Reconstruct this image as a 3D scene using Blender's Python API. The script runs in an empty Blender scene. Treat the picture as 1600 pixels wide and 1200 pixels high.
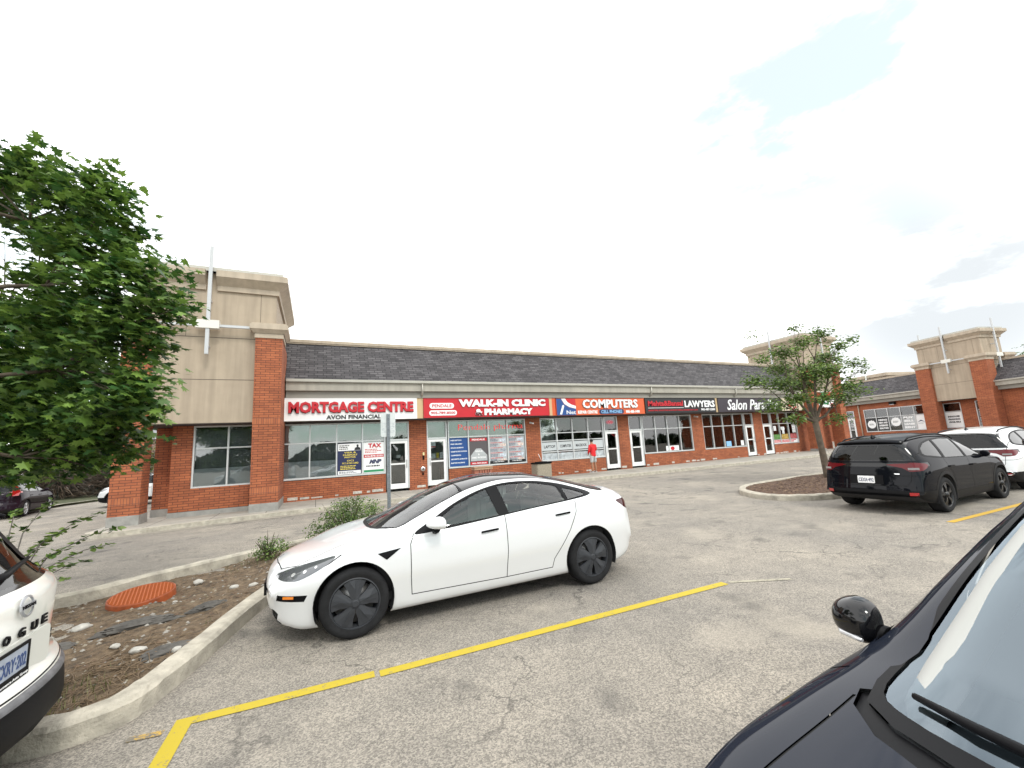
import bpy, bmesh, math, random
import numpy as np
from mathutils import Vector, Matrix
from mathutils.bvhtree import BVHTree
S = bpy.context.scene
R = math.radians
# ------------------------------------------------------------------ camera
cd = bpy.data.cameras.new('camera'); cam = bpy.data.objects.new('camera', cd); S.collection.objects.link(cam); S.camera = cam
YAW, PITCH, ROLL, HC = 1.12775909, 0.14950366, -0.0553575, 1.79418
fw = Vector((math.cos(YAW)*math.cos(PITCH), math.sin(YAW)*math.cos(PITCH), math.sin(PITCH)))
rt = Vector((math.sin(YAW), -math.cos(YAW), 0)); up = rt.cross(fw)
r2 = rt*math.cos(ROLL)+up*math.sin(ROLL); u2 = -rt*math.sin(ROLL)+up*math.cos(ROLL)
cam.matrix_world = Matrix(((r2.x, u2.x, -fw.x, 0), (r2.y, u2.y, -fw.y, 0), (r2.z, u2.z, -fw.z, HC), (0, 0, 0, 1)))
cd.sensor_width = 36; cd.lens = 36*649.63/1600; cd.clip_end = 3000; cd.clip_start = 0.05
S.view_settings.view_transform = 'Standard'; S.view_settings.look = 'None'; S.view_settings.gamma = 1
S.view_settings.exposure = 0.2
# ------------------------------------------------------------------ sky: bright thin overcast with a few pale blue holes
SUN_EL, SUN_AZ = 50, 278      # azimuth of the sun measured from +X, counter-clockwise
w = bpy.data.worlds.new("World"); S.world = w; w.use_nodes = True
nt = w.node_tree; N = nt.nodes; L = nt.links; N.clear()
out = N.new('ShaderNodeOutputWorld'); bg = N.new('ShaderNodeBackground'); sky = N.new('ShaderNodeTexSky')
sky.sky_type = 'NISHITA'; sky.sun_disc = False; sky.sun_elevation = R(SUN_EL); sky.sun_rotation = R(90-SUN_AZ)
tc = N.new('ShaderNodeTexCoord'); mp = N.new('ShaderNodeMapping'); mp.inputs['Scale'].default_value = (1.0, 1.0, 2.4)
nz = N.new('ShaderNodeTexNoise'); nz.inputs['Scale'].default_value = 2.6; nz.inputs['Detail'].default_value = 9; nz.inputs['Roughness'].default_value = .6
L.new(tc.outputs['Generated'], mp.inputs['Vector']); L.new(mp.outputs[0], nz.inputs['Vector'])
def lobe(d, c0, c1, amp, n0=.42, n1=.60):
    """thinner cloud around one compass direction of the sky"""
    dt = N.new('ShaderNodeVectorMath'); dt.operation = 'DOT_PRODUCT'; nn = N.new('ShaderNodeVectorMath'); nn.operation = 'NORMALIZE'
    L.new(tc.outputs['Generated'], nn.inputs[0]); L.new(nn.outputs[0], dt.inputs[0]); dt.inputs[1].default_value = Vector(d).normalized()
    mr = N.new('ShaderNodeMapRange'); mr.interpolation_type = 'SMOOTHSTEP'; mr.inputs['From Min'].default_value = c0; mr.inputs['From Max'].default_value = c1
    L.new(dt.outputs['Value'], mr.inputs['Value'])
    m2 = N.new('ShaderNodeMapRange'); m2.interpolation_type = 'SMOOTHSTEP'; m2.inputs['From Min'].default_value = n0; m2.inputs['From Max'].default_value = n1; m2.inputs['To Max'].default_value = amp
    L.new(nz.outputs['Fac'], m2.inputs['Value']); mu = N.new('ShaderNodeMath'); mu.operation = 'MULTIPLY'; L.new(mr.outputs[0], mu.inputs[0]); L.new(m2.outputs[0], mu.inputs[1])
    return mu.outputs[0]
white_ = (15.5, 15.5, 15.4, 1)
mxa = N.new('ShaderNodeMix'); mxa.data_type = 'RGBA'; mxa.inputs[6].default_value = white_; mxa.inputs[7].default_value = (5.3, 5.65, 5.9, 1)
L.new(lobe((.94, .29, .21), .965, .998, .95, .33, .50), mxa.inputs['Factor'])
mx = N.new('ShaderNodeMix'); mx.data_type = 'RGBA'; L.new(mxa.outputs[2], mx.inputs[6]); tnt = N.new('ShaderNodeMix'); tnt.data_type = 'RGBA'; tnt.blend_type = 'MULTIPLY'; tnt.inputs['Factor'].default_value = 1; tnt.inputs[7].default_value = (.6, 1.15, 1.0, 1); L.new(sky.outputs[0], tnt.inputs[6]); L.new(tnt.outputs[2], mx.inputs[7])
ad = N.new('ShaderNodeMath'); ad.operation = 'MAXIMUM'
l1 = lobe((0.731, 0.341, 0.591), .935, .992, .655, .38, .56); l2 = lobe((-.3, .85, .42), .90, .99, .45); L.new(l1, ad.inputs[0]); L.new(l2, ad.inputs[1])
a3 = N.new('ShaderNodeMath'); a3.operation = 'MAXIMUM'; L.new(ad.outputs[0], a3.inputs[0]); L.new(lobe((-.2, -.8, .5), .3, .9, .6), a3.inputs[1])
L.new(a3.outputs[0], mx.inputs['Factor'])
L.new(mx.outputs[2], bg.inputs['Color']); bg.inputs['Strength'].default_value = 0.13; L.new(bg.outputs[0], out.inputs['Surface'])
# ------------------------------------------------------------------ sun behind thin cloud
sl = bpy.data.lights.new('sun', 'SUN'); sl.energy = 1.5; sl.angle = R(14); sl.color = (1, .96, .9)
so = bpy.data.objects.new('sun', sl); S.collection.objects.link(so)
sd = Vector((math.cos(R(SUN_AZ))*math.cos(R(SUN_EL)), math.sin(R(SUN_AZ))*math.cos(R(SUN_EL)), math.sin(R(SUN_EL))))
so.rotation_euler = sd.to_track_quat('Z', 'Y').to_euler()
# ------------------------------------------------------------------ materials
MC = {}
def nodes_of(name):
    m = bpy.data.materials.new(name); m.use_nodes = True; MC[name] = m
    return m, m.node_tree.nodes, m.node_tree.links, m.node_tree.nodes['Principled BSDF']
def mat(name, col, rough=.6, metal=0, var=.0, vs=3., bump=0., bs=60., coat=0, spec=None, detail=4, emit=None):
    if name in MC: return MC[name]
    m, n, l, b = nodes_of(name)
    b.inputs['Roughness'].default_value = rough; b.inputs['Metallic'].default_value = metal
    b.inputs['Base Color'].default_value = (*col, 1)
    if coat: b.inputs['Coat Weight'].default_value = coat; b.inputs['Coat Roughness'].default_value = .03
    if spec is not None: b.inputs['Specular IOR Level'].default_value = spec
    if emit: b.inputs['Emission Color'].default_value = (*col, 1); b.inputs['Emission Strength'].default_value = emit
    if var or bump: t = n.new('ShaderNodeTexCoord')
    if var:
        q = n.new('ShaderNodeTexNoise'); q.inputs['Scale'].default_value = vs; q.inputs['Detail'].default_value = detail; q.inputs['Roughness'].default_value = .6
        l.new(t.outputs['Object'], q.inputs['Vector'])
        r = n.new('ShaderNodeValToRGB'); e = r.color_ramp.elements; e[0].position = .3; e[1].position = .7
        e[0].color = tuple(c*(1-var) for c in col)+(1,); e[1].color = tuple(min(1, c*(1+var)) for c in col)+(1,)
        l.new(q.outputs['Fac'], r.inputs['Fac']); l.new(r.outputs['Color'], b.inputs['Base Color'])
    if bump:
        q = n.new('ShaderNodeTexNoise'); q.inputs['Scale'].default_value = bs; q.inputs['Detail'].default_value = 3
        l.new(t.outputs['Object'], q.inputs['Vector'])
        bp = n.new('ShaderNodeBump'); bp.inputs['Strength'].default_value = bump; bp.inputs['Distance'].default_value = .01
        l.new(q.outputs['Fac'], bp.inputs['Height']); l.new(bp.outputs[0], b.inputs['Normal'])
    return m
def brickmat(name, c1, c2, mortar, bw, rh, ms=.008, rough=.85, bump=.4, off=.5, stain=.2, smooth=.1):
    m, n, l, b = nodes_of(name); b.inputs['Roughness'].default_value = rough
    uv = n.new('ShaderNodeUVMap'); br = n.new('ShaderNodeTexBrick')
    br.inputs['Color1'].default_value = (*c1, 1); br.inputs['Color2'].default_value = (*c2, 1); br.inputs['Mortar'].default_value = (*mortar, 1)
    br.inputs['Scale'].default_value = 1; br.inputs['Mortar Size'].default_value = ms; br.inputs['Brick Width'].default_value = bw
    br.inputs['Row Height'].default_value = rh; br.offset = off; br.inputs['Mortar Smooth'].default_value = smooth
    q = n.new('ShaderNodeTexNoise'); q.inputs['Scale'].default_value = 1.3; q.inputs['Detail'].default_value = 6; q.inputs['Roughness'].default_value = .7
    l.new(uv.outputs[0], br.inputs['Vector']); l.new(uv.outputs[0], q.inputs['Vector'])
    mr = n.new('ShaderNodeMapRange'); mr.inputs['From Min'].default_value = .25; mr.inputs['From Max'].default_value = .75
    mr.inputs['To Min'].default_value = 1-stain; mr.inputs['To Max'].default_value = 1+stain
    l.new(q.outputs['Fac'], mr.inputs['Value'])
    x = n.new('ShaderNodeMix'); x.data_type = 'RGBA'; x.blend_type = 'MULTIPLY'; x.inputs['Factor'].default_value = 1
    l.new(br.outputs['Color'], x.inputs[6]); l.new(mr.outputs[0], x.inputs[7]); l.new(x.outputs[2], b.inputs['Base Color'])
    bp = n.new('ShaderNodeBump'); bp.inputs['Strength'].default_value = bump; bp.inputs['Distance'].default_value = .01; bp.invert = True
    l.new(br.outputs['Fac'], bp.inputs['Height']); l.new(bp.outputs[0], b.inputs['Normal'])
    return m
def streak(m, amt):
    """rain streaks: noise drawn out vertically, multiplied over the base colour"""
    n, l = m.node_tree.nodes, m.node_tree.links; b = n['Principled BSDF']; src = b.inputs['Base Color'].links[0].from_socket
    t = n.new('ShaderNodeTexCoord'); mp_ = n.new('ShaderNodeMapping'); mp_.inputs['Scale'].default_value = (3.2, 3.2, .22); q = n.new('ShaderNodeTexNoise'); q.inputs['Scale'].default_value = 1.6; q.inputs['Detail'].default_value = 6
    l.new(t.outputs['Object'], mp_.inputs['Vector']); l.new(mp_.outputs[0], q.inputs['Vector']); mr = n.new('ShaderNodeMapRange'); mr.inputs['From Min'].default_value = .35; mr.inputs['From Max'].default_value = .7; mr.inputs['To Min'].default_value = 1+amt*.4; mr.inputs['To Max'].default_value = 1-amt
    l.new(q.outputs['Fac'], mr.inputs['Value']); x = n.new('ShaderNodeMix'); x.data_type = 'RGBA'; x.blend_type = 'MULTIPLY'; x.inputs['Factor'].default_value = 1
    l.new(src, x.inputs[6]); l.new(mr.outputs[0], x.inputs[7]); l.new(x.outputs[2], b.inputs['Base Color'])
BRICK = brickmat('brick', (.40, .122, .05), (.29, .084, .037), (.085, .036, .024), .30, .088, .008, stain=.26)
SOLDIER = brickmat('brick_soldier', (.42, .135, .055), (.32, .095, .042), (.13, .06, .045), .075, .22, .006, off=0)
SHING = brickmat('shingle', (.040, .036, .039), (.100, .092, .096), (.018, .017, .018), .36, .155, .016, bump=.8, stain=.28, off=.37)
TAN = mat('stucco_tan', (.40, .325, .245), .9, var=.09, vs=.9, bump=.25, bs=150, detail=8); streak(TAN, .16)
TANL = mat('stucco_trim', (.45, .375, .29), .85, var=.07, vs=1.5, bump=.15, bs=150)
FASC = mat('fascia_taupe', (.36, .335, .285), .6, var=.08, vs=.7); streak(FASC, .14); streak(TANL, .14)
FASD = mat('fascia_grey', (.25, .235, .205), .6, var=.08, vs=.7)
METW = mat('metal_flashing', (.42, .40, .35), .45, .3, var=.06)
CROSSM = mat('steel_white', (.50, .51, .52), .4, var=.06); ALU = mat('aluminium', (.62, .63, .63), .4, .35, var=.05, vs=5)
ALUD = mat('aluminium_grey', (.30, .31, .32), .4, .5)
WPAINT = mat('white_paint', (.80, .80, .79), .4, var=.03)
DARK = mat('dark_void', (.02, .02, .022), .8)
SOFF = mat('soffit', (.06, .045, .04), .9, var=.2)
CONC = mat('concrete', (.36, .33, .285), .9, var=.22, vs=2.2, bump=.5, bs=90, detail=9)
CONC2 = mat('concrete_base', (.30, .29, .27), .9, var=.22, vs=3, bump=.5, bs=60, detail=9)
PAINT_Y = None
BLK = mat('black_plastic', (.006, .006, .007), .5, spec=.12)
RUB = mat('tyre_rubber', (.014, .014, .015), .85, var=.3, vs=9, spec=.25)
CHR = mat('chrome', (.75, .75, .76), .12, 1)
REDL = mat('red_lens', (.35, .006, .008), .12, coat=1)
ORL = mat('amber_lens', (.75, .20, .01), .15, coat=1)
WHL = mat('clear_lens', (.62, .62, .63), .1, .3, coat=1)
BARK = mat('bark', (.11, .085, .062), .95, var=.35, vs=7, bump=1, bs=40)
BARKG = mat('bark_grey', (.14, .125, .11), .95, var=.35, vs=7, bump=1, bs=40)
def glassmat(name, tint, refl=1.0, ior=1.5):
    m = bpy.data.materials.new(name); m.use_nodes = True; MC[name] = m; n = m.node_tree.nodes; l = m.node_tree.links; n.clear()
    o = n.new('ShaderNodeOutputMaterial'); mi = n.new('ShaderNodeMixShader'); t = n.new('ShaderNodeBsdfTransparent'); g = n.new('ShaderNodeBsdfGlossy')
    t.inputs['Color'].default_value = (*tint, 1); g.inputs['Roughness'].default_value = .015
    g.inputs['Color'].default_value = (.76, .89, 1, 1) if 'windshield' in name else (refl, refl, refl, 1)
    f = n.new('ShaderNodeFresnel'); f.inputs['IOR'].default_value = ior
    tcx = n.new('ShaderNodeTexCoord'); q = n.new('ShaderNodeTexNoise'); q.inputs['Scale'].default_value = 1.2
    bp = n.new('ShaderNodeBump'); bp.inputs['Strength'].default_value = .06; bp.inputs['Distance'].default_value = .05
    l.new(tcx.outputs['Object'], q.inputs['Vector']); l.new(q.outputs['Fac'], bp.inputs['Height']); l.new(bp.outputs[0], g.inputs['Normal'])
    l.new(f.outputs[0], mi.inputs[0]); l.new(t.outputs[0], mi.inputs[1]); l.new(g.outputs[0], mi.inputs[2]); l.new(mi.outputs[0], o.inputs[0])
    return m
GLASS = glassmat('shop_glass', (.88, .91, .91), 1, 1.95)
CGLASS = glassmat('car_glass', (.84, .92, .89), 1, 1.8)
CGLASSD = glassmat('car_glass_dark', (.10, .11, .12), 1, 1.45)
WSGLASS = glassmat('windshield_glass', (.72, .80, .84), 1, 2.35)
# asphalt
def asphalt():
    m, n, l, b = nodes_of('asphalt'); b.inputs['Roughness'].default_value = .9
    tcx = n.new('ShaderNodeTexCoord'); P = tcx.outputs['Object']
    def noise(s, d=4, r=.6, vec=P):
        q = n.new('ShaderNodeTexNoise'); q.inputs['Scale'].default_value = s; q.inputs['Detail'].default_value = d; q.inputs['Roughness'].default_value = r
        l.new(vec, q.inputs['Vector']); return q
    def ramp(src, a, c, p0, p1):
        r = n.new('ShaderNodeValToRGB'); e = r.color_ramp.elements; e[0].position = p0; e[1].position = p1; e[0].color = (*a, 1); e[1].color = (*c, 1)
        l.new(src, r.inputs['Fac']); return r.outputs['Color']
    def mixc(f, a, c, mode='MIX'):
        x = n.new('ShaderNodeMix'); x.data_type = 'RGBA'; x.blend_type = mode
        if isinstance(f, float): x.inputs['Factor'].default_value = f
        else: l.new(f, x.inputs['Factor'])
        for s, v in ((6, a), (7, c)):
            if isinstance(v, tuple): x.inputs[s].default_value = (*v, 1)
            else: l.new(v, x.inputs[s])
        return x.outputs[2]
    vo = n.new('ShaderNodeTexVoronoi'); vo.inputs['Scale'].default_value = 105; l.new(P, vo.inputs['Vector'])
    sp = n.new('ShaderNodeSeparateColor'); l.new(vo.outputs['Color'], sp.inputs[0])
    agg = ramp(sp.outputs[0], (.045, .042, .038), (.46, .42, .36), .12, .95)
    fine = noise(420, 2, .7)
    agg = mixc(.55, agg, ramp(fine.outputs['Fac'], (.085, .08, .073), (.40, .365, .32), .36, .64))
    big = noise(.35, 6, .65)
    base = mixc(1.0, agg, ramp(big.outputs['Fac'], (.80, .80, .81), (1.22, 1.19, 1.14), .3, .7), 'MULTIPLY')
    mid = noise(2.2, 7, .75)
    base = mixc(1.0, base, ramp(mid.outputs['Fac'], (.82, .82, .82), (1.15, 1.14, 1.12), .3, .7), 'MULTIPLY')
    # pale dusty patches
    dust = noise(.55, 5, .55)
    df = ramp(dust.outputs['Fac'], (0, 0, 0), (.6, .6, .6), .55, .72)
    base = mixc(df, base, (.36, .32, .26))
    # dark oil spots
    oil = noise(1.3, 3, .5)
    mpo = n.new('ShaderNodeMapping'); mpo.inputs['Location'].default_value = (31, 7, 0); l.new(P, mpo.inputs['Vector']); l.new(mpo.outputs[0], oil.inputs['Vector'])
    base = mixc(ramp(oil.outputs['Fac'], (0, 0, 0), (.6, .6, .6), .60, .74), base, (.055, .053, .05))
    # cracks: warped cell borders, broken up
    wz = noise(1.7, 5, .6); vm = n.new('ShaderNodeVectorMath'); vm.operation = 'MULTIPLY_ADD'
    l.new(wz.outputs['Color'], vm.inputs[0]); vm.inputs[1].default_value = (1.1, 1.1, 0); l.new(P, vm.inputs[2])
    for sc, wd, loc in ((.42, .008, 0), (1.15, .010, 9)):
        mp_ = n.new('ShaderNodeMapping'); mp_.inputs['Location'].default_value = (loc, loc*.7, 0); mp_.inputs['Scale'].default_value = (.55, 1.3, 1); mp_.inputs['Rotation'].default_value = (0, 0, .3)
        l.new(vm.outputs[0], mp_.inputs['Vector'])
        v = n.new('ShaderNodeTexVoronoi'); v.feature = 'DISTANCE_TO_EDGE'; v.inputs['Scale'].default_value = sc; l.new(mp_.outputs[0], v.inputs['Vector'])
        f = ramp(v.outputs['Distance'], (1, 1, 1), (0, 0, 0), wd*.3, wd*.9)
        g = ramp(noise(.5 if sc < 1 else .33, 3).outputs['Fac'], (0, 0, 0), (.66, .66, .66), .45, .58)
        base = mixc(mixc(1.0, f, g, 'MULTIPLY'), base, (.045, .042, .038))
    l.new(base, b.inputs['Base Color'])
    bp = n.new('ShaderNodeBump'); bp.inputs['Strength'].default_value = .55; bp.inputs['Distance'].default_value = .006
    l.new(sp.outputs[0], bp.inputs['Height']); l.new(bp.outputs[0], b.inputs['Normal'])
    return m
ASPH = asphalt()
def worn_yellow(name, col, thr):
    m, n, l, b = nodes_of(name); b.inputs['Roughness'].default_value = .8
    tcx = n.new('ShaderNodeTexCoord')
    q = n.new('ShaderNodeTexNoise'); q.inputs['Scale'].default_value = 9; q.inputs['Detail'].default_value = 9; q.inputs['Roughness'].default_value = .8
    v = n.new('ShaderNodeTexVoronoi'); v.inputs['Scale'].default_value = 85
    for k in (q, v): l.new(tcx.outputs['Object'], k.inputs['Vector'])
    r = n.new('ShaderNodeValToRGB'); e = r.color_ramp.elements; e[0].position = thr; e[1].position = thr+.08
    e[0].color = (.16, .145, .12, 1); e[1].color = (*col, 1)
    a = n.new('ShaderNodeMath'); a.operation = 'MULTIPLY_ADD'; a.inputs[1].default_value = .22; l.new(v.outputs['Distance'], a.inputs[0]); l.new(q.outputs['Fac'], a.inputs[2])
    l.new(a.outputs[0], r.inputs['Fac']); l.new(r.outputs['Color'], b.inputs['Base Color'])
    return m
PAINT_Y = worn_yellow('yellow_line_paint', (.45, .34, .022), .45)
PAINT_Y2 = worn_yellow('yellow_line_paint_faded', (.48, .30, .06), .60)
PAINT_Y3 = worn_yellow('yellow_line_paint_far', (.50, .31, .035), .40)
def soil(name, c0, c1, c2, sc=6):
    m, n, l, b = nodes_of(name); b.inputs['Roughness'].default_value = .95
    tcx = n.new('ShaderNodeTexCoord')
    q = n.new('ShaderNodeTexNoise'); q.inputs['Scale'].default_value = sc; q.inputs['Detail'].default_value = 10; q.inputs['Roughness'].default_value = .75
    l.new(tcx.outputs['Object'], q.inputs['Vector'])
    r = n.new('ShaderNodeValToRGB'); e = r.color_ramp.elements; e[0].position = .34; e[0].color = (*c0, 1); e[1].position = .68; e[1].color = (*c2, 1)
    k = r.color_ramp.elements.new(.5); k.color = (*c1, 1)
    l.new(q.outputs['Fac'], r.inputs['Fac']); l.new(r.outputs['Color'], b.inputs['Base Color'])
    q2 = n.new('ShaderNodeTexNoise'); q2.inputs['Scale'].default_value = 45; q2.inputs['Detail'].default_value = 6; l.new(tcx.outputs['Object'], q2.inputs['Vector'])
    bp = n.new('ShaderNodeBump'); bp.inputs['Strength'].default_value = 1; bp.inputs['Distance'].default_value = .03
    l.new(q2.outputs['Fac'], bp.inputs['Height']); l.new(bp.outputs[0], b.inputs['Normal'])
    return m
SOIL = soil('dry_soil', (.036, .025, .015), (.125, .085, .05), (.25, .18, .11), 9)
MULCH = soil('bark_mulch', (.03, .017, .012), (.10, .055, .035), (.20, .13, .08), 14)
def leafmat(name, a, c, trans=.25):
    m, n, l, b = nodes_of(name); b.inputs['Roughness'].default_value = .5
    g = n.new('ShaderNodeNewGeometry'); r = n.new('ShaderNodeValToRGB'); e = r.color_ramp.elements
    e[0].color = (*a, 1); e[1].color = (*c, 1); e[0].position = .15; e[1].position = 1
    l.new(g.outputs['Random Per Island'], r.inputs['Fac'])
    tq = n.new('ShaderNodeTexCoord'); qn = n.new('ShaderNodeTexNoise'); qn.inputs['Scale'].default_value = 1.7; qn.inputs['Detail'].default_value = 3; l.new(tq.outputs['Object'], qn.inputs['Vector'])
    mr = n.new('ShaderNodeMapRange'); mr.inputs['From Min'].default_value = .35; mr.inputs['From Max'].default_value = .65; mr.inputs['To Min'].default_value = .62; mr.inputs['To Max'].default_value = 1.35; l.new(qn.outputs['Fac'], mr.inputs['Value'])
    xm = n.new('ShaderNodeMix'); xm.data_type = 'RGBA'; xm.blend_type = 'MULTIPLY'; xm.inputs['Factor'].default_value = 1; l.new(r.outputs['Color'], xm.inputs[6]); l.new(mr.outputs[0], xm.inputs[7]); l.new(xm.outputs[2], b.inputs['Base Color'])
    t = n.new('ShaderNodeBsdfTranslucent'); l.new(r.outputs['Color'], t.inputs['Color']); mi = n.new('ShaderNodeMixShader'); mi.inputs[0].default_value = trans
    o = n['Material Output']; l.new(b.outputs[0], mi.inputs[1]); l.new(t.outputs[0], mi.inputs[2]); l.new(mi.outputs[0], o.inputs['Surface'])
    return m
LEAF = leafmat('maple_leaf', (.030, .085, .018), (.18, .29, .05), .34)
LEAF2 = leafmat('linden_leaf', (.06, .12, .025), (.22, .31, .07), .32)
LEAF3 = leafmat('shrub_leaf', (.045, .10, .018), (.20, .29, .06), .3)
NEEDLE = leafmat('spruce_needle', (.008, .017, .011), (.03, .05, .025), .08)
BROWNTWIG = leafmat('dry_twig', (.05, .035, .022), (.15, .11, .075), .05)

# ------------------------------------------------------------------ mesh helpers
def box_uv(bm):
    uv = bm.loops.layers.uv.verify()
    for f in bm.faces:
        nn = f.normal; ax = max(range(3), key=lambda i: abs(nn[i]))
        for lp in f.loops:
            c = lp.vert.co
            lp[uv].uv = (c.y, c.z) if ax == 0 else ((c.x, c.z) if ax == 1 else (c.x, c.y))
def fin(name, bm, mats, parent=None, smooth=False, uv=True):
    if not isinstance(mats, (list, tuple)): mats = [mats]
    bm.normal_update()
    if uv: box_uv(bm)
    me = bpy.data.meshes.new(name); bm.to_mesh(me); bm.free()
    for m in mats: me.materials.append(m)
    o = bpy.data.objects.new(name, me); S.collection.objects.link(o)
    if smooth:
        for p in me.polygons: p.use_smooth = True
    if parent: o.parent = parent
    return o
def tag(o, label=None, cat=None, group=None, kind=None):
    if label: o['label'] = label
    if cat: o['category'] = cat
    if group: o['group'] = group
    if kind: o['kind'] = kind
    return o
def empty(name, loc=(0, 0, 0), rz=0, label=None, cat=None, group=None):
    o = bpy.data.objects.new(name, None); S.collection.objects.link(o); o.location = loc; o.rotation_euler = (0, 0, rz)
    o.empty_display_size = .1
    return tag(o, label, cat, group)
def bx(bm, x0, x1, y0, y1, z0, z1, mi=0, z0b=None, bev=0):
    """box; z0b: bottom z at the x1 end"""
    if z0b is None: z0b = z0
    v = [bm.verts.new(c) for c in ((x0, y0, z0), (x1, y0, z0b), (x1, y1, z0b), (x0, y1, z0), (x0, y0, z1), (x1, y0, z1), (x1, y1, z1), (x0, y1, z1))]
    fs = []
    for q in ((3, 2, 1, 0), (4, 5, 6, 7), (0, 1, 5, 4), (1, 2, 6, 5), (2, 3, 7, 6), (3, 0, 4, 7)):
        f = bm.faces.new([v[i] for i in q]); f.material_index = mi; fs.append(f)
    if bev:
        es = list({e for f in fs for e in f.edges}); bmesh.ops.bevel(bm, geom=es, offset=bev, segments=2, affect='EDGES', material=-1)
    return fs
def tube(bm, pts, rads, seg=8, mi=0, cap=True):
    rings = []; pts = [Vector(p) for p in pts]
    if not isinstance(rads, (list, tuple)): rads = [rads]*len(pts)
    pa = None
    for i, p in enumerate(pts):
        d = (pts[min(i+1, len(pts)-1)]-pts[max(i-1, 0)]).normalized()
        a = pa if pa is not None else (Vector((0, 0, 1)) if abs(d.z) < .9 else Vector((1, 0, 0)))
        s = d.cross(a)
        if s.length < 1e-4: s = d.cross(Vector((0, 1, 0)))
        s.normalize(); t = s.cross(d).normalized(); pa = t
        rings.append([bm.verts.new(p+(s*math.cos(2*math.pi*k/seg)+t*math.sin(2*math.pi*k/seg))*rads[i]) for k in range(seg)])
    for a, b in zip(rings, rings[1:]):
        for k in range(seg):
            f = bm.faces.new((a[k], a[(k+1) % seg], b[(k+1) % seg], b[k])); f.material_index = mi; f.smooth = True
    if cap:
        for r in (list(reversed(rings[0])), rings[-1]):
            f = bm.faces.new(r); f.material_index = mi
def prism(bm, poly, z0, z1, mi=0, plane='xy'):
    """extrude polygon (list of 2d) between z0 and z1; z0/z1 may be functions of (x,y)"""
    fz0 = z0 if callable(z0) else (lambda a, b: z0); fz1 = z1 if callable(z1) else (lambda a, b: z1)
    def P(a, b, c): return (a, b, c) if plane == 'xy' else ((a, c, b) if plane == 'xz' else (c, a, b))
    lo = [bm.verts.new(P(a, b, fz0(a, b))) for a, b in poly]; hi = [bm.verts.new(P(a, b, fz1(a, b))) for a, b in poly]
    n = len(poly)
    for i in range(n):
        f = bm.faces.new((lo[i], lo[(i+1) % n], hi[(i+1) % n], hi[i])); f.material_index = mi
    f = bm.faces.new(hi); f.material_index = mi; f2 = bm.faces.new(list(reversed(lo))); f2.material_index = mi
    bmesh.ops.recalc_face_normals(bm, faces=bm.faces[:])
def lathe(bm, prof, seg=32, axis='y', mi=0, mats=None):
    """prof: (radius, axial) list"""
    rings = []
    for r, a in prof:
        ring = []
        for k in range(seg):
            t = 2*math.pi*k/seg; c, s = r*math.cos(t), r*math.sin(t)
            ring.append(bm.verts.new((c, a, s) if axis == 'y' else ((c, s, a) if axis == 'z' else (a, c, s))))
        rings.append(ring)
    for i, (a, b) in enumerate(zip(rings, rings[1:])):
        for k in range(seg):
            f = bm.faces.new((a[k], a[(k+1) % seg], b[(k+1) % seg], b[k])); f.smooth = True; f.material_index = mats[i] if mats else mi
def rounded(x0, x1, z0, z1, r, n=5):
    P = []
    for cx, cz, a0 in ((x1-r, z1-r, 0), (x0+r, z1-r, 90), (x0+r, z0+r, 180), (x1-r, z0+r, 270)):
        for k in range(n+1):
            a = R(a0+90*k/n); P.append((cx+r*math.cos(a), cz+r*math.sin(a)))
    return P
TXT = {}
def text_mesh(s, bold=0., ext=.02, shear=0., res=2):
    key = (s, bold, ext, shear)
    if key in TXT: return TXT[key]
    c = bpy.data.curves.new('lettering', 'FONT'); c.body = s; c.extrude = ext; c.offset = bold; c.shear = shear; c.resolution_u = res; c.size = 1
    c.space_line = .95; c.align_x = 'CENTER'
    o = bpy.data.objects.new('lettering', c); S.collection.objects.link(o)
    bpy.context.view_layer.update()
    me = bpy.data.meshes.new_from_object(o.evaluated_get(bpy.context.evaluated_depsgraph_get()))
    bpy.data.objects.remove(o); me.name = 'lettering'
    co = np.zeros(len(me.vertices)*3); me.vertices.foreach_get('co', co); co = co.reshape(-1, 3)
    TXT[key] = (co, [tuple(p.vertices) for p in me.polygons]); bpy.data.meshes.remove(me)
    return TXT[key]
def put_text(bm, s, M, x0, x1, z0, z1, bold=0., ext=.02, shear=0., mi=0, depth=None):
    """text fitted to the rectangle x0..x1, z0..z1 in the local frame M (x right, y up, z out)"""
    co, fs = text_mesh(s, bold, ext, shear)
    if len(co) == 0: return
    a, b = co.min(0), co.max(0); k = np.array([(x1-x0)/(b[0]-a[0]), (z1-z0)/(b[1]-a[1]), 1.])
    if depth is not None: k[2] = depth/max(1e-6, b[2]-a[2])
    q = (co-np.array([a[0], a[1], a[2]]))*k+np.array([x0, z0, 0])
    vs = [bm.verts.new(M @ Vector(p)) for p in q]
    for f in fs:
        try: g = bm.faces.new([vs[i] for i in f]); g.material_index = mi
        except ValueError: pass
def rect(bm, M, x0, x1, z0, z1, d0=0, d1=.004, mi=0):
    v = [bm.verts.new(M @ Vector(c)) for c in ((x0, z0, d0), (x1, z0, d0), (x1, z1, d0), (x0, z1, d0), (x0, z0, d1), (x1, z0, d1), (x1, z1, d1), (x0, z1, d1))]
    for q in ((3, 2, 1, 0), (4, 5, 6, 7), (0, 1, 5, 4), (1, 2, 6, 5), (2, 3, 7, 6), (3, 0, 4, 7)):
        bm.faces.new([v[i] for i in q]).material_index = mi
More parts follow.
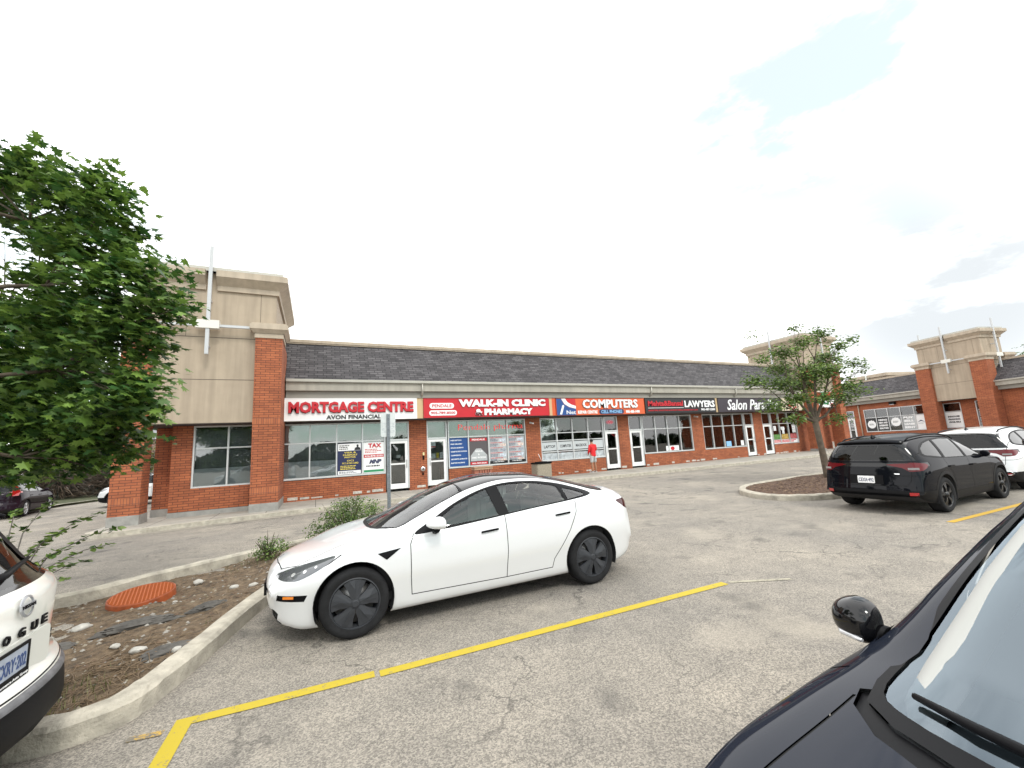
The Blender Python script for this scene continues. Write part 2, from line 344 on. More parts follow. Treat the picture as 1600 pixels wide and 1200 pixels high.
def polyplate(bm, M, poly, d0, d1, mi=0):
    lo = [bm.verts.new(M @ Vector((a, b, d0))) for a, b in poly]; hi = [bm.verts.new(M @ Vector((a, b, d1))) for a, b in poly]; n = len(poly)
    for i in range(n): bm.faces.new((lo[i], lo[(i+1) % n], hi[(i+1) % n], hi[i])).material_index = mi
    bm.faces.new(hi).material_index = mi; bm.faces.new(list(reversed(lo))).material_index = mi
def face_frame(origin, ux, n):
    """frame: x along ux, y up, z along n (outward)"""
    ux = Vector(ux).normalized(); n = Vector(n).normalized(); uz = Vector((0, 0, 1))
    return Matrix(((ux.x, uz.x, n.x, origin[0]), (ux.y, uz.y, n.y, origin[1]), (ux.z, uz.z, n.z, origin[2]), (0, 0, 0, 1)))
def colm(name, col, rough=.5, **k): return mat(name, col, rough, **k)
M_RED = colm('sign_red', (.50, .008, .018), .45, var=.04); M_WHITE = colm('sign_white', (.82, .82, .82), .4, var=.02); M_BLACK = colm('sign_black', (.012, .012, .014), .4)
M_ORANGE = colm('sign_orange', (.62, .10, .025), .4, var=.05); M_BLUE = colm('sign_blue', (.012, .065, .24), .45); M_DBLUE = colm('sign_dark_blue', (.012, .018, .075), .45)
M_PLUM = colm('sign_charcoal', (.035, .028, .038), .4); M_TANB = colm('sign_tan', (.55, .40, .22), .6); M_GREEN = colm('sign_green', (.02, .25, .10), .4)
M_CREAM = colm('sign_cream', (.62, .53, .40), .5); M_GREY = colm('poster_grey', (.42, .44, .45), .6, var=.1); M_DGREY = colm('poster_dark', (.09, .08, .085), .6)
M_NEON = colm('led_red', (.85, .05, .05), .5, emit=.7); M_YEL = colm('poster_yellow', (.75, .6, .08), .5)
M_FROST = colm('frosted_film', (.72, .73, .77), .7, var=.03); M_LBLUE = colm('sign_light_blue', (.25, .5, .8), .4)
# ================================================================== THE SETTING
def lerp(x, xs, ys): return float(np.interp(x, xs, ys))
def swz(x): return lerp(x, [-7, -1.2, 3, 10, 40], [-.03, .1, .15, .2, .25])
def sm(t): t = max(0, min(1, t)); return t*t*(3-2*t)
def gz(x, y):
    a = (swz(max(-7, min(40, x)))-.13)*sm((y-9.5)/6)
    return a+.22*sm((x-36)/12)*sm((y-9)/10)
def rnd(seed): return random.Random(seed)
bm = bmesh.new(); xs = list(np.arange(-70, 140.1, 2.)); ys = list(np.arange(-50, 8, 2.))+list(np.arange(8, 26, .75))+list(np.arange(26, 110, 3.))
xs = [-1500, -400, -150]+xs+[250, 600, 1500]; ys = [-1500, -300, -120]+ys+[160, 400, 1500]
gv = [[bm.verts.new((x, y, gz(x, y))) for x in xs] for y in ys]
for j in range(len(ys)-1):
    for i in range(len(xs)-1): bm.faces.new((gv[j][i], gv[j][i+1], gv[j+1][i+1], gv[j+1][i])).smooth = True
tag(fin('ground', bm, ASPH), kind='structure')
# sidewalks
def slab_path(name, poly, zf, depth=.14, m=CONC, label=None):
    bm = bmesh.new(); prism(bm, poly, lambda a, b: zf(a, b)-depth-.12, zf); return tag(fin(name, bm, m), kind='structure')
arc = [(-5.25+.8*math.cos(R(a)), 16.8+.8*math.sin(R(a))) for a in range(180, 271, 15)]
CJ = brickmat('sidewalk_concrete', (.36, .335, .29), (.33, .305, .265), (.10, .09, .08), 1.55, 1.9, .012, bump=.3, off=0, stain=.3)
edge = arc+[(x, 16.0) for x in range(-4, 41, 2)]+[(41.5, 16.4), (42.0, 18.5), (42, 21.5)]
slab_path('sidewalk', edge+[(42, 24), (-6.05, 24)], lambda x, y: swz(x), m=CJ)
# kerb strip along its front: a pale band on the edge
bm = bmesh.new()
ke = arc+[(x, 16.0) for x in range(-4, 41, 2)]
for (a, b), (c, d) in zip(ke, ke[1:]):
    za, zc = swz(a)+.006, swz(c)+.006
    dx, dy = c-a, d-b; l = math.hypot(dx, dy); nx, ny = -dy/l*.2, dx/l*.2
    vs = [bm.verts.new(p) for p in ((a, b-.006, za), (c, d-.006, zc), (c+nx, d+ny, zc), (a+nx, b+ny, za), (a, b-.03, za-.3), (c, d-.03, zc-.3))]
    bm.faces.new(vs[:4]); bm.faces.new((vs[4], vs[5], vs[1], vs[0]))
KERB = mat('kerb_concrete', (.40, .365, .30), .92, var=.3, vs=6, bump=.8, bs=45, detail=12)
tag(fin('sidewalk_kerb', bm, KERB), kind='structure')
# gutter band of rough sandy concrete before the kerb
bm = bmesh.new()
for x in np.arange(-6, 41, 1.):
    v = [bm.verts.new((a, b, gz(a, b)+.006)) for a, b in ((x, 15.55+.05*math.sin(x*2.1)), (x+1, 15.55+.05*math.sin((x+1)*2.1)), (x+1, 16.0), (x, 16.0))]; bm.faces.new(v)
GUT = mat('gutter_sand', (.25, .225, .185), .95, var=.3, vs=4, bump=.4, detail=9)
tag(fin('gutter_pavement', bm, GUT), kind='structure')
# kerbed islands --------------------------------------------------------------
def smooth_loop(P, n=6, closed=True):
    out = []; m = len(P)
    for i in range(m if closed else m-1):
        p0, p1, p2, p3 = [Vector(P[(i+k-1) % m]) if closed else Vector(P[min(max(i+k-1, 0), m-1)]) for k in range(4)]
        for k in range(n):
            t = k/n; out.append(.5*((2*p1)+(p2-p0)*t+(2*p0-5*p1+4*p2-p3)*t*t+(3*p1-p0-3*p2+p3)*t*t*t))
    if not closed: out.append(Vector(P[-1]))
    return [(v.x, v.y) for v in out]
def offset_loop(P, d):
    out = []; m = len(P)
    for i in range(m):
        a, b = Vector(P[i-1]), Vector(P[(i+1) % m]); t = (b-a).normalized(); out.append((P[i][0]-t.y*d, P[i][1]+t.x*d))
    return out
def inside(P, x, y):
    c = False; j = len(P)-1
    for i in range(len(P)):
        xi, yi = P[i]; xj, yj = P[j]
        if (yi > y) != (yj > y) and x < (xj-xi)*(y-yi)/(yj-yi)+xi: c = not c
        j = i
    return c
def soil1(x, y): return .125-.115*sm((-.957*(x+1.2)+.29*(y-4.55))/1.9)
def island(P, h, soil_mat, soil_h, bump, seed, kname, sname, kw=.19, bowl=.0):
    """P counter-clockwise outer outline; interior lies to its left"""
    r = rnd(seed); O = P; I = offset_loop(P, kw); m = len(P)
    bm = bmesh.new()
    prof = [(0, -.1), (0, h-.035), (.03, h-.008), (.06, h), (kw-.03, h), (kw, h-.03), (kw, -.1)]
    rings = []
    for d, z in prof:
        q = offset_loop(P, d) if d else P
        jit = [(r.uniform(-.008, .008), r.uniform(-.006, .006)) for _ in q]
        rings.append([bm.verts.new((a+j[0], b+j[0], gz(a, b)+z+j[1])) for (a, b), j in zip(q, jit)])
    for A, B in zip(rings, rings[1:]):
        for i in range(m): bm.faces.new((A[i], A[(i+1) % m], B[(i+1) % m], B[i]))
    tag(fin(kname, bm, KERB), kind='structure')
    bm = bmesh.new(); X = [p[0] for p in I]; Y = [p[1] for p in I]; st = .09 if bump > .02 else .12
    nx = int((max(X)-min(X))/st)+2; ny = int((max(Y)-min(Y))/st)+2; V = {}
    from mathutils import noise as mn
    for i in range(nx):
        for j in range(ny):
            x, y = min(X)+i*st, min(Y)+j*st
            if inside(offs2(P, kw*.6), x, y):
                z = gz(x, y)+(soil_h if seed != 3 else soil1(x, y))+bump*(mn.noise(Vector((x*1.3, y*1.3, seed)))*1.2+mn.noise(Vector((x*5, y*5, seed)))*.45+mn.noise(Vector((x*13, y*13, seed)))*.25)
                V[i, j] = bm.verts.new((x, y, z))
    for (i, j) in list(V):
        if (i+1, j) in V and (i, j+1) in V and (i+1, j+1) in V: bm.faces.new((V[i, j], V[i+1, j], V[i+1, j+1], V[i, j+1])).smooth = True
    tag(fin(sname, bm, soil_mat), kind='structure')
    return I
_oc = {}
def offs2(P, d):
    k = (id(P), d)
    if k not in _oc: _oc[k] = offset_loop(P, d)
    return _oc[k]
isl1 = smooth_loop([(-7.6, 4.75), (-5, 4.66), (-2.6, 4.62), (-2.05, 4.45), (-1.88, 4.12), (-1.55, 4.02), (-1.22, 4.15), (-1.06, 4.46), (-.90, 5.02), (-.55, 6.29), (.05, 7.7), (1.2, 8.25), (2.5, 8.8), (3.1, 9.6), (2.6, 10.35), (1.4, 10.5), (.3, 10.25), (-.49, 9.88), (-1.09, 9.50), (-2.23, 8.76), (-3.0, 8.15), (-4.3, 7.6), (-7.6, 7.2), (-9, 6.0)], 5)
I1 = island(isl1, .165, SOIL, .085, .05, 3, 'kerb_near_island', 'planting_soil')
isl2 = smooth_loop([(11.85, 9.05), (11.3, 8.4), (11.05, 7.75), (11.2, 7.15), (11.75, 6.72), (12.5, 6.5), (14.5, 6.45), (18, 6.5), (20.2, 7.0), (20.6, 8.2), (20, 9.4), (18, 9.95), (15, 9.85), (12.9, 9.6)], 5)
I2 = island(isl2, .15, MULCH, .12, .03, 5, 'kerb_tree_island', 'mulch_bed')
# painted lines -----------------------------------------------------------------
def strip(pts, w, name, m, z=.005):
    bm = bmesh.new(); pts = [Vector(p) for p in pts]; L_ = []; R_ = []
    for i, p in enumerate(pts):
        d = (pts[min(i+1, len(pts)-1)]-pts[max(i-1, 0)]).normalized(); nrm = Vector((-d.y, d.x))
        if 0 < i < len(pts)-1:
            d1 = (p-pts[i-1]).normalized(); d2 = (pts[i+1]-p).normalized(); k = 1/max(.5, math.cos(d1.angle(d2)/2)); nrm *= k
        L_.append(p+nrm*w/2); R_.append(p-nrm*w/2)
    for i in range(len(pts)-1):
        n = max(1, int((pts[i+1]-pts[i]).length/.5))
        for k in range(n):
            q = [R_[i].lerp(R_[i+1], k/n), R_[i].lerp(R_[i+1], (k+1)/n), L_[i].lerp(L_[i+1], (k+1)/n), L_[i].lerp(L_[i+1], k/n)]
            bm.faces.new([bm.verts.new((v.x, v.y, gz(v.x, v.y)+z)) for v in q])
    return tag(fin(name, bm, m), kind='structure')
strip([(.50, 3.905), (4.55, 3.835)], .105, 'road_marking_line', PAINT_Y)
strip([(-.92, 2.9), (-.84, 3.5), (-.82, 3.97), (-.4, 3.95), (.46, 3.925)], .105, 'road_marking_line', PAINT_Y)
strip([(-1.12, 3.93), (-.92, 3.90)], .06, 'road_marking_line', PAINT_Y2)
strip([(4.62, 3.83), (5.3, 3.5)], .06, 'road_marking_line', worn_yellow('old_line_ghost', (.36, .33, .25), .5))
strip([(10.45, 3.80), (15.2, 3.70)], .11, 'road_marking_line', PAINT_Y3)
strip([(16, 3.6), (20.5, 3.5)], .11, 'road_marking_line', PAINT_Y3)
# far kerb and verge on the other side of the side road
bm = bmesh.new()
vg = [(-60, 27.6), (-17.2, 27.2), (-14.2, 27.5), (-13.4, 29.0), (-13.2, 33), (-12.4, 35.2), (-9, 36.2), (2, 37.2), (2, 60), (-60, 60)]
prism(bm, vg, -.3, lambda a, b: -.02)
tag(fin('verge_ground', bm, soil('verge_soil', (.03, .035, .015), (.06, .07, .03), (.12, .11, .06), 3)), kind='structure')
strip([(-17.2, 27.1), (-14.2, 27.4), (-13.3, 28.8), (-13.1, 33), (-12.3, 35.0), (-9, 36.0), (2, 37.0)], .2, 'verge_kerb', KERB, .14)

# ================================================================== THE STRIP MALL
WZ0, HEAD, TR, SILL = -.3, 3.26, 2.42, .92
Y0 = 20.11
mall = empty('strip_mall_building', (0, 0, 0), 0, 'long low brick strip mall with grey shingled mansard roof and six shopfronts', 'building')
UN = [(-1.35, 2.90, 'w'), (2.95, 3.98, 'd'), (4.83, 5.84, 'd'), (5.89, 10.20, 'w'), (11.10, 15.36, 'w'), (15.42, 16.43, 'd'), (17.27, 18.30, 'd'), (18.35, 22.60, 'w'),
      (23.61, 27.80, 'w'), (27.85, 28.80, 'd'), (29.78, 30.80, 'd'), (30.85, 33.92, 'w')]
bm = bmesh.new()
def wall(x0, x1, z0, z1, y=Y0, t=.28): bx(bm, x0, x1, y, y+t, z0, z1)
wall(-1.35-.4, -1.35, WZ0, 4.9); cur = -1.35
solid = []; prev = -1.35
for a, b, k in UN:
    if a-prev > .1: wall(prev, a, WZ0, HEAD+.06)
    if k == 'w': wall(a, b, WZ0, SILL-.05)
    prev = b
wall(-1.35, 34.0, HEAD+.06, 4.9)
for a, b, k in UN:      # mullion posts between a door and its window are frame, fill above/below nothing
    pass
wall(33.92, 38.2, WZ0, 4.9)
bx(bm, -1.75, 38.2, 34.6, 35, -.3, 6.2); bx(bm, 37.9, 38.2, Y0+.28, 34.6, -.3, 6.2)
bx(bm, -4.62, -4.35, 18.78, 34.6, -.3, 6.2)
# tower shop wall (recessed under the corner tower)
def wall2(x0, x1, z0, z1): bx(bm, x0, x1, 18.5, 18.78, z0, z1)
wall2(-4.62, -4.02, WZ0, 3.6); wall2(-4.02, -1.9, WZ0, .95); wall2(-4.02, -1.9, 3.16, 3.6); wall2(-1.9, -1.35, WZ0, 3.6)
wallo = fin('wall', bm, [BRICK], mall)
bm = bmesh.new()   # grey concrete footing course
bx(bm, -4.64, -1.5, 18.475, 18.5, -.3, .17); fin('footing', bm, CONC2, mall)
# crumbling mortar line at the base
EFF = mat('efflorescence', (.50, .46, .41), .95, var=.35, vs=9)
bm = bmesh.new(); bm.from_mesh(wallo.data); r = rnd(8)
prev = -1.2
for a, b, k in UN+[(33.95, 34, 'd')]:
    segs = [(prev, a)] if a-prev > .2 else []
    if k == 'w': segs.append((a, b))
    for s0, s1 in segs:
        x = s0+.05
        while x < s1-.1:
            w_ = r.uniform(.08, .5)
            if r.random() < .62: bx(bm, x, min(x+w_, s1-.03), Y0-.006-r.uniform(0, .01), Y0+.01, swz(x)-.02, swz(x)+r.uniform(.03, .10), mi=1)
            x += w_+r.uniform(.02, .35)
    prev = b
bm.normal_update(); box_uv(bm); bm.to_mesh(wallo.data); bm.free(); wallo.data.materials.append(EFF)
# mansard roof
EAV, RID = 19.30, 21.2
bm = bmesh.new(); X0, X1 = -1.62, 38.2
v = [bm.verts.new(c) for c in ((X0, EAV, 5.07), (X1, EAV, 5.07), (X1, RID, 7.08), (X0, RID, 7.08))]; f = bm.faces.new(v)
bmesh.ops.recalc_face_normals(bm, faces=bm.faces[:]); uvl = bm.loops.layers.uv.verify(); sl_ = math.hypot(RID-EAV, 2.01)
for lp in f.loops: lp[uvl].uv = (lp.vert.co.x, 0 if lp.vert.co.y < 20 else sl_)
roof = fin('roof', bm, SHING, mall, uv=False)
bm = bmesh.new(); bx(bm, X0, X1, RID-.08, RID+.25, 7.06, 7.24); bx(bm, X0, X1, RID-.11, RID-.08, 7.12, 7.26); fin('parapet_cap', bm, TANL, roof)
bm = bmesh.new(); bx(bm, X0, X1, RID+.25, 34.9, 6.9, 6.95); bx(bm, -5, X0, 22, 34.9, 6.9, 6.95); fin('flat_roof', bm, FASD, mall)
# eaves: gutter, upper fascia, lower fascia
bm = bmesh.new(); GX0, GX1 = -1.18, 34.0
bx(bm, GX0, GX1, EAV-.13, EAV, 4.95, 5.08, bev=.02); fin('gutter', bm, METW, mall)
bm = bmesh.new(); bx(bm, GX0, GX1, EAV-.02, EAV+.3, 4.60, 4.945); fin('fascia', bm, FASC, mall)
bm = bmesh.new(); bx(bm, GX0, GX1, EAV+.12, EAV+.35, 4.30, 4.60); fin('fascia_lower', bm, FASD, mall)
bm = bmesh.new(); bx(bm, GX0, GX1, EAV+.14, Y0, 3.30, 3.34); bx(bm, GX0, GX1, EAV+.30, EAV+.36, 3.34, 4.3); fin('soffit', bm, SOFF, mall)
for a_, b_, m_ in ((4.24, 4.53, M_TANB), (11.36, 11.56, M_TANB), (24.24, 24.46, M_TANB), (11.56, 11.78, M_ORANGE), (18.0, 18.08, M_ORANGE)):
    bm = bmesh.new(); bx(bm, a_, b_, EAV+.16, EAV+.28, 3.342, 4.296); fin('sign_band_filler', bm, m_, mall)
for x in (4.47, 18.55, 26.2):
    bm = bmesh.new(); tube(bm, [(x, EAV-.06, 4.98), (x, EAV-.07, 4.6), (x, EAV+.0, 4.46), (x, EAV+.16, 4.40)], .045, 8); fin('downspout', bm, METW, mall)
# windows and doors
def window(parent, M, x0, x1, z0, z1, mull, rails, t=.055, d=.09, nm='window', glass=GLASS, fm=ALU):
    bm = bmesh.new()
    rect(bm, M, x0, x1, z0-.02, z0+t, -d, .025); rect(bm, M, x0, x1, z1-t, z1, -d, .02)
    rect(bm, M, x0, x0+t, z0+t, z1-t, -d, .018); rect(bm, M, x1-t, x1, z0+t, z1-t, -d, .018)
    for m in mull: rect(bm, M, m-t/2, m+t/2, z0+t, z1-t, -d, .016)
    xs_ = [x0+t]+[m for m in mull]+[x1-t]
    for a, b in zip(xs_, xs_[1:]):
        for q in rails: rect(bm, M, a+t/2, b-t/2, q-t*.45, q+t*.45, -d, .012)
    o = fin(nm, bm, fm, parent)
    bm = bmesh.new(); rect(bm, M, x0+.02, x1-.02, z0+.03, z1-.02, -.06, -.052); fin('pane', bm, glass, o)
    return o
def door(parent, M, x0, x1, z0, z1, ztop, handle=-1, fm=ALU, wide=.11, glass=GLASS):
    bm = bmesh.new(); t = .06
    rect(bm, M, x0, x0+t, z0, ztop, -.1, .02); rect(bm, M, x1-t, x1, z0, ztop, -.1, .02)
    rect(bm, M, x0+t, x1-t, ztop-t, ztop, -.1, .018); rect(bm, M, x0+t, x1-t, z1-.02, z1+.07, -.1, .018)
    fr = fin('door_frame', bm, fm, parent)
    bm = bmesh.new(); rect(bm, M, x0+.04, x1-.04, z1+.05, ztop-.04, -.06, -.052); fin('pane', bm, glass, fr)
    bm = bmesh.new(); a, b = x0+t+.01, x1-t-.01
    rect(bm, M, a, a+wide, z0+.01, z1-.03, -.07, .008); rect(bm, M, b-wide, b, z0+.01, z1-.03, -.07, .008)
    rect(bm, M, a+wide, b-wide, z0+.01, z0+.24, -.07, .006); rect(bm, M, a+wide, b-wide, z1-.14, z1-.03, -.07, .006)
    rect(bm, M, a+wide, b-wide, z0+1.10, z0+1.17, -.07, .006)
    dr = fin('door', bm, WPAINT, parent)
    bm = bmesh.new(); rect(bm, M, a+wide-.01, b-wide+.01, z0+.2, z1-.1, -.04, -.034); fin('pane', bm, glass, dr)
    bm = bmesh.new(); hx = (a+wide*.5) if handle < 0 else (b-wide*.5)
    tube(bm, [M @ Vector((hx, z0+.95, .01)), M @ Vector((hx, z0+.95, .07)), M @ Vector((hx, z0+1.3, .07)), M @ Vector((hx, z0+1.3, .01))], .014, 6); fin('handle', bm, ALUD, dr)
    return dr
MF = face_frame((0, Y0+.04, 0), (1, 0, 0), (0, -1, 0))
MU = {0: [-.26, .81, 1.89], 3: [6.95, 8.04, 9.12], 4: [12.15, 13.2, 14.27], 7: [19.40, 20.42, 21.5], 8: [24.55, 25.62, 26.7], 11: [31.77, 32.85]}
for i, (a, b, k) in enumerate(UN):
    if k == 'w': window(mall, MF, a, b, SILL, HEAD, MU[i], [TR] if i != 4 else [TR, 1.99, 1.40])
    else: door(mall, MF, a, b, swz((a+b)/2)+.005, 2.38, HEAD, handle=1 if i in (1, 9) else -1, wide=.12)
MT = face_frame((0, 18.54, 0), (1, 0, 0), (0, -1, 0))
window(mall, MT, -4.02, -1.9, .95, 3.16, [-2.96], [2.34])
# frosted film strips low in some panes (film on the glass)
bm = bmesh.new()
for a, b in ((-4.0+.02, -2.99), (-2.93, -1.95)): rect(bm, MT, a, b, 1.0, 1.62, -.075, -.07)
for a, b in ((-1.30, -.29), (-.23, .78)): rect(bm, MF, a, b, .97, 1.66, -.075, -.07)
fin('frosted_film', bm, M_FROST, mall)
# interiors behind the shop glass
INT = mat('interior_wall', (.30, .31, .31), .8, var=.3, vs=.8); INTF = mat('interior_floor', (.20, .19, .18), .5, var=.2)
INTC = mat('interior_ceiling', (.30, .30, .29), .8)
bm = bmesh.new(); bx(bm, -4.5, 33.9, 22.6, 22.7, 0, 3.9); bx(bm, -4.5, 33.9, 20.4, 23.6, .02, .05, mi=1); bx(bm, -4.5, 33.9, 20.4, 23.6, 3.5, 3.55, mi=2)
for x in (-1.6, 4.4, 10.65, 16.85, 23.1, 29.3): bx(bm, x-.08, x+.08, 20.42, 23.59, .05, 3.5)
bx(bm, -4.3, -1.5, 20.1, 20.2, 0, 3.4); fin('interior', bm, [INT, INTF, INTC], mall)
bm = bmesh.new(); r = rnd(77)
for a, b in ((-1.2, 4.2), (5, 10), (11.2, 16.2), (17.4, 22.4), (23.8, 28.6), (30, 33.6)):
    for k in range(5):
        x = r.uniform(a, b-1); y = r.uniform(20.9, 23.2); h = r.uniform(.8, 2.2); bx(bm, x, x+r.uniform(.3, 1.0), y, y+.3, .06, h, mi=r.choice((0, 1, 2)))
fin('shop_fittings', bm, [mat('shop_white', (.5, .5, .5), .6), mat('shop_grey', (.15, .16, .18), .6), mat('shop_wood', (.22, .13, .07), .6)], mall)
bm = bmesh.new()    # blinds in the first shop and upper panes, more added to lighten dark glass
for a, b, z0, z1 in ((-1.28, .75, 1.7, 3.1), (.85, 2.85, 2.45, 3.1), (-3.95, -1.95, 1.64, 3.0), (11.15, 15.3, 2.0, 3.15), (18.4, 22.5, 1.0, 3.1), (23.7, 27.7, 2.45, 3.1)):
    x = a
    while x < b: rect(bm, MF if z0 != 1.64 else MT, x, x+.075, z0, z1, -.16, -.157); x += .09
fin('window_blind', bm, mat('blind_grey', (.30, .31, .32), .7), mall)
bm = bmesh.new()    # steel security grille in the salon window
for x in np.arange(23.68, 27.78, .17): rect(bm, MF, x-.012, x+.012, .98, 2.36, -.105, -.085)
k = 0
for z in np.arange(1.05, 2.34, .155):
    for j, x in enumerate(np.arange(23.68, 27.6, .17)):
        rect(bm, MF, x, x+.17, z-.012+(.05 if j % 2 else 0), z+.012+(.05 if j % 2 else 0), -.10, -.09)
fin('security_grille', bm, WPAINT, mall)

# ------------------------------------------------------------------ towers
def tower(loc, rz, label, cross_side=False, back=5.0, half=2.32, colw=.88, front_cols=True, lcol=None, extra=None, soff=3.2, base=0., side_cross=False, open_below=True, dh=0., cat='tower'):
    """local frame: x along the front, y into the building, origin at the middle of the columns' front at z 0"""
    t = empty('corner_tower', loc, rz, label, cat)
    fy = .25; hb = half-.25
    bm = bmesh.new(); bx(bm, -hb, hb, fy, fy+back, soff, 8.735+dh)
    ob = fin('stucco_body', bm, TAN, t)
    bm = bmesh.new()
    for z in (4.75, 6.30): bx(bm, -hb-.002, hb+.002, fy-.003, fy+back+.002, z-.012, z+.012)
    for x in (-hb+.0, ): pass
    for x in (-.7, hb-.52, -hb+.52): bx(bm, x-.008, x+.008, fy-.0025, fy, 6.31, 8.1)
    fin('control_joint', bm, mat('joint_dark', (.13, .105, .08), .9), ob)
    bm = bmesh.new()
    def ring(z0, z1, e0, e1, mi=0, gap=True):
        a = [(-hb-e0, fy-e0), (hb+e0, fy-e0), (hb+e0, fy+back+e0), (-hb-e0, fy+back+e0)]; b = [(-hb-e1, fy-e1), (hb+e1, fy-e1), (hb+e1, fy+back+e1), (-hb-e1, fy+back+e1)]
        lo = [bm.verts.new((p[0], p[1], z0)) for p in a]; hi = [bm.verts.new((p[0], p[1], z1)) for p in b]
        for i in range(4): bm.faces.new((lo[i], lo[(i+1) % 4], hi[(i+1) % 4], hi[i])).material_index = mi
        return lo, hi
    for z0, z1, e0, e1 in ((8.06, 8.06, -.02, .08), (8.06, 8.24, .08, .09), (8.24, 8.50, .09, .36), (8.50, 8.74, .37, .37)):
        ring(z0+dh, z1+dh, e0, e1)
    _, h = ring(8.74+dh, 8.74+dh, .37, .2, 1); ring(8.74+dh, 8.90+dh, .2, .2, 1); _, h = ring(8.90+dh, 8.90+dh, .2, .0, 1)
    bm.faces.new(h).material_index = 1
    bmesh.ops.recalc_face_normals(bm, faces=bm.faces[:])
    for nx_ in (.17, -.17):
        bmesh.ops.bisect_plane(bm, geom=bm.faces[:]+bm.edges[:]+bm.verts[:], dist=1e-6, plane_co=(nx_, 0, 0), plane_no=(1, 0, 0))
    bmesh.ops.delete(bm, geom=[f for f in bm.faces if abs(f.calc_center_median().x) < .169 and f.calc_center_median().y < fy-.0 and f.calc_center_median().z < 8.745+dh and f.calc_center_median().z > 8.0+dh], context='FACES')
    pf_ = [(fy, 8.06+dh), (fy-.08, 8.06+dh), (fy-.09, 8.24+dh), (fy-.36, 8.50+dh), (fy-.37, 8.74+dh), (fy, 8.74+dh)]
    for a_, b_ in ((.168, .172), (-.172, -.168)): prism(bm, pf_, a_, b_, plane='yz')
    fin('cornice', bm, [TANL, METW], t)
    cols = [(-half, -half+colw-(.1 if extra == 'wing' else 0), 0, .72), (half-colw, half, 0, 2.6 if extra == 'wing' else .85)]
    if extra == 'corner': cols.append((half-colw, half, back-.3, back+.6))
    if extra == 'wing2': cols += [(half-colw, half, back-.1, back+.8)]
    for a, b, y0, y1 in cols:
        bm = bmesh.new(); bx(bm, a, b, y0, y1, .30+base, 6.31)
        bm2 = bmesh.new()
        for zz in (.62+base, 3.1): bx(bm, a-.004, b+.004, y0-.004, y1+.004, zz, zz+.22, mi=1)
        bm2.free(); c = fin('brick_column', bm, [BRICK, SOLDIER], t)
        bm = bmesh.new(); bx(bm, a-.012, b+.012, y0-.012, y1+.012, -.25+base, .30+base); fin('concrete_base', bm, CONC2, c)
        bm = bmesh.new(); bx(bm, a-.03, b+.03, y0-.03, min(y1, y0+1.3)+.03, 6.31, 6.48)
        y1c = min(y1, y0+1.3)
        lo = [bm.verts.new(p) for p in ((a-.05, y0-.05, 6.48), (b+.05, y0-.05, 6.48), (b+.05, y1c+.05, 6.48), (a-.05, y1c+.05, 6.48))]
        hi = [bm.verts.new(p) for p in ((a-.17, y0-.17, 6.62), (b+.17, y0-.17, 6.62), (b+.17, y1c+.17, 6.62), (a-.17, y1c+.17, 6.62))]
        for i in range(4): bm.faces.new((lo[i], lo[(i+1) % 4], hi[(i+1) % 4], hi[i]))
        bx(bm, a-.18, b+.18, y0-.18, y1c+.18, 6.62, 6.80); bx(bm, a-.13, b+.13, y0-.13, y1c+.13, 6.80, 6.86)
        bmesh.ops.recalc_face_normals(bm, faces=bm.faces[:]); fin('column_cap', bm, TANL, c)
    # steel cross
    def cross(M, w):
        bm = bmesh.new()
        rect(bm, M, -.055, .055, 5.6, 6.54, .30, .40); rect(bm, M, -.055, .055, 6.82, 9.62+dh, .30, .40)
        rect(bm, M, -w, -.32, 6.61, 6.70, .25, .34); rect(bm, M, .32, w, 6.61, 6.70, .25, .34)
        for z in (5.9, 7.6): rect(bm, M, -.03, .03, z, z+.05, 0, .3)
        c = fin('steel_cross', bm, CROSSM, t)
        bm = bmesh.new(); rect(bm, M, -.34, .34, 6.53, 6.83, .22, .43); fin('centre_box', bm, mat('box_offwhite', (.68, .66, .60), .5), c)
    cross(face_frame((0, fy-.0, 0), (1, 0, 0), (0, -1, 0)), hb-.6)
    if side_cross: cross(face_frame((-hb, fy+back/2, 0), (0, -1, 0), (-1, 0, 0)), back/2); cross(face_frame((hb, fy+back/2, 0), (0, 1, 0), (1, 0, 0)), back/2)
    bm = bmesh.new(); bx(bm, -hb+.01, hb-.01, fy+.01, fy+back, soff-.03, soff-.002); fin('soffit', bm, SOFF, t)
    return t
tower((-3.55, 17.5, 0), 0, 'beige stucco corner tower on brick columns beside the maple tree, white cross on its face', extra='wing', half=2.33)
# slim rear pillar left of the shop wall
pil = empty('brick_pillar', (-5.08, 19.75, 0), 0, 'slim brick pillar with grey base, seen between the corner tower column and the shop wall', 'pillar')
bm = bmesh.new(); bx(bm, -.24, .24, -.35, .35, .26, 3.2); fin('shaft', bm, [BRICK], pil); bm = bmesh.new(); bx(bm, -.26, .26, -.37, .37, -.2, .26); fin('concrete_base', bm, CONC2, pil)
far = tower((36.1, 18.75, .1), 0, 'beige stucco tower behind the young linden, at the inner corner of the two wings', half=2.1, colw=.72, back=4.6, side_cross=True, dh=.35, soff=3.5)

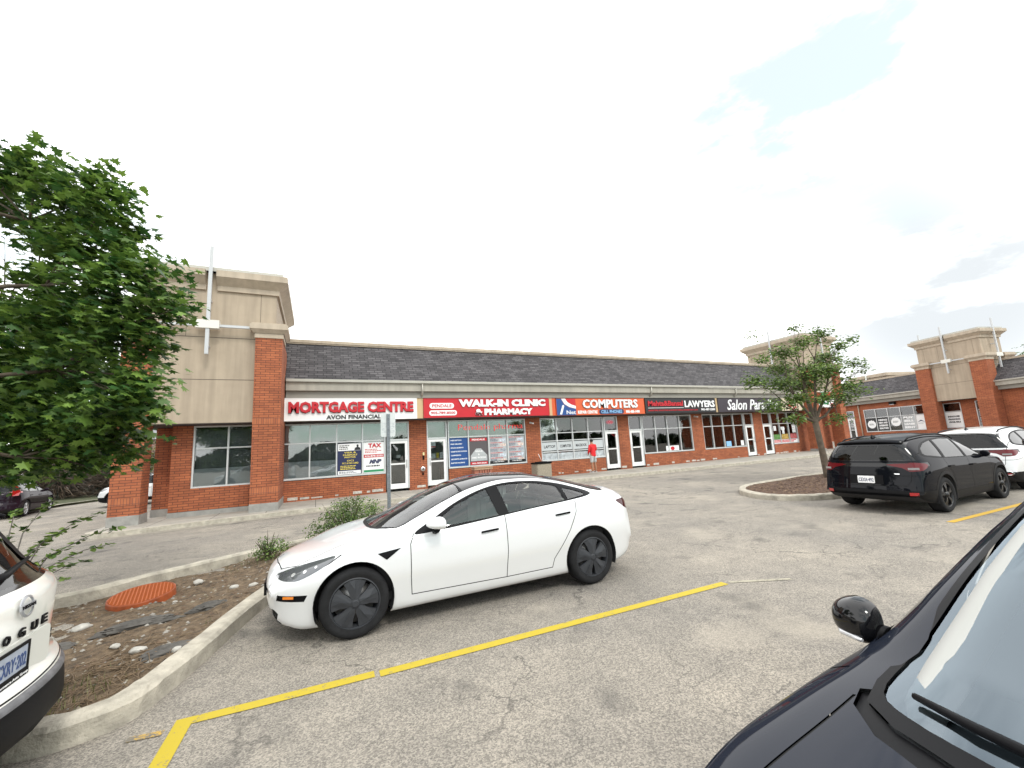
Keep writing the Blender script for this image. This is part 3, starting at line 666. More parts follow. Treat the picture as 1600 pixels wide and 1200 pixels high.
# ================================================================== THE RIGHT-HAND WING
WA = R(76); WO = Vector((51., 17., 0)); wu = Vector((math.cos(WA), math.sin(WA), 0)); wn = Vector((-wu.y, wu.x, 0))  # wn points to the camera side
WB = .37
wing = empty('brick_wing_building', (0, 0, 0), 0, 'low brick wing with posters in its windows, behind the parked suvs', 'building')
def WF(off, z=0): return face_frame(WO+wn*off+Vector((0, 0, z)), -wu, wn)     # local x = -s, z outward
MW = WF(0)
def wrect(bm, s0, s1, z0, z1, d0, d1, mi=0): rect(bm, MW, -s1, -s0, z0, z1, d0, d1, mi)
bm = bmesh.new()
ops = [(12.1, 13.3, 1.15, 3.6), (8.62, 9.46, .45, 3.6), (1.95, 7.55, 1.27, 3.6), (-.79, .52, 1.30, 3.5), (-2.75, -1.8, 1.33, 3.5)]
s = 22.
for a, b, z0, z1 in ops:
    wrect(bm, b, s, -.2, 4.2, -.3, 0); wrect(bm, a, b, -.2, z0, -.3, 0); wrect(bm, a, b, z1, 4.2, -.3, 0); s = a
wrect(bm, -20, s, -.2, 4.2, -.3, 0)
wrect(bm, -20, 22, -.2, 5.6, -9.3, -9.0)
fin('wall', bm, BRICK, wing)
bm = bmesh.new(); wrect(bm, -20, 22, 4.2, 4.52, -.1, .35); fin('fascia_lower', bm, FASD, wing)
bm = bmesh.new(); wrect(bm, -20, 22, 4.52, 4.86, -.1, .55); fin('fascia', bm, FASC, wing)
bm = bmesh.new(); wrect(bm, -20, 22, 4.86, 4.96, -.1, .66); fin('gutter', bm, METW, wing)
bm = bmesh.new(); v = [bm.verts.new(MW @ Vector(c)) for c in ((-22, 4.96, .6), (20, 4.96, .6), (20, 6.65, -1.0), (-22, 6.65, -1.0))]; f = bm.faces.new(v); uvl = bm.loops.layers.uv.verify()
for lp, q in zip(f.loops, ((0, 0), (42, 0), (42, 2.3), (0, 2.3))): lp[uvl].uv = q
roof2 = fin('roof', bm, SHING, wing, uv=False)
bm = bmesh.new(); wrect(bm, -20, 22, 6.63, 6.8, -1.35, -.95); fin('parapet_cap', bm, TANL, roof2)
window(wing, MW, -13.3, -12.1, 1.15, 3.6, [-12.7], [2.5]); window(wing, MW, -7.55, -1.95, 1.27, 3.6, [-6.40, -5.22, -4.05, -2.85], [2.72]); window(wing, MW, -.52, .79, 1.30, 3.5, [], [2.75]); window(wing, MW, 1.8, 2.75, 1.33, 3.5, [2.27], [2.75])
door(wing, MW, -9.46, -8.62, .42, 2.75, 3.6)
bm = bmesh.new()
for (s0, s1, z0, z1) in ((6.45, 7.5, 2.76, 3.54), (5.27, 6.36, 2.76, 3.54), (4.1, 5.18, 2.0, 3.54), (2.9, 4.0, 2.76, 3.54), (12.15, 13.25, 1.2, 3.55), (8.72, 9.36, 2.85, 3.5), (-.74, .47, 2.8, 3.45)):
    z = z0+.03
    while z < z1-.05: wrect(bm, s0, s1, z, z+.07, -.10, -.085); z += .115
fin('window_blind', bm, mat('blind_white', (.62, .62, .60), .6), wing)
bm = bmesh.new(); wrect(bm, -19, 21, .2, 4, -2.4, -2.3); wrect(bm, -19, 21, .3, .33, -2.3, -.31); fin('interior', bm, INT, wing)
bm = bmesh.new(); q = MW @ Vector((-7.98, 4.3, .08)); tube(bm, [q, MW @ Vector((-7.98, .4, .08))], .055, 8); fin('downspout', bm, TANL, wing)
bm = bmesh.new(); prism(bm, [((WO+wu*s_+wn*o_).x, (WO+wu*s_+wn*o_).y) for s_, o_ in ((-20, -.2), (22, -.2), (22, 3.6), (12.5, 3.9), (6, 3.3), (-20, 3.3))], .0, WB); tag(fin('wing_sidewalk', bm, CJ), kind='structure')
c_ = WO+wu*(-1.1)+wn*.95
t3 = tower((c_.x, c_.y, .42), WA-math.pi*.5-math.pi*0 if False else math.atan2(-wu.y, -wu.x), 'beige stucco tower on brick columns rising behind the parked suvs, white cross on its face', half=2.55, colw=1.1, back=2.2, side_cross=True, dh=.15, extra='wing2', soff=3.3)
# a second tower far behind the roof
t4 = empty('roof_tower', (60.6, 26.8, 0), math.atan2(-wu.y, -wu.x), 'small beige tower top showing above the far shingled roof', 'tower')
bm = bmesh.new(); bx(bm, -2.0, 2.0, 0, 4, 5.0, 7.45); fin('stucco_body', bm, TAN, t4)
bm = bmesh.new(); bx(bm, -2.1, 2.1, -.1, 4.1, 7.45, 7.6); bx(bm, -2.3, 2.3, -.3, 4.3, 7.6, 7.85); bx(bm, -2.15, 2.15, -.15, 4.15, 7.85, 7.98); fin('cornice', bm, TANL, t4)
bm = bmesh.new(); bx(bm, -.06, .06, -.42, -.3, 6.6, 8.6); fin('steel_post', bm, WPAINT, t4)
# ================================================================== CARS
def curve(pts):
    """smooth interpolation through (x, v), x descending or ascending"""
    P = sorted(pts); X = np.array([p[0] for p in P], float); V = np.array([p[1] for p in P], float)
    h = np.diff(X); d = np.diff(V)/h; m = np.zeros(len(X)); m[0] = d[0]; m[-1] = d[-1]
    for i in range(1, len(X)-1):
        if d[i-1]*d[i] <= 0: m[i] = 0
        else:
            w1 = 2*h[i]+h[i-1]; w2 = h[i]+2*h[i-1]; m[i] = (w1+w2)/(w1/d[i-1]+w2/d[i])
    def f(x):
        x = min(max(x, X[0]), X[-1]); i = min(int(np.searchsorted(X, x, 'right'))-1, len(X)-2); i = max(i, 0); t = (x-X[i])/h[i]
        return float(V[i]*(1+2*t)*(1-t)**2+m[i]*h[i]*t*(1-t)**2+V[i+1]*t*t*(3-2*t)+m[i+1]*h[i]*t*t*(t-1))
    return f
def car_surface(sp):
    F = {k: curve(sp[k]) for k in ('zt', 'zb', 'zsh', 'ysh', 'yw', 'zw', 'yr', 'zr', 'ys')}
    xf, xr = sp['xf'], sp['xr']; W = sp['W']
    # stations by arc length of the top and shoulder curves
    xs = [xf]; x = xf; fine = sp.get('fine', .055)
    while x > xr:
        e = 1e-3; s1 = abs(F['zt'](x)-F['zt'](x-e))/e; s2 = abs(F['zb'](x)-F['zb'](x-e))/e; s3 = abs(F['zr'](x)-F['zr'](x-e))/e; s4 = abs(F['yw'](x)-F['yw'](x-e))/e
        x -= max(.004, fine/math.sqrt(1+max(s1, s2, s3, s4)**2)); xs.append(max(x, xr))
    rows = []
    for x in xs:
        zt, zb, zsh, ysh, yw, zw, yr, zr, ys = [F[k](x) for k in ('zt', 'zb', 'zsh', 'ysh', 'yw', 'zw', 'yr', 'zr', 'ys')]
        zr = min(zr, zt-.002); zsh = min(zsh, zr-.004); zw = min(max(zw, zb+.03), zsh-.01) if zsh > zb+.05 else (zb+zsh)/2
        sec = [(0, zb), (ys*.5, zb), (ys-.06, zb), (ys-.02, zb+.012)]
        # lower side by cubic through control points
        C = [(ys, zb+.05), (yw, zw), (ysh, zsh)]
        hc = [(ys, zb+.05), (ys+(yw-ys)*sp.get('tuck', .75), zb+.05+(zw-zb-.05)*.45), (yw, zw), (yw-(yw-ysh)*.22, zw+(zsh-zw)*.55), (ysh, zsh)]
        zz = [c[1] for c in hc]
        for k in range(1, 5):
            if zz[k] <= zz[k-1]: zz[k] = zz[k-1]+.001
        g = curve([(z, c[0]) for z, c in zip(zz, hc)])
        for k in range(15):
            z = zz[0]+(zz[-1]-zz[0])*k/14; sec.append((g(z), z))
        # pillar region: nearly straight with slight bulge
        bul = sp.get('bulge', .018)
        for k in range(1, 10):
            t = k/10; yy = ysh+(yr-ysh)*t; z = zsh+(zr-zsh)*t; sec.append((yy+bul*math.sin(math.pi*t)*min(1, (zr-zsh)/.3), z+.004*math.sin(math.pi*t)))
        ex = sp.get('crown', 2.3)
        for k in range(0, 13):
            a = 1-k/12; yy = yr*a; sec.append((yy, zr+(zt-zr)*(1-a**ex)))
        # rounding of the rail
        S2 = [list(p) for p in sec]
        for _ in range(2):
            T = [p[:] for p in S2]
            for i in range(20, 38):
                if 0 < i < len(S2)-1: T[i] = [(S2[i-1][0]+2*S2[i][0]+S2[i+1][0])/4, (S2[i-1][1]+2*S2[i][1]+S2[i+1][1])/4]
            S2 = T
        rows.append([(x, p[0], p[1]) for p in S2])
    bm = bmesh.new(); bf, br = sp['bowf'], sp['bowr']
    def warp(x, y, z):
        a = abs(y)/W; wf = sm((x-(xf-.9))/.9); wr = sm(((xr+.9)-x)/.9)
        X = x-bf*(a**2.4)*wf+br*(a**2.4)*wr
        if 'lean' in sp: X += sp['lean'](x, y, z)
        return X
    V = {}
    for sgn in (1, -1):
        for i, row in enumerate(rows):
            for j, (x, y, z) in enumerate(row):
                if sgn < 0 and (j == 0 or j == len(row)-1): V[sgn, i, j] = V[1, i, j]; continue
                V[sgn, i, j] = bm.verts.new((warp(x, y, z), y*sgn, z))
    nj = len(rows[0])
    for sgn in (1, -1):
        for i in range(len(rows)-1):
            for j in range(nj-1):
                q = [V[sgn, i, j], V[sgn, i+1, j], V[sgn, i+1, j+1], V[sgn, i, j+1]]
                if sgn > 0: q.reverse()
                try: bm.faces.new(q).smooth = True
                except ValueError: pass
    for i in (0, len(rows)-1):
        ring = [V[1, i, j] for j in range(nj)]+[V[-1, i, j] for j in range(nj-2, 0, -1)]
        try: bm.faces.new(ring)
        except ValueError: pass
    bmesh.ops.remove_doubles(bm, verts=bm.verts[:], dist=.0006)
    bmesh.ops.recalc_face_normals(bm, faces=bm.faces[:])
    return bm
AX = {'xz': (0, 2), 'xy': (0, 1), 'yz': (1, 2)}
def cut_poly(bm, P, plane, flt=None, closed=True):
    a, b = AX[plane]; n = len(P)
    for i in range(n if closed else n-1):
        p, q = P[i], P[(i+1) % n]; dx, dy = q[0]-p[0], q[1]-p[1]; l = math.hypot(dx, dy)
        if l < 1e-6: continue
        nn = [0, 0, 0]; nn[a] = dy/l; nn[b] = -dx/l; co = [0, 0, 0]; co[a], co[b] = p
        lo0, hi0 = min(p[0], q[0])-.002, max(p[0], q[0])+.002; lo1, hi1 = min(p[1], q[1])-.002, max(p[1], q[1])+.002
        fs = []
        for f in bm.faces:
            c = [v.co for v in f.verts]
            A = [v[a] for v in c]
            if max(A) < lo0 or min(A) > hi0: continue
            B = [v[b] for v in c]
            if max(B) < lo1 or min(B) > hi1: continue
            if flt and not flt(f.calc_center_median()): continue
            d = [(v[a]-p[0])*nn[a]+(v[b]-p[1])*nn[b] for v in c]
            if max(d) <= 1e-5 or min(d) >= -1e-5: continue
            fs.append(f)
        if fs:
            g = set(fs)
            for f in fs: g.update(f.edges); g.update(f.verts)
            bmesh.ops.bisect_plane(bm, geom=list(g), dist=1e-5, plane_co=co, plane_no=nn)
def circ(cx, cz, r, n=40, a0=0, a1=360): return [(cx+r*math.cos(R(a0+(a1-a0)*k/n)), cz+r*math.sin(R(a0+(a1-a0)*k/n))) for k in range(n)]
def smooth_poly(P, n=4): return smooth_loop(P, n)
def near_line(P, x, z, w, closed=False):
    for i in range(len(P)-(0 if closed else 1)):
        (x0, z0), (x1, z1) = P[i], P[(i+1) % len(P)]; dx, dz = x1-x0, z1-z0; l2 = dx*dx+dz*dz
        if l2 < 1e-12: continue
        t = max(0, min(1, ((x-x0)*dx+(z-z0)*dz)/l2))
        if (x-x0-t*dx)**2+(z-z0-t*dz)**2 < w*w: return True
    return False
def offs_line(P, d):
    out = []
    for i, p in enumerate(P):
        a = Vector(P[max(i-1, 0)]); b = Vector(P[min(i+1, len(P)-1)]); t = (b-a).normalized(); out.append((p[0]-t.y*d, p[1]+t.x*d))
    return out
def shell_parts(src, regions, root, extra_inset={}):
    """src: cut bmesh; regions: list of dicts(name, test, mat, label, side) ; returns dict of objects. Normals come from the uncut surface."""
    pass
def build_shell(sp, cuts, regions, root):
    base = car_surface(sp); base.normal_update()
    # reference for normals
    tri = base.copy(); bmesh.ops.triangulate(tri, faces=[f for f in tri.faces])
    tri.normal_update(); tri.verts.ensure_lookup_table(); tri.faces.ensure_lookup_table(); bvh = BVHTree.FromBMesh(tri)
    def nrm(co):
        loc, n_, idx, d = bvh.find_nearest(co)
        if idx is None: return Vector((0, 0, 1))
        vs = tri.faces[idx].verts; a, b, c = [v.co for v in vs]
        v0, v1, v2 = b-a, c-a, loc-a; d00, d01, d11, d20, d21 = v0.dot(v0), v0.dot(v1), v1.dot(v1), v2.dot(v0), v2.dot(v1); den = d00*d11-d01*d01
        if abs(den) < 1e-14: return vs[0].normal.copy()
        q = (d11*d20-d01*d21)/den; r = (d00*d21-d01*d20)/den
        n = vs[0].normal*(1-q-r)+vs[1].normal*q+vs[2].normal*r
        return n.normalized() if n.length > 1e-6 else n_
    for P, plane, flt, closed in cuts: cut_poly(base, P, plane, flt, closed)
    groups = {}
    for f in base.faces:
        c = f.calc_center_median()
        for k, rg in enumerate(regions):
            if rg['test'](c, f.normal):
                if rg.get('drop'): groups.setdefault('__', []); break
                side = '' if not rg.get('side') else ('L' if c.y > 0 else 'R')
                groups.setdefault((k, side), []).append(f); break
    objs = {}
    for key, fs in groups.items():
        if key == '__' or not fs: continue
        k, side = key; rg = regions[k]; vm = {}; co = []; nn = []; faces = []
        ins = rg.get('inset', 0)
        for f in fs:
            idx = []
            for v in f.verts:
                if v not in vm:
                    vm[v] = len(co); n = nrm(v.co); nn.append(n); co.append(v.co-n*ins)
                idx.append(vm[v])
            faces.append(idx)
        me = bpy.data.meshes.new(rg['name']); me.from_pydata([tuple(c) for c in co], [], faces); me.update()
        me.materials.append(rg['mat'])
        for p in me.polygons: p.use_smooth = True
        me.normals_split_custom_set_from_vertices([tuple(n) for n in nn])
        o = bpy.data.objects.new(rg['name'], me); S.collection.objects.link(o)
        par = rg.get('parent'); o.parent = objs[(par, side)] if (par, side) in objs else (objs[(par, '')] if (par, '') in objs else root)
        if rg.get('label'): o['label'] = rg['label']
        objs[(rg['name'], side)] = o
    base.free()
    return objs, nrm
def flange(obj, cx, cz, r, depth, m):
    pass
def wheel(parent, x, y, r, style, side, tw=.22, rim=None, name='wheel', steer=0):
    """outside faces +y for side=1"""
    wmt = empty(name, (x, y, r), 0 if side > 0 else math.pi); wmt.parent = parent; wmt.rotation_euler = (0, 0, (0 if side > 0 else math.pi)+R(steer))
    bm = bmesh.new(); rr = rim or r*.70
    prof = [(rr-.01, -tw), (rr+.02, -tw-.004), (r*.90, -tw-.008), (r-.012, -tw+.012), (r, -tw+.04), (r, -.045), (r-.004, -.035), (r-.014, -.012), (r*.9, .004), (rr+.03, .004), (rr+.008, -.006), (rr-.012, -.012)]
    lathe(bm, prof, 56)
    fin('tyre', bm, RUB, wmt, uv=False)
    dk = {'aero': mat('wheel_grey', (.036, .038, .043), .5, .0, spec=.3), 'black': mat('wheel_black', (.010, .010, .011), .3, .0, spec=.4), 'silver': mat('wheel_silver', (.5, .5, .51), .3, .8)}[style]
    bm = bmesh.new(); lathe(bm, [(rr, -.01), (rr-.012, -.004), (rr-.02, -.02), (rr-.03, -.09), (rr-.035, -tw+.01)], 56)
    if style == 'aero':
        # five broad blades with tapering slots between them
        n = 5
        for k in range(n):
            a = 2*math.pi*k/n+.3
            def pt(rad, ang, yy): return (rad*math.cos(a+ang), yy, rad*math.sin(a+ang))
            for s in (1, -1):
                A = [(.045, .0, .008), (.05, .60*s, .004), (.085, .60*s, -.002), (rr*.60, .47*s, -.012), (rr-.022, .50*s, -.016), (rr-.018, .25*s, -.012), (rr-.018, 0, -.008), (rr*.55, 0, .012)]
                vs = [bm.verts.new(pt(*q)) for q in A]
                f = bm.faces.new(vs if s < 0 else list(reversed(vs)))
                B = [bm.verts.new((v.co.x*.97, v.co.y-.035, v.co.z*.97)) for v in vs]
                for i in range(1, 5): 
                    q = (vs[i], B[i], B[i+1], vs[i+1]); bm.faces.new(q)
    else:
        n = 5
        for k in range(n):
            for off in (-.13, .13):
                a = 2*math.pi*k/n+.2
                i0, i1 = .05, rr-.02
                q = []
                for rad, w, yy in ((i0, .018, -.012), (i1*.6, .015, -.006), (i1, .020, -.016)):
                    an = a+off*(rad/i1)*1.1; c = Vector((rad*math.cos(an), yy, rad*math.sin(an))); t = Vector((-math.sin(an), 0, math.cos(an)))*w
                    q.append((bm.verts.new(c-t), bm.verts.new(c+t), bm.verts.new(c+t*1.3+Vector((0, -.035, 0))), bm.verts.new(c-t*1.3+Vector((0, -.035, 0)))))
                for A, B in zip(q, q[1:]):
                    for i, j in ((0, 1), (1, 2), (3, 0)): bm.faces.new((A[i], A[j], B[j], B[i]))
    lathe(bm, [(.001, .012), (.028, .012), (.034, .006), (.06, -.004), (.07, -.04)], 24)
    for f in bm.faces: f.smooth = False if style == 'aero' else f.smooth
    bmesh.ops.recalc_face_normals(bm, faces=bm.faces[:])
    rm = fin('rim', bm, dk, wmt, uv=False)
    bm = bmesh.new(); lathe(bm, [(.001, -.075), (rr*.78, -.075), (rr*.78, -.095), (.001, -.095)], 32); lathe(bm, [(rr-.04, -tw+.03), (.001, -tw+.03)], 32, mi=1)
    fin('brake_disc', bm, [mat('brake_steel', (.25, .24, .23), .4, .8), DARK], wmt, uv=False)
    return wmt
def arch_liners(par, xw, rz, Ra, yo, yi=.5):
    for x in xw:
        for s in (1, -1):
            bm = bmesh.new(); pr = []
            for k in range(25):
                a = R(-22+224*k/24); pr.append((x+Ra*math.cos(a), rz+Ra*math.sin(a)))
            A = [bm.verts.new((p[0], s*yo(p[0]), p[1])) for p in pr]; B = [bm.verts.new((p[0], s*yi, p[1])) for p in pr]
            for i in range(24): bm.faces.new((A[i], A[i+1], B[i+1], B[i])).smooth = True
            bm.faces.new(B); fin('wheel_arch_liner', bm, DARK, par)
def seat(bm, x, y, z, w=.5, h=.62):
    bx(bm, x-.25, x+.28, y-w/2, y+w/2, z, z+.16, bev=.05)
    q = len(bm.verts); fs = bx(bm, x-.36, x-.22, y-w/2, y+w/2, z+.08, z+h, bev=.05)
    bx(bm, x-.40, x-.30, y-.13, y+.13, z+h+.03, z+h+.21, bev=.04)
def plate_obj(name, parent, M, w, h, text, m_bg, m_tx, z=0, sub=None, framem=None):
    bm = bmesh.new(); polyplate(bm, M, rounded(-w/2, w/2, -h/2, h/2, .012, 3), 0, .004); o = fin(name, bm, m_bg, parent)
    bm = bmesh.new(); put_text(bm, text, M @ Matrix.Translation((0, 0, .0045)), -w*.44, w*.44, -h*.30, h*.22, .012, .01, depth=.002)
    if sub: put_text(bm, sub, M @ Matrix.Translation((0, 0, .0045)), -w*.2, w*.2, h*.30, h*.43, .012, .01, depth=.0015)
    fin('plate_text', bm, m_tx, o)
    if framem:
        bm = bmesh.new()
        for a, b, c, d in ((-w/2-.012, w/2+.012, -h/2-.012, -h/2+.012), (-w/2-.012, w/2+.012, h/2-.006, h/2+.012), (-w/2-.012, -w/2+.005, -h/2+.012, h/2-.006), (w/2-.005, w/2+.012, -h/2+.012, h/2-.006)): rect(bm, M, a, b, c, d, 0, .008)
        fin('plate_frame', bm, framem, o)
    return o

# ---- paints
def paint(name, col, metal=0, rough=.28, coat=1.0, var=.0):
    m, n, l, b = nodes_of(name); b.inputs['Base Color'].default_value = (*col, 1); b.inputs['Metallic'].default_value = metal; b.inputs['Roughness'].default_value = rough
    dk_ = sum(col) < .3; b.inputs['Coat Weight'].default_value = .42 if dk_ else coat; b.inputs['Coat Roughness'].default_value = .02; b.inputs['Specular IOR Level'].default_value = .0 if dk_ else .5
    t = n.new('ShaderNodeTexCoord'); q = n.new('ShaderNodeTexNoise'); q.inputs['Scale'].default_value = 2.2; q.inputs['Detail'].default_value = 9; q.inputs['Roughness'].default_value = .75
    l.new(t.outputs['Object'], q.inputs['Vector']); mr = n.new('ShaderNodeMapRange'); mr.inputs['From Min'].default_value = .35; mr.inputs['From Max'].default_value = .75
    mr.inputs['To Min'].default_value = .015; mr.inputs['To Max'].default_value = .06 if sum(col) < 1 else .12; l.new(q.outputs['Fac'], mr.inputs['Value']); l.new(mr.outputs[0], b.inputs['Coat Roughness'])
    # thin road dust low on the body
    sx = n.new('ShaderNodeSeparateXYZ'); l.new(t.outputs['Object'], sx.inputs[0])
    m2 = n.new('ShaderNodeMapRange'); m2.inputs['From Min'].default_value = .12; m2.inputs['From Max'].default_value = .55; m2.inputs['To Min'].default_value = .38 if sum(col) > 1 else .03; m2.inputs['To Max'].default_value = .0
    l.new(sx.outputs['Z'], m2.inputs['Value']); mu = n.new('ShaderNodeMath'); mu.operation = 'MULTIPLY'; l.new(m2.outputs[0], mu.inputs[0]); l.new(q.outputs['Fac'], mu.inputs[1])
    x = n.new('ShaderNodeMix'); x.data_type = 'RGBA'; x.inputs[6].default_value = (*col, 1); x.inputs[7].default_value = (.30, .27, .23, 1); l.new(mu.outputs[0], x.inputs['Factor']); l.new(x.outputs[2], b.inputs['Base Color'])
    return m
P_WHITE = paint('car_paint_white', (.70, .705, .71)); P_PEARL = paint('car_paint_pearl', (.70, .70, .65)); P_BLACK = paint('car_paint_black', (.005, .0055, .008), .0, .2); P_NAVY = paint('car_paint_dark_blue', (.013, .016, .025), .0, .25)
P_PLUM = paint('car_paint_plum', (.018, .010, .017), .0, .3)
GAP = mat('panel_gap', (.01, .01, .01), .9); GLOSSB = mat('gloss_black', (.005, .005, .006), .06, spec=.5); SEATM = mat('seat_black', (.03, .03, .032), .7); SEATL = mat('seat_light', (.42, .41, .39), .7)

def sedan_spec(hood=0.0):
    return dict(xf=2.28, xr=-2.415, W=.925, bowf=.24, bowr=.16, crown=2.4, bulge=.02, fine=.06, tuck=.42, lean=lambda x, y, z: .075*sm((-1.75-x)/.6),
        zt=[(2.28, .52), (2.27, .585), (2.23, .66), (2.12, .735+hood*.3), (1.9, .80+hood*.6), (1.6, .885+hood), (1.22, .965+hood), (.9, 1.09+hood*.6), (.5, 1.265), (.1, 1.385), (-.35, 1.443), (-.75, 1.432), (-1.15, 1.37), (-1.55, 1.275), (-1.9, 1.175), (-2.15, 1.125), (-2.29, 1.115), (-2.34, 1.07), (-2.37, .95), (-2.40, .72), (-2.415, .5)],
        zb=[(2.28, .42), (2.26, .29), (2.18, .19), (2.0, .14), (1.8, .145), (1.5, .16), (-1.7, .19), (-2.1, .23), (-2.35, .31), (-2.415, .42)],
        zsh=[(2.28, .49), (2.2, .60), (2.0, .69+hood*.4), (1.7, .775+hood*.8), (1.44, .835+hood), (1.1, .865+hood), (.8, .88+hood), (0, .93), (-.8, .985), (-1.44, 1.04), (-1.8, 1.045), (-2.15, 1.03), (-2.31, .99), (-2.38, .8), (-2.415, .47)],
        ysh=[(2.28, .55), (2.2, .66), (2.0, .755), (1.7, .83), (1.44, .865), (1.0, .87), (0, .868), (-.8, .868), (-1.3, .86), (-1.7, .83), (-2.1, .775), (-2.32, .72), (-2.415, .62)],
        yw=[(2.28, .60), (2.22, .71), (2.1, .80), (1.85, .875), (1.5, .915), (1.1, .905), (.5, .908), (-.5, .912), (-1.1, .918), (-1.5, .925), (-1.9, .90), (-2.2, .85), (-2.35, .79), (-2.415, .70)],
        zw=[(2.28, .46), (2.1, .52), (1.6, .62), (.5, .60), (-1.0, .64), (-1.6, .68), (-2.2, .66), (-2.415, .45)],
        ys=[(2.28, .50), (2.2, .66), (2.0, .78), (1.5, .86), (1.0, .855), (-1.0, .865), (-1.5, .88), (-2.0, .84), (-2.3, .76), (-2.415, .62)],
        yr=[(2.28, .40), (2.1, .56), (1.9, .64), (1.6, .69), (1.25, .725), (1.0, .735), (.6, .66), (.2, .60), (-.3, .565), (-.9, .555), (-1.4, .56), (-1.8, .575), (-2.15, .60), (-2.35, .60), (-2.415, .55)],
        zr=[(2.28, .50), (2.2, .63), (2.05, .715+hood*.3), (1.9, .77+hood*.6), (1.6, .86+hood), (1.2, .935+hood), (.98, .965+hood), (.8, 1.04+hood*.5), (.4, 1.21), (.05, 1.325), (-.35, 1.385), (-.75, 1.37), (-1.15, 1.295), (-1.5, 1.20), (-1.8, 1.115), (-2.1, 1.07), (-2.28, 1.05), (-2.36, .93), (-2.415, .48)])
def suv_spec(kind='a'):
    k = kind == 'b'   # b: boxier, upright tailgate
    rr_ = [(-1.5, 1.63), (-1.95, 1.585), (-2.12, 1.55), (-2.19, 1.47), (-2.245, 1.33), (-2.28, 1.2), (-2.30, 1.08), (-2.325, .98), (-2.345, .85), (-2.365, .70), (-2.38, .55), (-2.385, .44)]
    if k: rr_ = [(-1.3, 1.66), (-1.6, 1.625), (-1.75, 1.58), (-1.87, 1.50), (-2.0, 1.36), (-2.12, 1.22), (-2.22, 1.13), (-2.262, 1.08), (-2.28, 1.0), (-2.285, .85), (-2.29, .70), (-2.345, .62), (-2.375, .50), (-2.38, .40)]
    return dict(**({'lean': (lambda x, y, z: -.024*sm((z-.955)/.03)*sm((1.15-z)/.06)*sm((-2.15-x)/.08))} if k else {}), xf=2.27, xr=rr_[-1][0], W=.93, bowf=.26, bowr=.14 if not k else .32, crown=3.2, bulge=.02, fine=.065,
        zt=[(2.27, .60), (2.255, .72), (2.2, .86), (2.05, .96), (1.7, 1.03), (1.35, 1.075), (1.0, 1.18), (.6, 1.40), (.2, 1.565), (-.2, 1.645), (-.8, 1.665)]+rr_,
        zb=[(2.27, .52), (2.25, .36), (2.15, .26), (1.8, .21), (-1.8, .22), (-2.2, .29), (rr_[-1][0], .38)],
        zsh=[(2.27, .57), (2.2, .74), (2.0, .88), (1.6, .955), (1.2, 1.0), (.8, 1.03), (0, 1.05), (-.8, 1.08), (-1.5, 1.12), (-2.0, 1.13), (-2.2, 1.1), (-2.3, .95), (-2.36, .60), (rr_[-1][0], .42)],
        ysh=[(2.27, .62), (2.15, .74), (1.9, .82), (1.4, .87), (.8, .875), (-1.3, .875), (-1.8, .86), (-2.15, .83), (-2.3, .80), (rr_[-1][0], .78)],
        yw=[(2.27, .68), (2.15, .80), (1.9, .89), (1.5, .925), (1.0, .91), (0, .91), (-1.0, .918), (-1.45, .932), (-1.9, .925), (-2.2, .90), (rr_[-1][0], .86)],
        zw=[(2.27, .5), (1.5, .68), (0, .66), (-1.5, .74), (-2.2, .68), (rr_[-1][0], .41)],
        ys=[(2.27, .60), (2.1, .76), (1.5, .86), (0, .87), (-1.5, .88), (-2.0, .87), (rr_[-1][0], .80)],
        yr=[(2.27, .45), (2.0, .66), (1.5, .72), (1.15, .745), (.6, .675), (.1, .62), (-.5, .60), (-1.5, .60), (-2.0, .605), (-2.15, .62), (-2.25, .68), (-2.30, .74), (rr_[-1][0], .74)],
        zr=[(2.27, .585), (2.2, .82), (2.0, .925), (1.6, .995), (1.15, 1.05), (.95, 1.09), (.55, 1.30), (.15, 1.46), (-.3, 1.555), (-1.0, 1.57), (-1.6, 1.535), (-2.0, 1.485), (-2.12, 1.44), (-2.19, 1.35), (-2.25, 1.22), (-2.30, 1.03), (-2.36, .66), (rr_[-1][0], .43)])

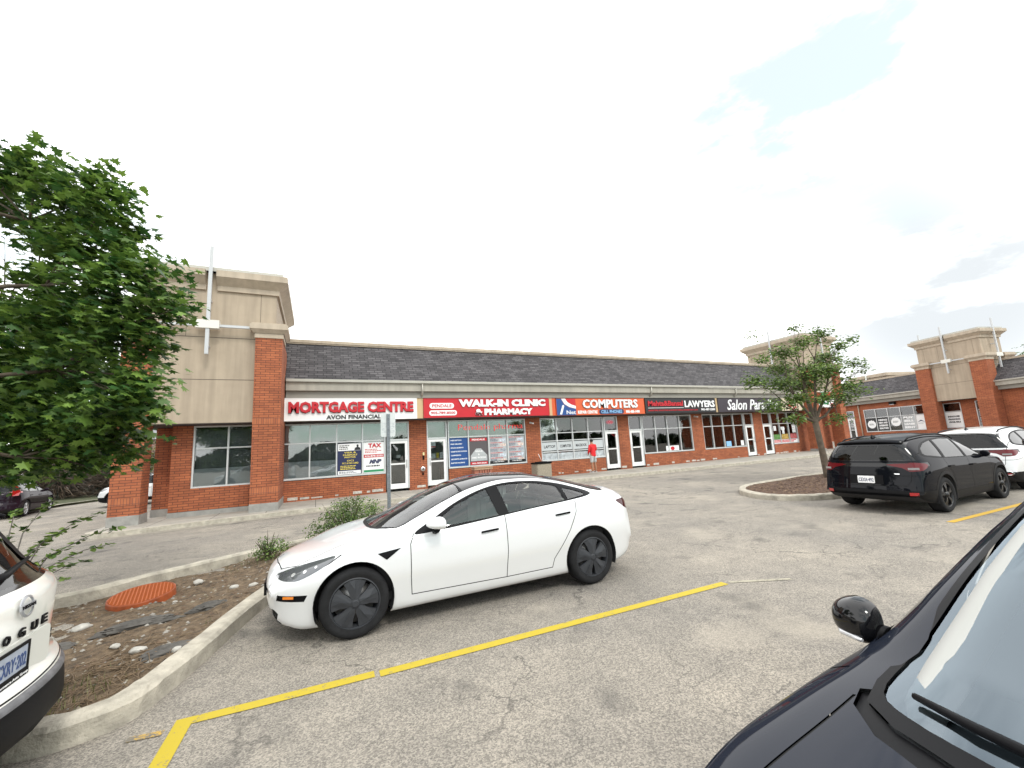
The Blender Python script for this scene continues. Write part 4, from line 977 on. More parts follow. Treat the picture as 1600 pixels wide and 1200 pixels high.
def side(c): return abs(c.y) > .5
def inpoly(P, a, b): return inside(P, a, b)
def build_sedan(name, loc, rz, label, pm, hood=0., detail=True, interior=SEATL):
    t = empty(name, loc, rz, label, 'car'); sp = sedan_spec(hood); rw = .335; fx, rx = 1.4375, -1.4375; Ra = .385
    dlo = smooth_poly([(.83, .915), (.60, 1.035), (.33, 1.17), (0.0, 1.285), (-.35, 1.345), (-.75, 1.338), (-1.1, 1.285), (-1.4, 1.205), (-1.60, 1.13), (-1.54, 1.095), (-1.2, 1.065), (-.6, 1.02), (.0, .965), (.6, .915)], 4)
    fg = [(.585, .945), (.57, 1.01), (.32, 1.148), (.0, 1.262), (-.10, 1.293), (-.175, .995)]
    rg_ = [(-.315, 1.008), (-.255, 1.318), (-.45, 1.328), (-.75, 1.315), (-1.0, 1.272), (-1.11, 1.242), (-1.12, 1.075)]
    qg = [(-1.18, 1.08), (-1.175, 1.222), (-1.38, 1.165), (-1.49, 1.128), (-1.45, 1.105)]
    arch_f = circ(fx, rw+.01, Ra, 44); arch_r = circ(rx, rw+.01, Ra, 44)
    topg = smooth_poly([(1.27, 0), (1.26, .25), (1.20, .46), (1.10, .62), (.99, .70), (.72, .655), (.35, .60), (0, .56), (-.5, .535), (-1.0, .525), (-1.5, .54), (-1.85, .56), (-1.96, .52), (-2.02, .3), (-2.04, 0)], 3)
    topg = topg+[(x, -y) for x, y in reversed(topg[1:-1])] if False else topg
    half = [(1.27, 0), (1.262, .2), (1.235, .36), (1.18, .50), (1.10, .61), (1.0, .685), (.90, .690), (.72, .662), (.5, .625), (.25, .587), (0, .562), (-.4, .542), (-.8, .532), (-1.2, .53), (-1.6, .545), (-1.85, .555), (-1.94, .53), (-1.99, .42), (-2.02, .25), (-2.03, 0)]
    topg = half+[(x, -y) for x, y in reversed(half[1:-1])]
    wsi = [(x-(.04 if x > 1.0 else 0), y*.97) for x, y in topg if x > .24]; wsi = sorted([q for q in wsi if q[1] >= 0], key=lambda q: -q[0]); wsi = wsi+[(.22, .55), (.19, .3), (.185, 0)]; wsi = wsi+[(x, -y) for x, y in reversed(wsi[1:-1])]
    hl = smooth_poly([(2.06, .60), (2.17, .615), (2.12, .655), (1.95, .72), (1.70, .785), (1.62, .80), (1.66, .755), (1.80, .675), (1.95, .61)], 3)
    tl = smooth_poly([(-1.95, .985), (-2.05, 1.0), (-2.25, 1.0), (-2.5, .98), (-2.5, .86), (-2.22, .85), (-2.12, .87), (-2.02, .93)], 3)
    fog = [(1.87, .475), (2.14, .48), (2.15, .425), (1.90, .415)]
    low = [(1.96, .30), (2.4, .36), (2.4, .30), (2.2, .22), (1.96, .21)]
    vent = [(.98, .80+hood), (1.22, .775+hood), (1.13, .705+hood)]
    # panel gaps (side view)
    d1 = [(.84, .915), (.88, .82), (.88, .5), (.87, .31)]
    d2 = [(-.25, 1.005), (-.25, .6), (-.235, .30)]
    d3 = [(-1.26, 1.055), (-1.24, .93), (-1.12, .72), (-.96, .50), (-.88, .40), (-.85, .30)]
    sl_ = [(.87, .31), (-.23, .295), (-.85, .30)]
    hoodg = [(1.12, .705), (1.45, .675), (1.75, .655), (1.98, .60), (2.12, .45), (2.17, .2), (2.19, 0)]
    hoodg = hoodg+[(x, -y) for x, y in reversed(hoodg[:-1])]
    bumpg = [(1.58, .80), (1.68, .74), (1.77, .70)]
    gw = .0045
    sidef = lambda c: abs(c.y) > .45
    topf = lambda c: c.z > .9 and abs(c.y) < .75
    fr = lambda c: c.x > 1.5
    cuts = [(dlo, 'xz', lambda c: c.z > .85 and sidef(c), True), (fg, 'xz', lambda c: c.z > .85 and sidef(c), True), (rg_, 'xz', lambda c: c.z > .85 and sidef(c), True), (qg, 'xz', lambda c: c.z > .85 and sidef(c), True),
            (arch_f, 'xz', sidef, True), (arch_r, 'xz', sidef, True), (topg, 'xy', lambda c: c.z > .9+hood*.5, True), (wsi, 'xy', lambda c: c.z > .9+hood*.5, True), (hl, 'xz', lambda c: c.x > 1.5 and abs(c.y) > .35, True), (tl, 'xz', lambda c: c.x < -1.9 and abs(c.y) > .45, True),
            (fog, 'xz', lambda c: abs(c.y) > .5, True), (low, 'xz', lambda c: abs(c.y) < .6 and c.x > 1.9, True), (vent, 'xz', sidef, True)]
    for g in (d1, d2, d3, sl_, bumpg):
        for s in (gw, -gw): cuts.append((offs_line(g, s), 'xz', sidef, False))
    for s in (gw, -gw): cuts.append((offs_line(hoodg, s), 'xy', lambda c: c.z > .5 and c.x > .9, False))
    rs = [dict(name='arch', drop=True, test=lambda c, n: side(c) and (inpoly(arch_f, c.x, c.z) or inpoly(arch_r, c.x, c.z))),
          dict(name='wheelwell_cut', drop=True, test=lambda c, n: c.z < rw+.05 and abs(c.y) > .5 and (abs(c.x-fx) < Ra or abs(c.x-rx) < Ra) and n.z < -.5),
          dict(name='side_window', side=True, mat=CGLASS, inset=.006, test=lambda c, n: side(c) and c.z > .9 and inpoly(fg, c.x, c.z)),
          dict(name='rear_side_window', side=True, mat=CGLASS, inset=.006, test=lambda c, n: side(c) and c.z > .9 and inpoly(rg_, c.x, c.z)),
          dict(name='quarter_window', side=True, mat=CGLASS, inset=.006, test=lambda c, n: side(c) and c.z > .9 and inpoly(qg, c.x, c.z)),
          dict(name='window_trim', side=True, mat=BLK, test=lambda c, n: side(c) and c.z > .9 and inpoly(dlo, c.x, c.z)),
          dict(name='windshield', mat=CGLASS, inset=.005, test=lambda c, n: c.z > .9 and inpoly(wsi, c.x, c.y)),
          dict(name='windshield_surround', mat=BLK, test=lambda c, n: c.z > .9+hood*.5 and c.x > .18 and inpoly(topg, c.x, c.y)),
          dict(name='glass_roof', mat=GLOSSB, test=lambda c, n: c.z > .9 and c.x > -1.0 and inpoly(topg, c.x, c.y)),
          dict(name='rear_window', mat=CGLASSD, inset=.005, test=lambda c, n: c.z > .9 and inpoly(topg, c.x, c.y)),
          dict(name='headlight', side=True, mat=HLM, test=lambda c, n: c.x > 1.5 and abs(c.y) > .35 and inpoly(hl, c.x, c.z)),
          dict(name='tail_light', side=True, mat=mat('dark_red_lens', (.045, .004, .006), .1, spec=.4), test=lambda c, n: c.x < -1.9 and abs(c.y) > .45 and inpoly(tl, c.x, c.z)),
          dict(name='fog_trim', side=True, mat=BLK, inset=.01, test=lambda c, n: abs(c.y) > .5 and inpoly(fog, c.x, c.z)),
          dict(name='lower_intake', mat=BLK, inset=.02, test=lambda c, n: abs(c.y) < .6 and c.x > 1.9 and inpoly(low, c.x, c.z)),
          dict(name='fender_vent', side=True, mat=BLK, inset=-.004, test=lambda c, n: side(c) and inpoly(vent, c.x, c.z)),
          dict(name='panel_gap', mat=GAP, inset=.004, test=lambda c, n: (sidef(c) and c.z < 1.06+hood and any(near_line(g, c.x, c.z, gw*1.02) for g in (d1, d2, d3, sl_, bumpg))) or (c.z > .5 and c.x > .9 and near_line(hoodg, c.x, c.y, gw*1.02))),
          dict(name='underbody', mat=DARK, test=lambda c, n: n.z < -.75 and c.z < .45),
          dict(name='front_door', side=True, mat=pm, test=lambda c, n: sidef(c) and -.25 < c.x < .885 and .303 < c.z < 1.01),
          dict(name='rear_door', side=True, mat=pm, test=lambda c, n: sidef(c) and .303 < c.z < 1.07 and -1.26 < c.x <= -.25 and not (c.x < -.85 and c.z < np.interp(c.x, [-1.26, -1.24, -1.12, -.96, -.88, -.85], [1.055, .93, .72, .5, .40, .3]))),
          dict(name='hood', mat=pm, test=lambda c, n: c.z > .55 and c.x > 1.0 and inpoly(hoodg+[(1.3, 0)], c.x, c.y)),
          dict(name='body', mat=pm, test=lambda c, n: True)]
    objs, nrm = build_shell(sp, cuts, rs, t)
    arch_liners(t, (fx, rx), rw+.01, Ra-.002, lambda x: .885)
    for x in (fx, rx):
        for s in (1, -1): wheel(t, x, s*.900, rw, 'aero', s, tw=.225, rim=.245)
    # mirrors
    for s in (1, -1):
        bm = bmesh.new(); q = []
        for (mx_, my, mz, a, b) in ((.60, .885, 1.01, .02, .012), (.60, .93, 1.015, .035, .018)): pass
        tube(bm, [(.60, s*.85, .925), (.60, s*.92, .945), (.61, s*.97, .955)], [.045, .04, .04], 8)
        mb = fin('mirror', bm, BLK, t)
        bm = bmesh.new(); bmesh.ops.create_uvsphere(bm, u_segments=28, v_segments=16, radius=1)
        for v in bm.verts:
            x, y, z = v.co; k = .135 if x > 0 else .05
            e = 2.5; d = (abs(x)**e+abs(y)**e+abs(z)**e)**(1/e); x, y, z = x/d, y/d, z/d
            zz = z*(.078 if z > 0 else .05)*(1-.25*max(0, x)); v.co = (.60+x*k, s*.985+y*.105, 1.005+zz)
            v.co.x -= (abs(v.co.y)-.90)*.20
        bm.normal_update()
        fin('mirror_shell', bm, pm, mb, smooth=True, uv=False)
    # door handles
    for s in (1, -1):
        for x, z in ((-.03, .845), (-1.03, .92)):
            bm = bmesh.new(); rect(bm, face_frame((x, s*.905, z), (1, 0, 0), (0, s, 0)), -.11, .10, -.010, .010, -.01, .006)
            for v in bm.verts: v.co.z += (x-v.co.x)*.06; 
            for v in bm.verts: pass
            fin('door_handle', bm, BLK, objs[('front_door' if x > -.5 else 'rear_door', 'L' if s > 0 else 'R')])
    # headlight innards
    if detail:
        for s in (1, -1):
            bm = bmesh.new()
            for k, (x, y, z) in enumerate(((2.0, .70, .655), (1.90, .765, .685), (1.80, .80, .72))):
                c = Vector((x, s*y, z)); n = nrm(c); loc = c-n*.0
                lp = BVHn(objs[('headlight', 'L' if s > 0 else 'R')], c)
                M = Matrix.Translation(lp+n*.003) @ n.to_track_quat('Z', 'Y').to_matrix().to_4x4()
                r_ = .022-.004*k
                polyplate(bm, M, [(r_*math.cos(a*math.pi/8), r_*math.sin(a*math.pi/8)) for a in range(16)], -.004, .002)
            fin('projector', bm, CHR, objs[('headlight', 'L' if s > 0 else 'R')])
            fo = objs.get(('fog_trim', 'L' if s > 0 else 'R'))
            if fo:
                bm = bmesh.new(); lp = BVHn(fo, Vector((2.06, s*.78, .455))); n = nrm(lp); M = Matrix.Translation(lp+n*.008) @ Matrix(((0, 0, 1, 0), (1, 0, 0, 0), (0, 1, 0, 0), (0, 0, 0, 1)))
                ux = n.cross(Vector((0, 0, 1))).normalized(); M = face_frame(lp+n*.010, (ux.x, ux.y, 0), (n.x, n.y, 0)); rect(bm, M, -.055, .055, -.012, .012, 0, .006); fin('side_marker', bm, ORL, fo)
    # emblem on the nose
    # cabin
    bm = bmesh.new(); bx(bm, -1.9, 1.25, -.74, .74, .26, .34); bx(bm, .62, 1.25, -.70, .70, .34, .90+hood, bev=.05)
    bx(bm, -2.0, -1.35, -.70, .70, .34, .98, bev=.04)
    for s in (1, -1): bx(bm, -1.7, 1.0, s*.76-.03, s*.76+.03, .3, .93)
    fin('cabin', bm, SEATM, t)
    for x, y in ((.0, .38), (.0, -.38)):
        bm = bmesh.new(); seat(bm, x-.05, y, .44, .5, .68); fin('seat', bm, interior, t)
    bm = bmesh.new(); seat(bm, -.95, .35, .44, .62, .62); seat(bm, -.95, -.35, .44, .62, .62); fin('rear_seat', bm, interior, t)
    bm = bmesh.new(); M = Matrix.Translation((.50, .38, .93+hood*.6)) @ Matrix.Rotation(R(-65), 4, 'Y')
    pts = [M @ Vector((.17*math.cos(a*math.pi/12), .17*math.sin(a*math.pi/12), 0)) for a in range(25)]; tube(bm, pts, .014, 6, cap=False); fin('steering_wheel', bm, BLK, t)
    return t, objs, nrm
def BVHn(o, p):
    b = BVHTree.FromPolygons([v.co for v in o.data.vertices], [tuple(q.vertices) for q in o.data.polygons]); return b.find_nearest(p)[0]
HLM = mat('headlight_lens', (.14, .145, .155), .06, .4, coat=1)
white, wobj, wnrm = build_sedan('white_sedan', (1.81, 5.60, 0), math.pi, 'white sedan with black roof glass and dark grey wheel covers beside the kerbed island', P_WHITE)
bm = bmesh.new(); c = Vector((2.14, 0, .70)); lp = BVHn(wobj[('hood', '')], c); n = wnrm(lp); M = Matrix.Translation(lp) @ (n.to_track_quat('Z', 'Y').to_matrix().to_4x4())
polyplate(bm, M, [(-.02, .035), (.02, .035), (.02, .028), (.006, .024), (0, -.035), (-.006, .024), (-.02, .028)], 0, .004); fin('emblem', bm, mat('emblem_grey', (.2, .2, .21), .3, .8), wobj[('hood', '')])
bm = bmesh.new(); rect(bm, face_frame((2.285, 0, .44), (0, 1, 0), (1, 0, 0)), -.17, .17, -.07, .06, -.03, .012); fin('front_plate_mount', bm, BLK, white)
CLAD = mat('cladding_black', (.009, .009, .010), .5, spec=.12)
def build_suv(name, loc, rz, label, pm, kind='a', rear='band', detail=True, tint=CGLASSD, wstyle='black', clad=True, rails=True, group=None, ws=CGLASS, seats=True):
    t = empty(name, loc, rz, label, 'car', group); sp = suv_spec(kind); rw = .36; fx, rx = 1.37, -1.385; Ra = .415; k = kind == 'b'
    hh = 0
    if k: dlo = smooth_poly([(1.0, 1.07), (.72, 1.22), (.42, 1.38), (.1, 1.50), (-.4, 1.565), (-1.2, 1.575), (-1.75, 1.54), (-1.98, 1.48), (-2.02, 1.30), (-2.0, 1.2), (-1.6, 1.135), (-.6, 1.085), (.5, 1.06)], 3)
    else: dlo = smooth_poly([(1.0, 1.07), (.72, 1.22), (.42, 1.36), (.1, 1.475), (-.4, 1.53), (-1.0, 1.52), (-1.5, 1.45), (-1.83, 1.335), (-1.95, 1.22), (-1.85, 1.17), (-1.4, 1.12), (-.6, 1.085), (.5, 1.06)], 3)
    fg = [(.80, 1.085), (.64, 1.21), (.36, 1.345), (.10, 1.44), (-.02, 1.475), (-.06, 1.085)]
    rg_ = [(-.16, 1.088), (-.12, 1.49), (-.5, 1.51), (-.95, 1.495), (-1.08, 1.12)]
    qg = [(-1.18, 1.13), (-1.06, 1.49), (-1.45, 1.435), (-1.75, 1.335), (-1.84, 1.24), (-1.80, 1.20)] if not k else [(-1.18, 1.12), (-1.06, 1.535), (-1.6, 1.515), (-1.85, 1.46), (-1.86, 1.24), (-1.80, 1.20)]
    arch_f = circ(fx, rw+.01, Ra, 44); arch_r = circ(rx, rw+.01, Ra, 44); cf = circ(fx, rw+.01, Ra+.065, 44); cr = circ(rx, rw+.01, Ra+.065, 44)
    half = [(1.33, 0), (1.325, .25), (1.29, .45), (1.24, .58), (1.16, .675), (1.05, .697), (.9, .69), (.6, .645), (.3, .605), (.1, .58), (.02, .55), (-.03, .35), (-.05, 0)]
    topg = half+[(x, -y) for x, y in reversed(half[1:-1])]
    wh = [(1.275, 0), (1.27, .24), (1.24, .42), (1.19, .565), (1.11, .655), (.94, .662), (.6, .615), (.3, .575), (.13, .555), (.07, .50), (.02, .32), (0, 0)]; wsi = wh+[(x, -y) for x, y in reversed(wh[1:-1])]; wsi = smooth_poly(wsi, 3)
    ch = [(1.395, 0), (1.39, .26), (1.355, .46), (1.29, .60), (1.19, .695), (1.11, .715), (1.10, .64)]; cwl = ch+[(1.0, .3), (1.0, -.3)]+[(x, -y) for x, y in reversed(ch[1:])]
    hl = smooth_poly([(1.95, .80), (2.2, .79), (2.3, .83), (2.2, .89), (1.9, .92), (1.70, .93), (1.80, .86)], 3)
    gb = 1.125 if not k else 1.15
    gt = 1.50 if not k else 1.56
    rgl = [(-.66, gb), (.66, gb), (.60, gb+.14), (.555, gt-.12), (.50, gt-.07), (-.50, gt-.07), (-.555, gt-.12), (-.60, gb+.14)]
    rblk = [(-.80, gb-.02), (.80, gb-.02), (.74, gb+.08), (.62, gt-.02), (-.62, gt-.02), (-.74, gb+.08)]
    band = [(-1, .985), (1, .985), (1, 1.065), (-1, 1.065)]
    lampR = smooth_poly([(.36, 1.03), (.62, 1.055), (.83, 1.045), (.95, 1.005), (.95, .925), (.80, .905), (.68, .91), (.60, .965)], 2) if not k else smooth_poly([(.52, 1.17), (.75, 1.19), (.95, 1.20), (.95, 1.10), (.80, 1.095), (.62, 1.12)], 2)
    lampL = [(-y, z) for y, z in reversed(lampR)]
    lampS = smooth_poly([(-1.93, 1.005), (-2.05, 1.05), (-2.4, 1.07), (-2.4, .90), (-2.12, .905)], 2) if not k else smooth_poly([(-1.80, 1.175), (-2.05, 1.215), (-2.4, 1.22), (-2.4, 1.09), (-2.05, 1.12)], 2)
    d1 = [(.98, 1.05), (.97, .9), (.93, .6), (.93, .36)]; d2 = [(-.11, 1.08), (-.10, .6), (-.09, .36)]
    d3 = [(-1.20, 1.12), (-1.16, .98), (-1.02, .80), (-.93, .62), (-.92, .36)]
    bp = [(-1.84, .84), (-2.0, .82), (-2.2, .80), (-2.4, .80)]
    hoodg = [(1.14, .712), (1.6, .722), (1.95, .665), (2.13, .5), (2.2, .25), (2.22, 0)]; hoodg = hoodg+[(x, -y) for x, y in reversed(hoodg[:-1])]
    tg = [(.80, 1.5), (.775, 1.12), (.745, .95), (.72, .70), (.66, .60), (.0, .585)] if not k else [(.79, 1.4), (.765, 1.1), (.74, .9), (.73, .66), (.68, .625), (0, .615)]
    tg = tg+[(-y, z) for y, z in reversed(tg[:-1])]
    gw = .0045; cz = .40 if not k else .37
    rcz = .50 if not k else .60
    sidef = lambda c: abs(c.y) > .5; rearf = lambda c: c.x < (-1.85 if not k else -1.78)
    hs = lambda c: c.z > .95 and sidef(c)
    cuts = [(dlo, 'xz', hs, True), (fg, 'xz', hs, True), (rg_, 'xz', hs, True), (qg, 'xz', hs, True), (arch_f, 'xz', sidef, True), (arch_r, 'xz', sidef, True), (topg, 'xy', lambda c: c.z > .98, True), (wsi, 'xy', lambda c: c.z > .98, True), (cwl, 'xy', lambda c: c.z > .9 and c.x > 1.05, True), (hl, 'xz', lambda c: c.x > 1.5 and abs(c.y) > .35, True),
            (rgl, 'yz', rearf, True), (rblk, 'yz', rearf, True), (lampR, 'yz', rearf, True), (lampL, 'yz', rearf, True), (lampS, 'xz', lambda c: c.x < -1.7 and abs(c.y) > .7, True)]
    if rear == 'band': cuts.append((band, 'yz', rearf, True))
    if clad: cuts += [(cf, 'xz', sidef, True), (cr, 'xz', sidef, True), ([(-1.9, cz), (1.95, cz)], 'xz', sidef, False), ([(-1.5, rcz), (-2.5, rcz)], 'xz', lambda c: c.x < -1.4, False), ([(1.3, .5), (2.5, .5)], 'xz', lambda c: c.x > 1.3, False)]
    for g in (d1, d2, d3, bp):
        for s in (gw, -gw): cuts.append((offs_line(g, s), 'xz', sidef, False))
    for s in (gw, -gw): cuts.append((offs_line(hoodg, s), 'xy', lambda c: c.z > .6 and c.x > .9, False)); cuts.append((offs_line(tg, s), 'yz', rearf, False))
    fa = lambda c: c.x < -1.5 and c.z < rcz or c.x > 1.45 and c.z < .5
    rl = mat('red_lens_dark', (.11, .003, .006), .12, spec=.4) if not k else mat('smoked_lens', (.10, .035, .028), .1, coat=1)
    redv = rear == 'vertical'
    if redv: rl = REDL
    onlens = lambda c: (rearf(c) and (inpoly(lampR, c.y, c.z) or inpoly(lampL, c.y, c.z)) and abs(c.y) < .86) or (c.x < -1.7 and abs(c.y) > .7 and inpoly(lampS, c.x, c.z))
    rs = [dict(name='arch', drop=True, test=lambda c, n: sidef(c) and (inpoly(arch_f, c.x, c.z) or inpoly(arch_r, c.x, c.z))),
          dict(name='wheelwell_cut', drop=True, test=lambda c, n: c.z < rw+.05 and abs(c.y) > .5 and (abs(c.x-fx) < Ra or abs(c.x-rx) < Ra) and n.z < -.5),
          dict(name='side_window', side=True, mat=tint, inset=.006, test=lambda c, n: hs(c) and inpoly(fg, c.x, c.z)),
          dict(name='rear_side_window', side=True, mat=tint, inset=.006, test=lambda c, n: hs(c) and inpoly(rg_, c.x, c.z)),
          dict(name='quarter_window', side=True, mat=tint, inset=.006, test=lambda c, n: hs(c) and inpoly(qg, c.x, c.z)),
          dict(name='window_trim', side=True, mat=(pm if ws is WSGLASS else BLK), test=lambda c, n: hs(c) and inpoly(dlo, c.x, c.z)),
          dict(name='windshield', mat=ws, inset=.005, test=lambda c, n: c.z > .98 and inpoly(wsi, c.x, c.y)),
          dict(name='windshield_surround', mat=BLK, test=lambda c, n: c.z > .98 and inpoly(topg, c.x, c.y)),
          dict(name='rear_window', mat=CGLASSD if not k else CGLASSM, inset=.006, test=lambda c, n: rearf(c) and inpoly(rgl, c.y, c.z)),
          dict(name='tail_light', side=True, mat=rl, inset=-.002, test=lambda c, n: onlens(c)),
          dict(name='rear_window_surround', mat=GLOSSB, test=lambda c, n: rearf(c) and inpoly(rblk, c.y, c.z))]
    if rear == 'band': rs.append(dict(name='tail_band', mat=GLOSSB, inset=.004, test=lambda c, n: rearf(c) and abs(c.y) < .9 and .985 < c.z < 1.065))
    rs += [dict(name='cowl_grille', mat=BLK, inset=.012, test=lambda c, n: c.z > .9 and c.x > 1.05 and inpoly(cwl, c.x, c.y))]
    rs += [dict(name='headlight', side=True, mat=HLM, test=lambda c, n: c.x > 1.5 and abs(c.y) > .35 and inpoly(hl, c.x, c.z))]
    if clad: rs.append(dict(name='lower_cladding', mat=CLAD, inset=-.003, test=lambda c, n: (n.z > -.75 or c.z > .45) and ((c.z < cz and abs(c.x) < 1.9 and sidef(c)) or fa(c) or (sidef(c) and c.z < 1.0 and (inpoly(cf, c.x, c.z) or inpoly(cr, c.x, c.z))))))
    rs += [dict(name='panel_gap', mat=GAP, inset=.004, test=lambda c, n: (sidef(c) and c.z < 1.12 and any(near_line(g, c.x, c.z, gw*1.02) for g in (d1, d2, d3, bp))) or (c.z > .6 and c.x > .9 and near_line(hoodg, c.x, c.y, gw*1.02)) or (rearf(c) and near_line(tg, c.y, c.z, gw*1.02))),
          dict(name='underbody', mat=DARK, test=lambda c, n: n.z < -.75 and c.z < .5),
          dict(name='front_door', side=True, mat=pm, test=lambda c, n: sidef(c) and -.105 < c.x < .975 and c.z < 1.07),
          dict(name='rear_door', side=True, mat=pm, test=lambda c, n: sidef(c) and c.z < 1.12 and -1.2 < c.x <= -.105 and c.x > np.interp(c.z, [.36, .62, .80, .98, 1.12], [-.92, -.93, -1.02, -1.16, -1.20])),
          dict(name='hood', mat=pm, test=lambda c, n: c.z > .7 and c.x > 1.1 and inpoly(hoodg+[(1.4, 0)], c.x, c.y)),
          dict(name='tailgate', mat=pm, test=lambda c, n: rearf(c) and c.z < 1.2 and inpoly(tg, c.y, c.z)),
          dict(name='body', mat=pm, test=lambda c, n: True)]
    objs, nrm = build_shell(sp, cuts, rs, t)
    arch_liners(t, (fx, rx), rw+.01, Ra-.002, lambda x: .905)
    for x in (fx, rx):
        for s in (1, -1): wheel(t, x, s*.905, rw, wstyle, s, tw=.235, rim=.25)
    for s in (1, -1):
        bm = bmesh.new(); tube(bm, [(.67, s*.84, 1.05), (.67, s*.88, 1.06), (.67, s*.91, 1.075)], [.05, .04, .04], 10); mb = fin('mirror', bm, BLK, t)
        bm = bmesh.new(); bmesh.ops.create_uvsphere(bm, u_segments=28, v_segments=16, radius=1)
        for v in bm.verts:
            x, y, z = v.co; kx = .095 if x > 0 else .03; e = 2.8; d = (abs(x)**e+abs(y)**e+abs(z)**e)**(1/e); x, y, z = x/d, y/d, z/d
            tz = z*(.080 if z > 0 else .074)*(1-.25*max(0, y*s)); v.co = (.655+x*kx, s*.930+y*.085, 1.095+tz); v.co.x -= (abs(v.co.y)-.90)*.25
        bm.normal_update(); sh = fin('mirror_shell', bm, GLOSSB if ws is WSGLASS else pm, mb, smooth=True, uv=False)
        if ws is WSGLASS:
            bm = bmesh.new(); tube(bm, [(.743-(abs(y_)-.9)*.25-.02*max(0, q-3), s*y_, 1.053) for q, y_ in enumerate((.88, .905, .93, .955, .975, .99))], [.006, .009, .009, .009, .008, .004], 8); fin('indicator_strip', bm, WHL, mb)
        for x, z in ((.03, .90), (-1.0, .93)):
            bm = bmesh.new(); rect(bm, face_frame((x, s*.908, z), (1, 0, 0), (0, s, 0)), -.10, .09, -.016, .014, -.01, .028); fin('door_handle', bm, pm, objs[('front_door' if x > 0 else 'rear_door', 'L' if s > 0 else 'R')])
    rT = sp['zt']; F = curve(rT); FR = curve(sp['zr']); FY = curve(sp['yr'])
    if rails:
        for s in (1, -1):
            bm = bmesh.new(); xs_ = [.15, .0, -.5, -1.0, -1.5, -1.75, -1.9]; tube(bm, [(x, s*(FY(x)+.0-.02), FR(x)+(.015 if q in (0, len(xs_)-1) else .05)) for q, x in enumerate(xs_)], [.012]+[.018]*5+[.012], 8); fin('roof_rail', bm, BLK if pm is not P_PEARL else BLK, t)
    bm = bmesh.new(); z = F(-1.75)
    vs = [bm.verts.new(p) for p in ((-1.68, .02, z-.01), (-1.68, -.02, z-.01), (-1.88, -.018, z-.01), (-1.88, .018, z-.01), (-1.87, 0, z+.065), (-1.83, 0, z+.065))]
    for q in ((0, 1, 5), (1, 2, 4, 5), (2, 3, 4), (3, 0, 5, 4)): bm.faces.new([vs[i] for i in q])
    fin('antenna', bm, BLK, t)
    # spoiler lip over the rear glass
    bm = bmesh.new(); n = 16; A = []; zl = gt+.03; sk_ = .34 if k else 0
    for i in range(n+1):
        y = -.60+1.2*i/n; x0 = -2.02+.12*(abs(y)/.93)**2.4+sk_; x1 = -2.235+.15*(abs(y)/.6)**3+sk_; dz = -.045*(abs(y)/.6)**3
        A.append([bm.verts.new(p) for p in ((x0, y, F(-2.0+sk_)-.012+dz), (x1, y, zl+dz), (x1+.01, y, zl-.028+dz), (x0-.08, y, zl-.06+dz))])
    for a, b in zip(A, A[1:]):
        for i in range(3): bm.faces.new((a[i], a[i+1], b[i+1], b[i])).smooth = True
    bm.faces.new(A[0]); bm.faces.new(list(reversed(A[-1]))); bmesh.ops.recalc_face_normals(bm, faces=bm.faces[:]); fin('spoiler', bm, pm if not k else GLOSSB, t)
    # cabin
    bm = bmesh.new(); bx(bm, -2.0, 1.35, -.74, .74, .30, .38); bx(bm, .72, 1.30, -.68, .68, .38, 1.04, bev=.06)
    for s in (1, -1): bx(bm, -1.9, 1.0, s*.77-.03, s*.77+.03, .35, 1.0)
    bx(bm, -2.05, -1.4, -.7, .7, .38, .95, bev=.03); fin('cabin', bm, SEATM if ws is not WSGLASS else mat('dash_grey', (.06, .065, .07), .6), t)
    if seats:
        for y in (.38, -.38):
            bm = bmesh.new(); seat(bm, -.05, y, .55, .52, .70); fin('seat', bm, SEATM if ws is not WSGLASS else SEATL, t)
        bm = bmesh.new(); seat(bm, -.98, .36, .55, .66, .64); seat(bm, -.98, -.36, .55, .66, .64); fin('rear_seat', bm, SEATM, t)
    return t, objs, nrm
CGLASSM = glassmat('car_glass_mid', (.30, .33, .34), 1, 1.4)
def rear_frame(obj, y, z, off=.003):
    """frame on the rear surface: x to the viewer's right (-y local for a viewer behind = -y?), y up, z outward"""
    b = BVHTree.FromPolygons([v.co for v in obj.data.vertices], [tuple(q.vertices) for q in obj.data.polygons])
    h = b.ray_cast(Vector((-4, y, z)), Vector((1, 0, 0)))
    p = h[0] if h[0] else Vector((-2.3, y, z)); return p
def rframe(p, tilt=0., yaw=0.):
    M = face_frame((p.x, p.y, p.z), (0, -1, 0), (-1, 0, 0)); return M @ Matrix.Rotation(yaw, 4, 'Y') @ Matrix.Rotation(-tilt, 4, 'X')
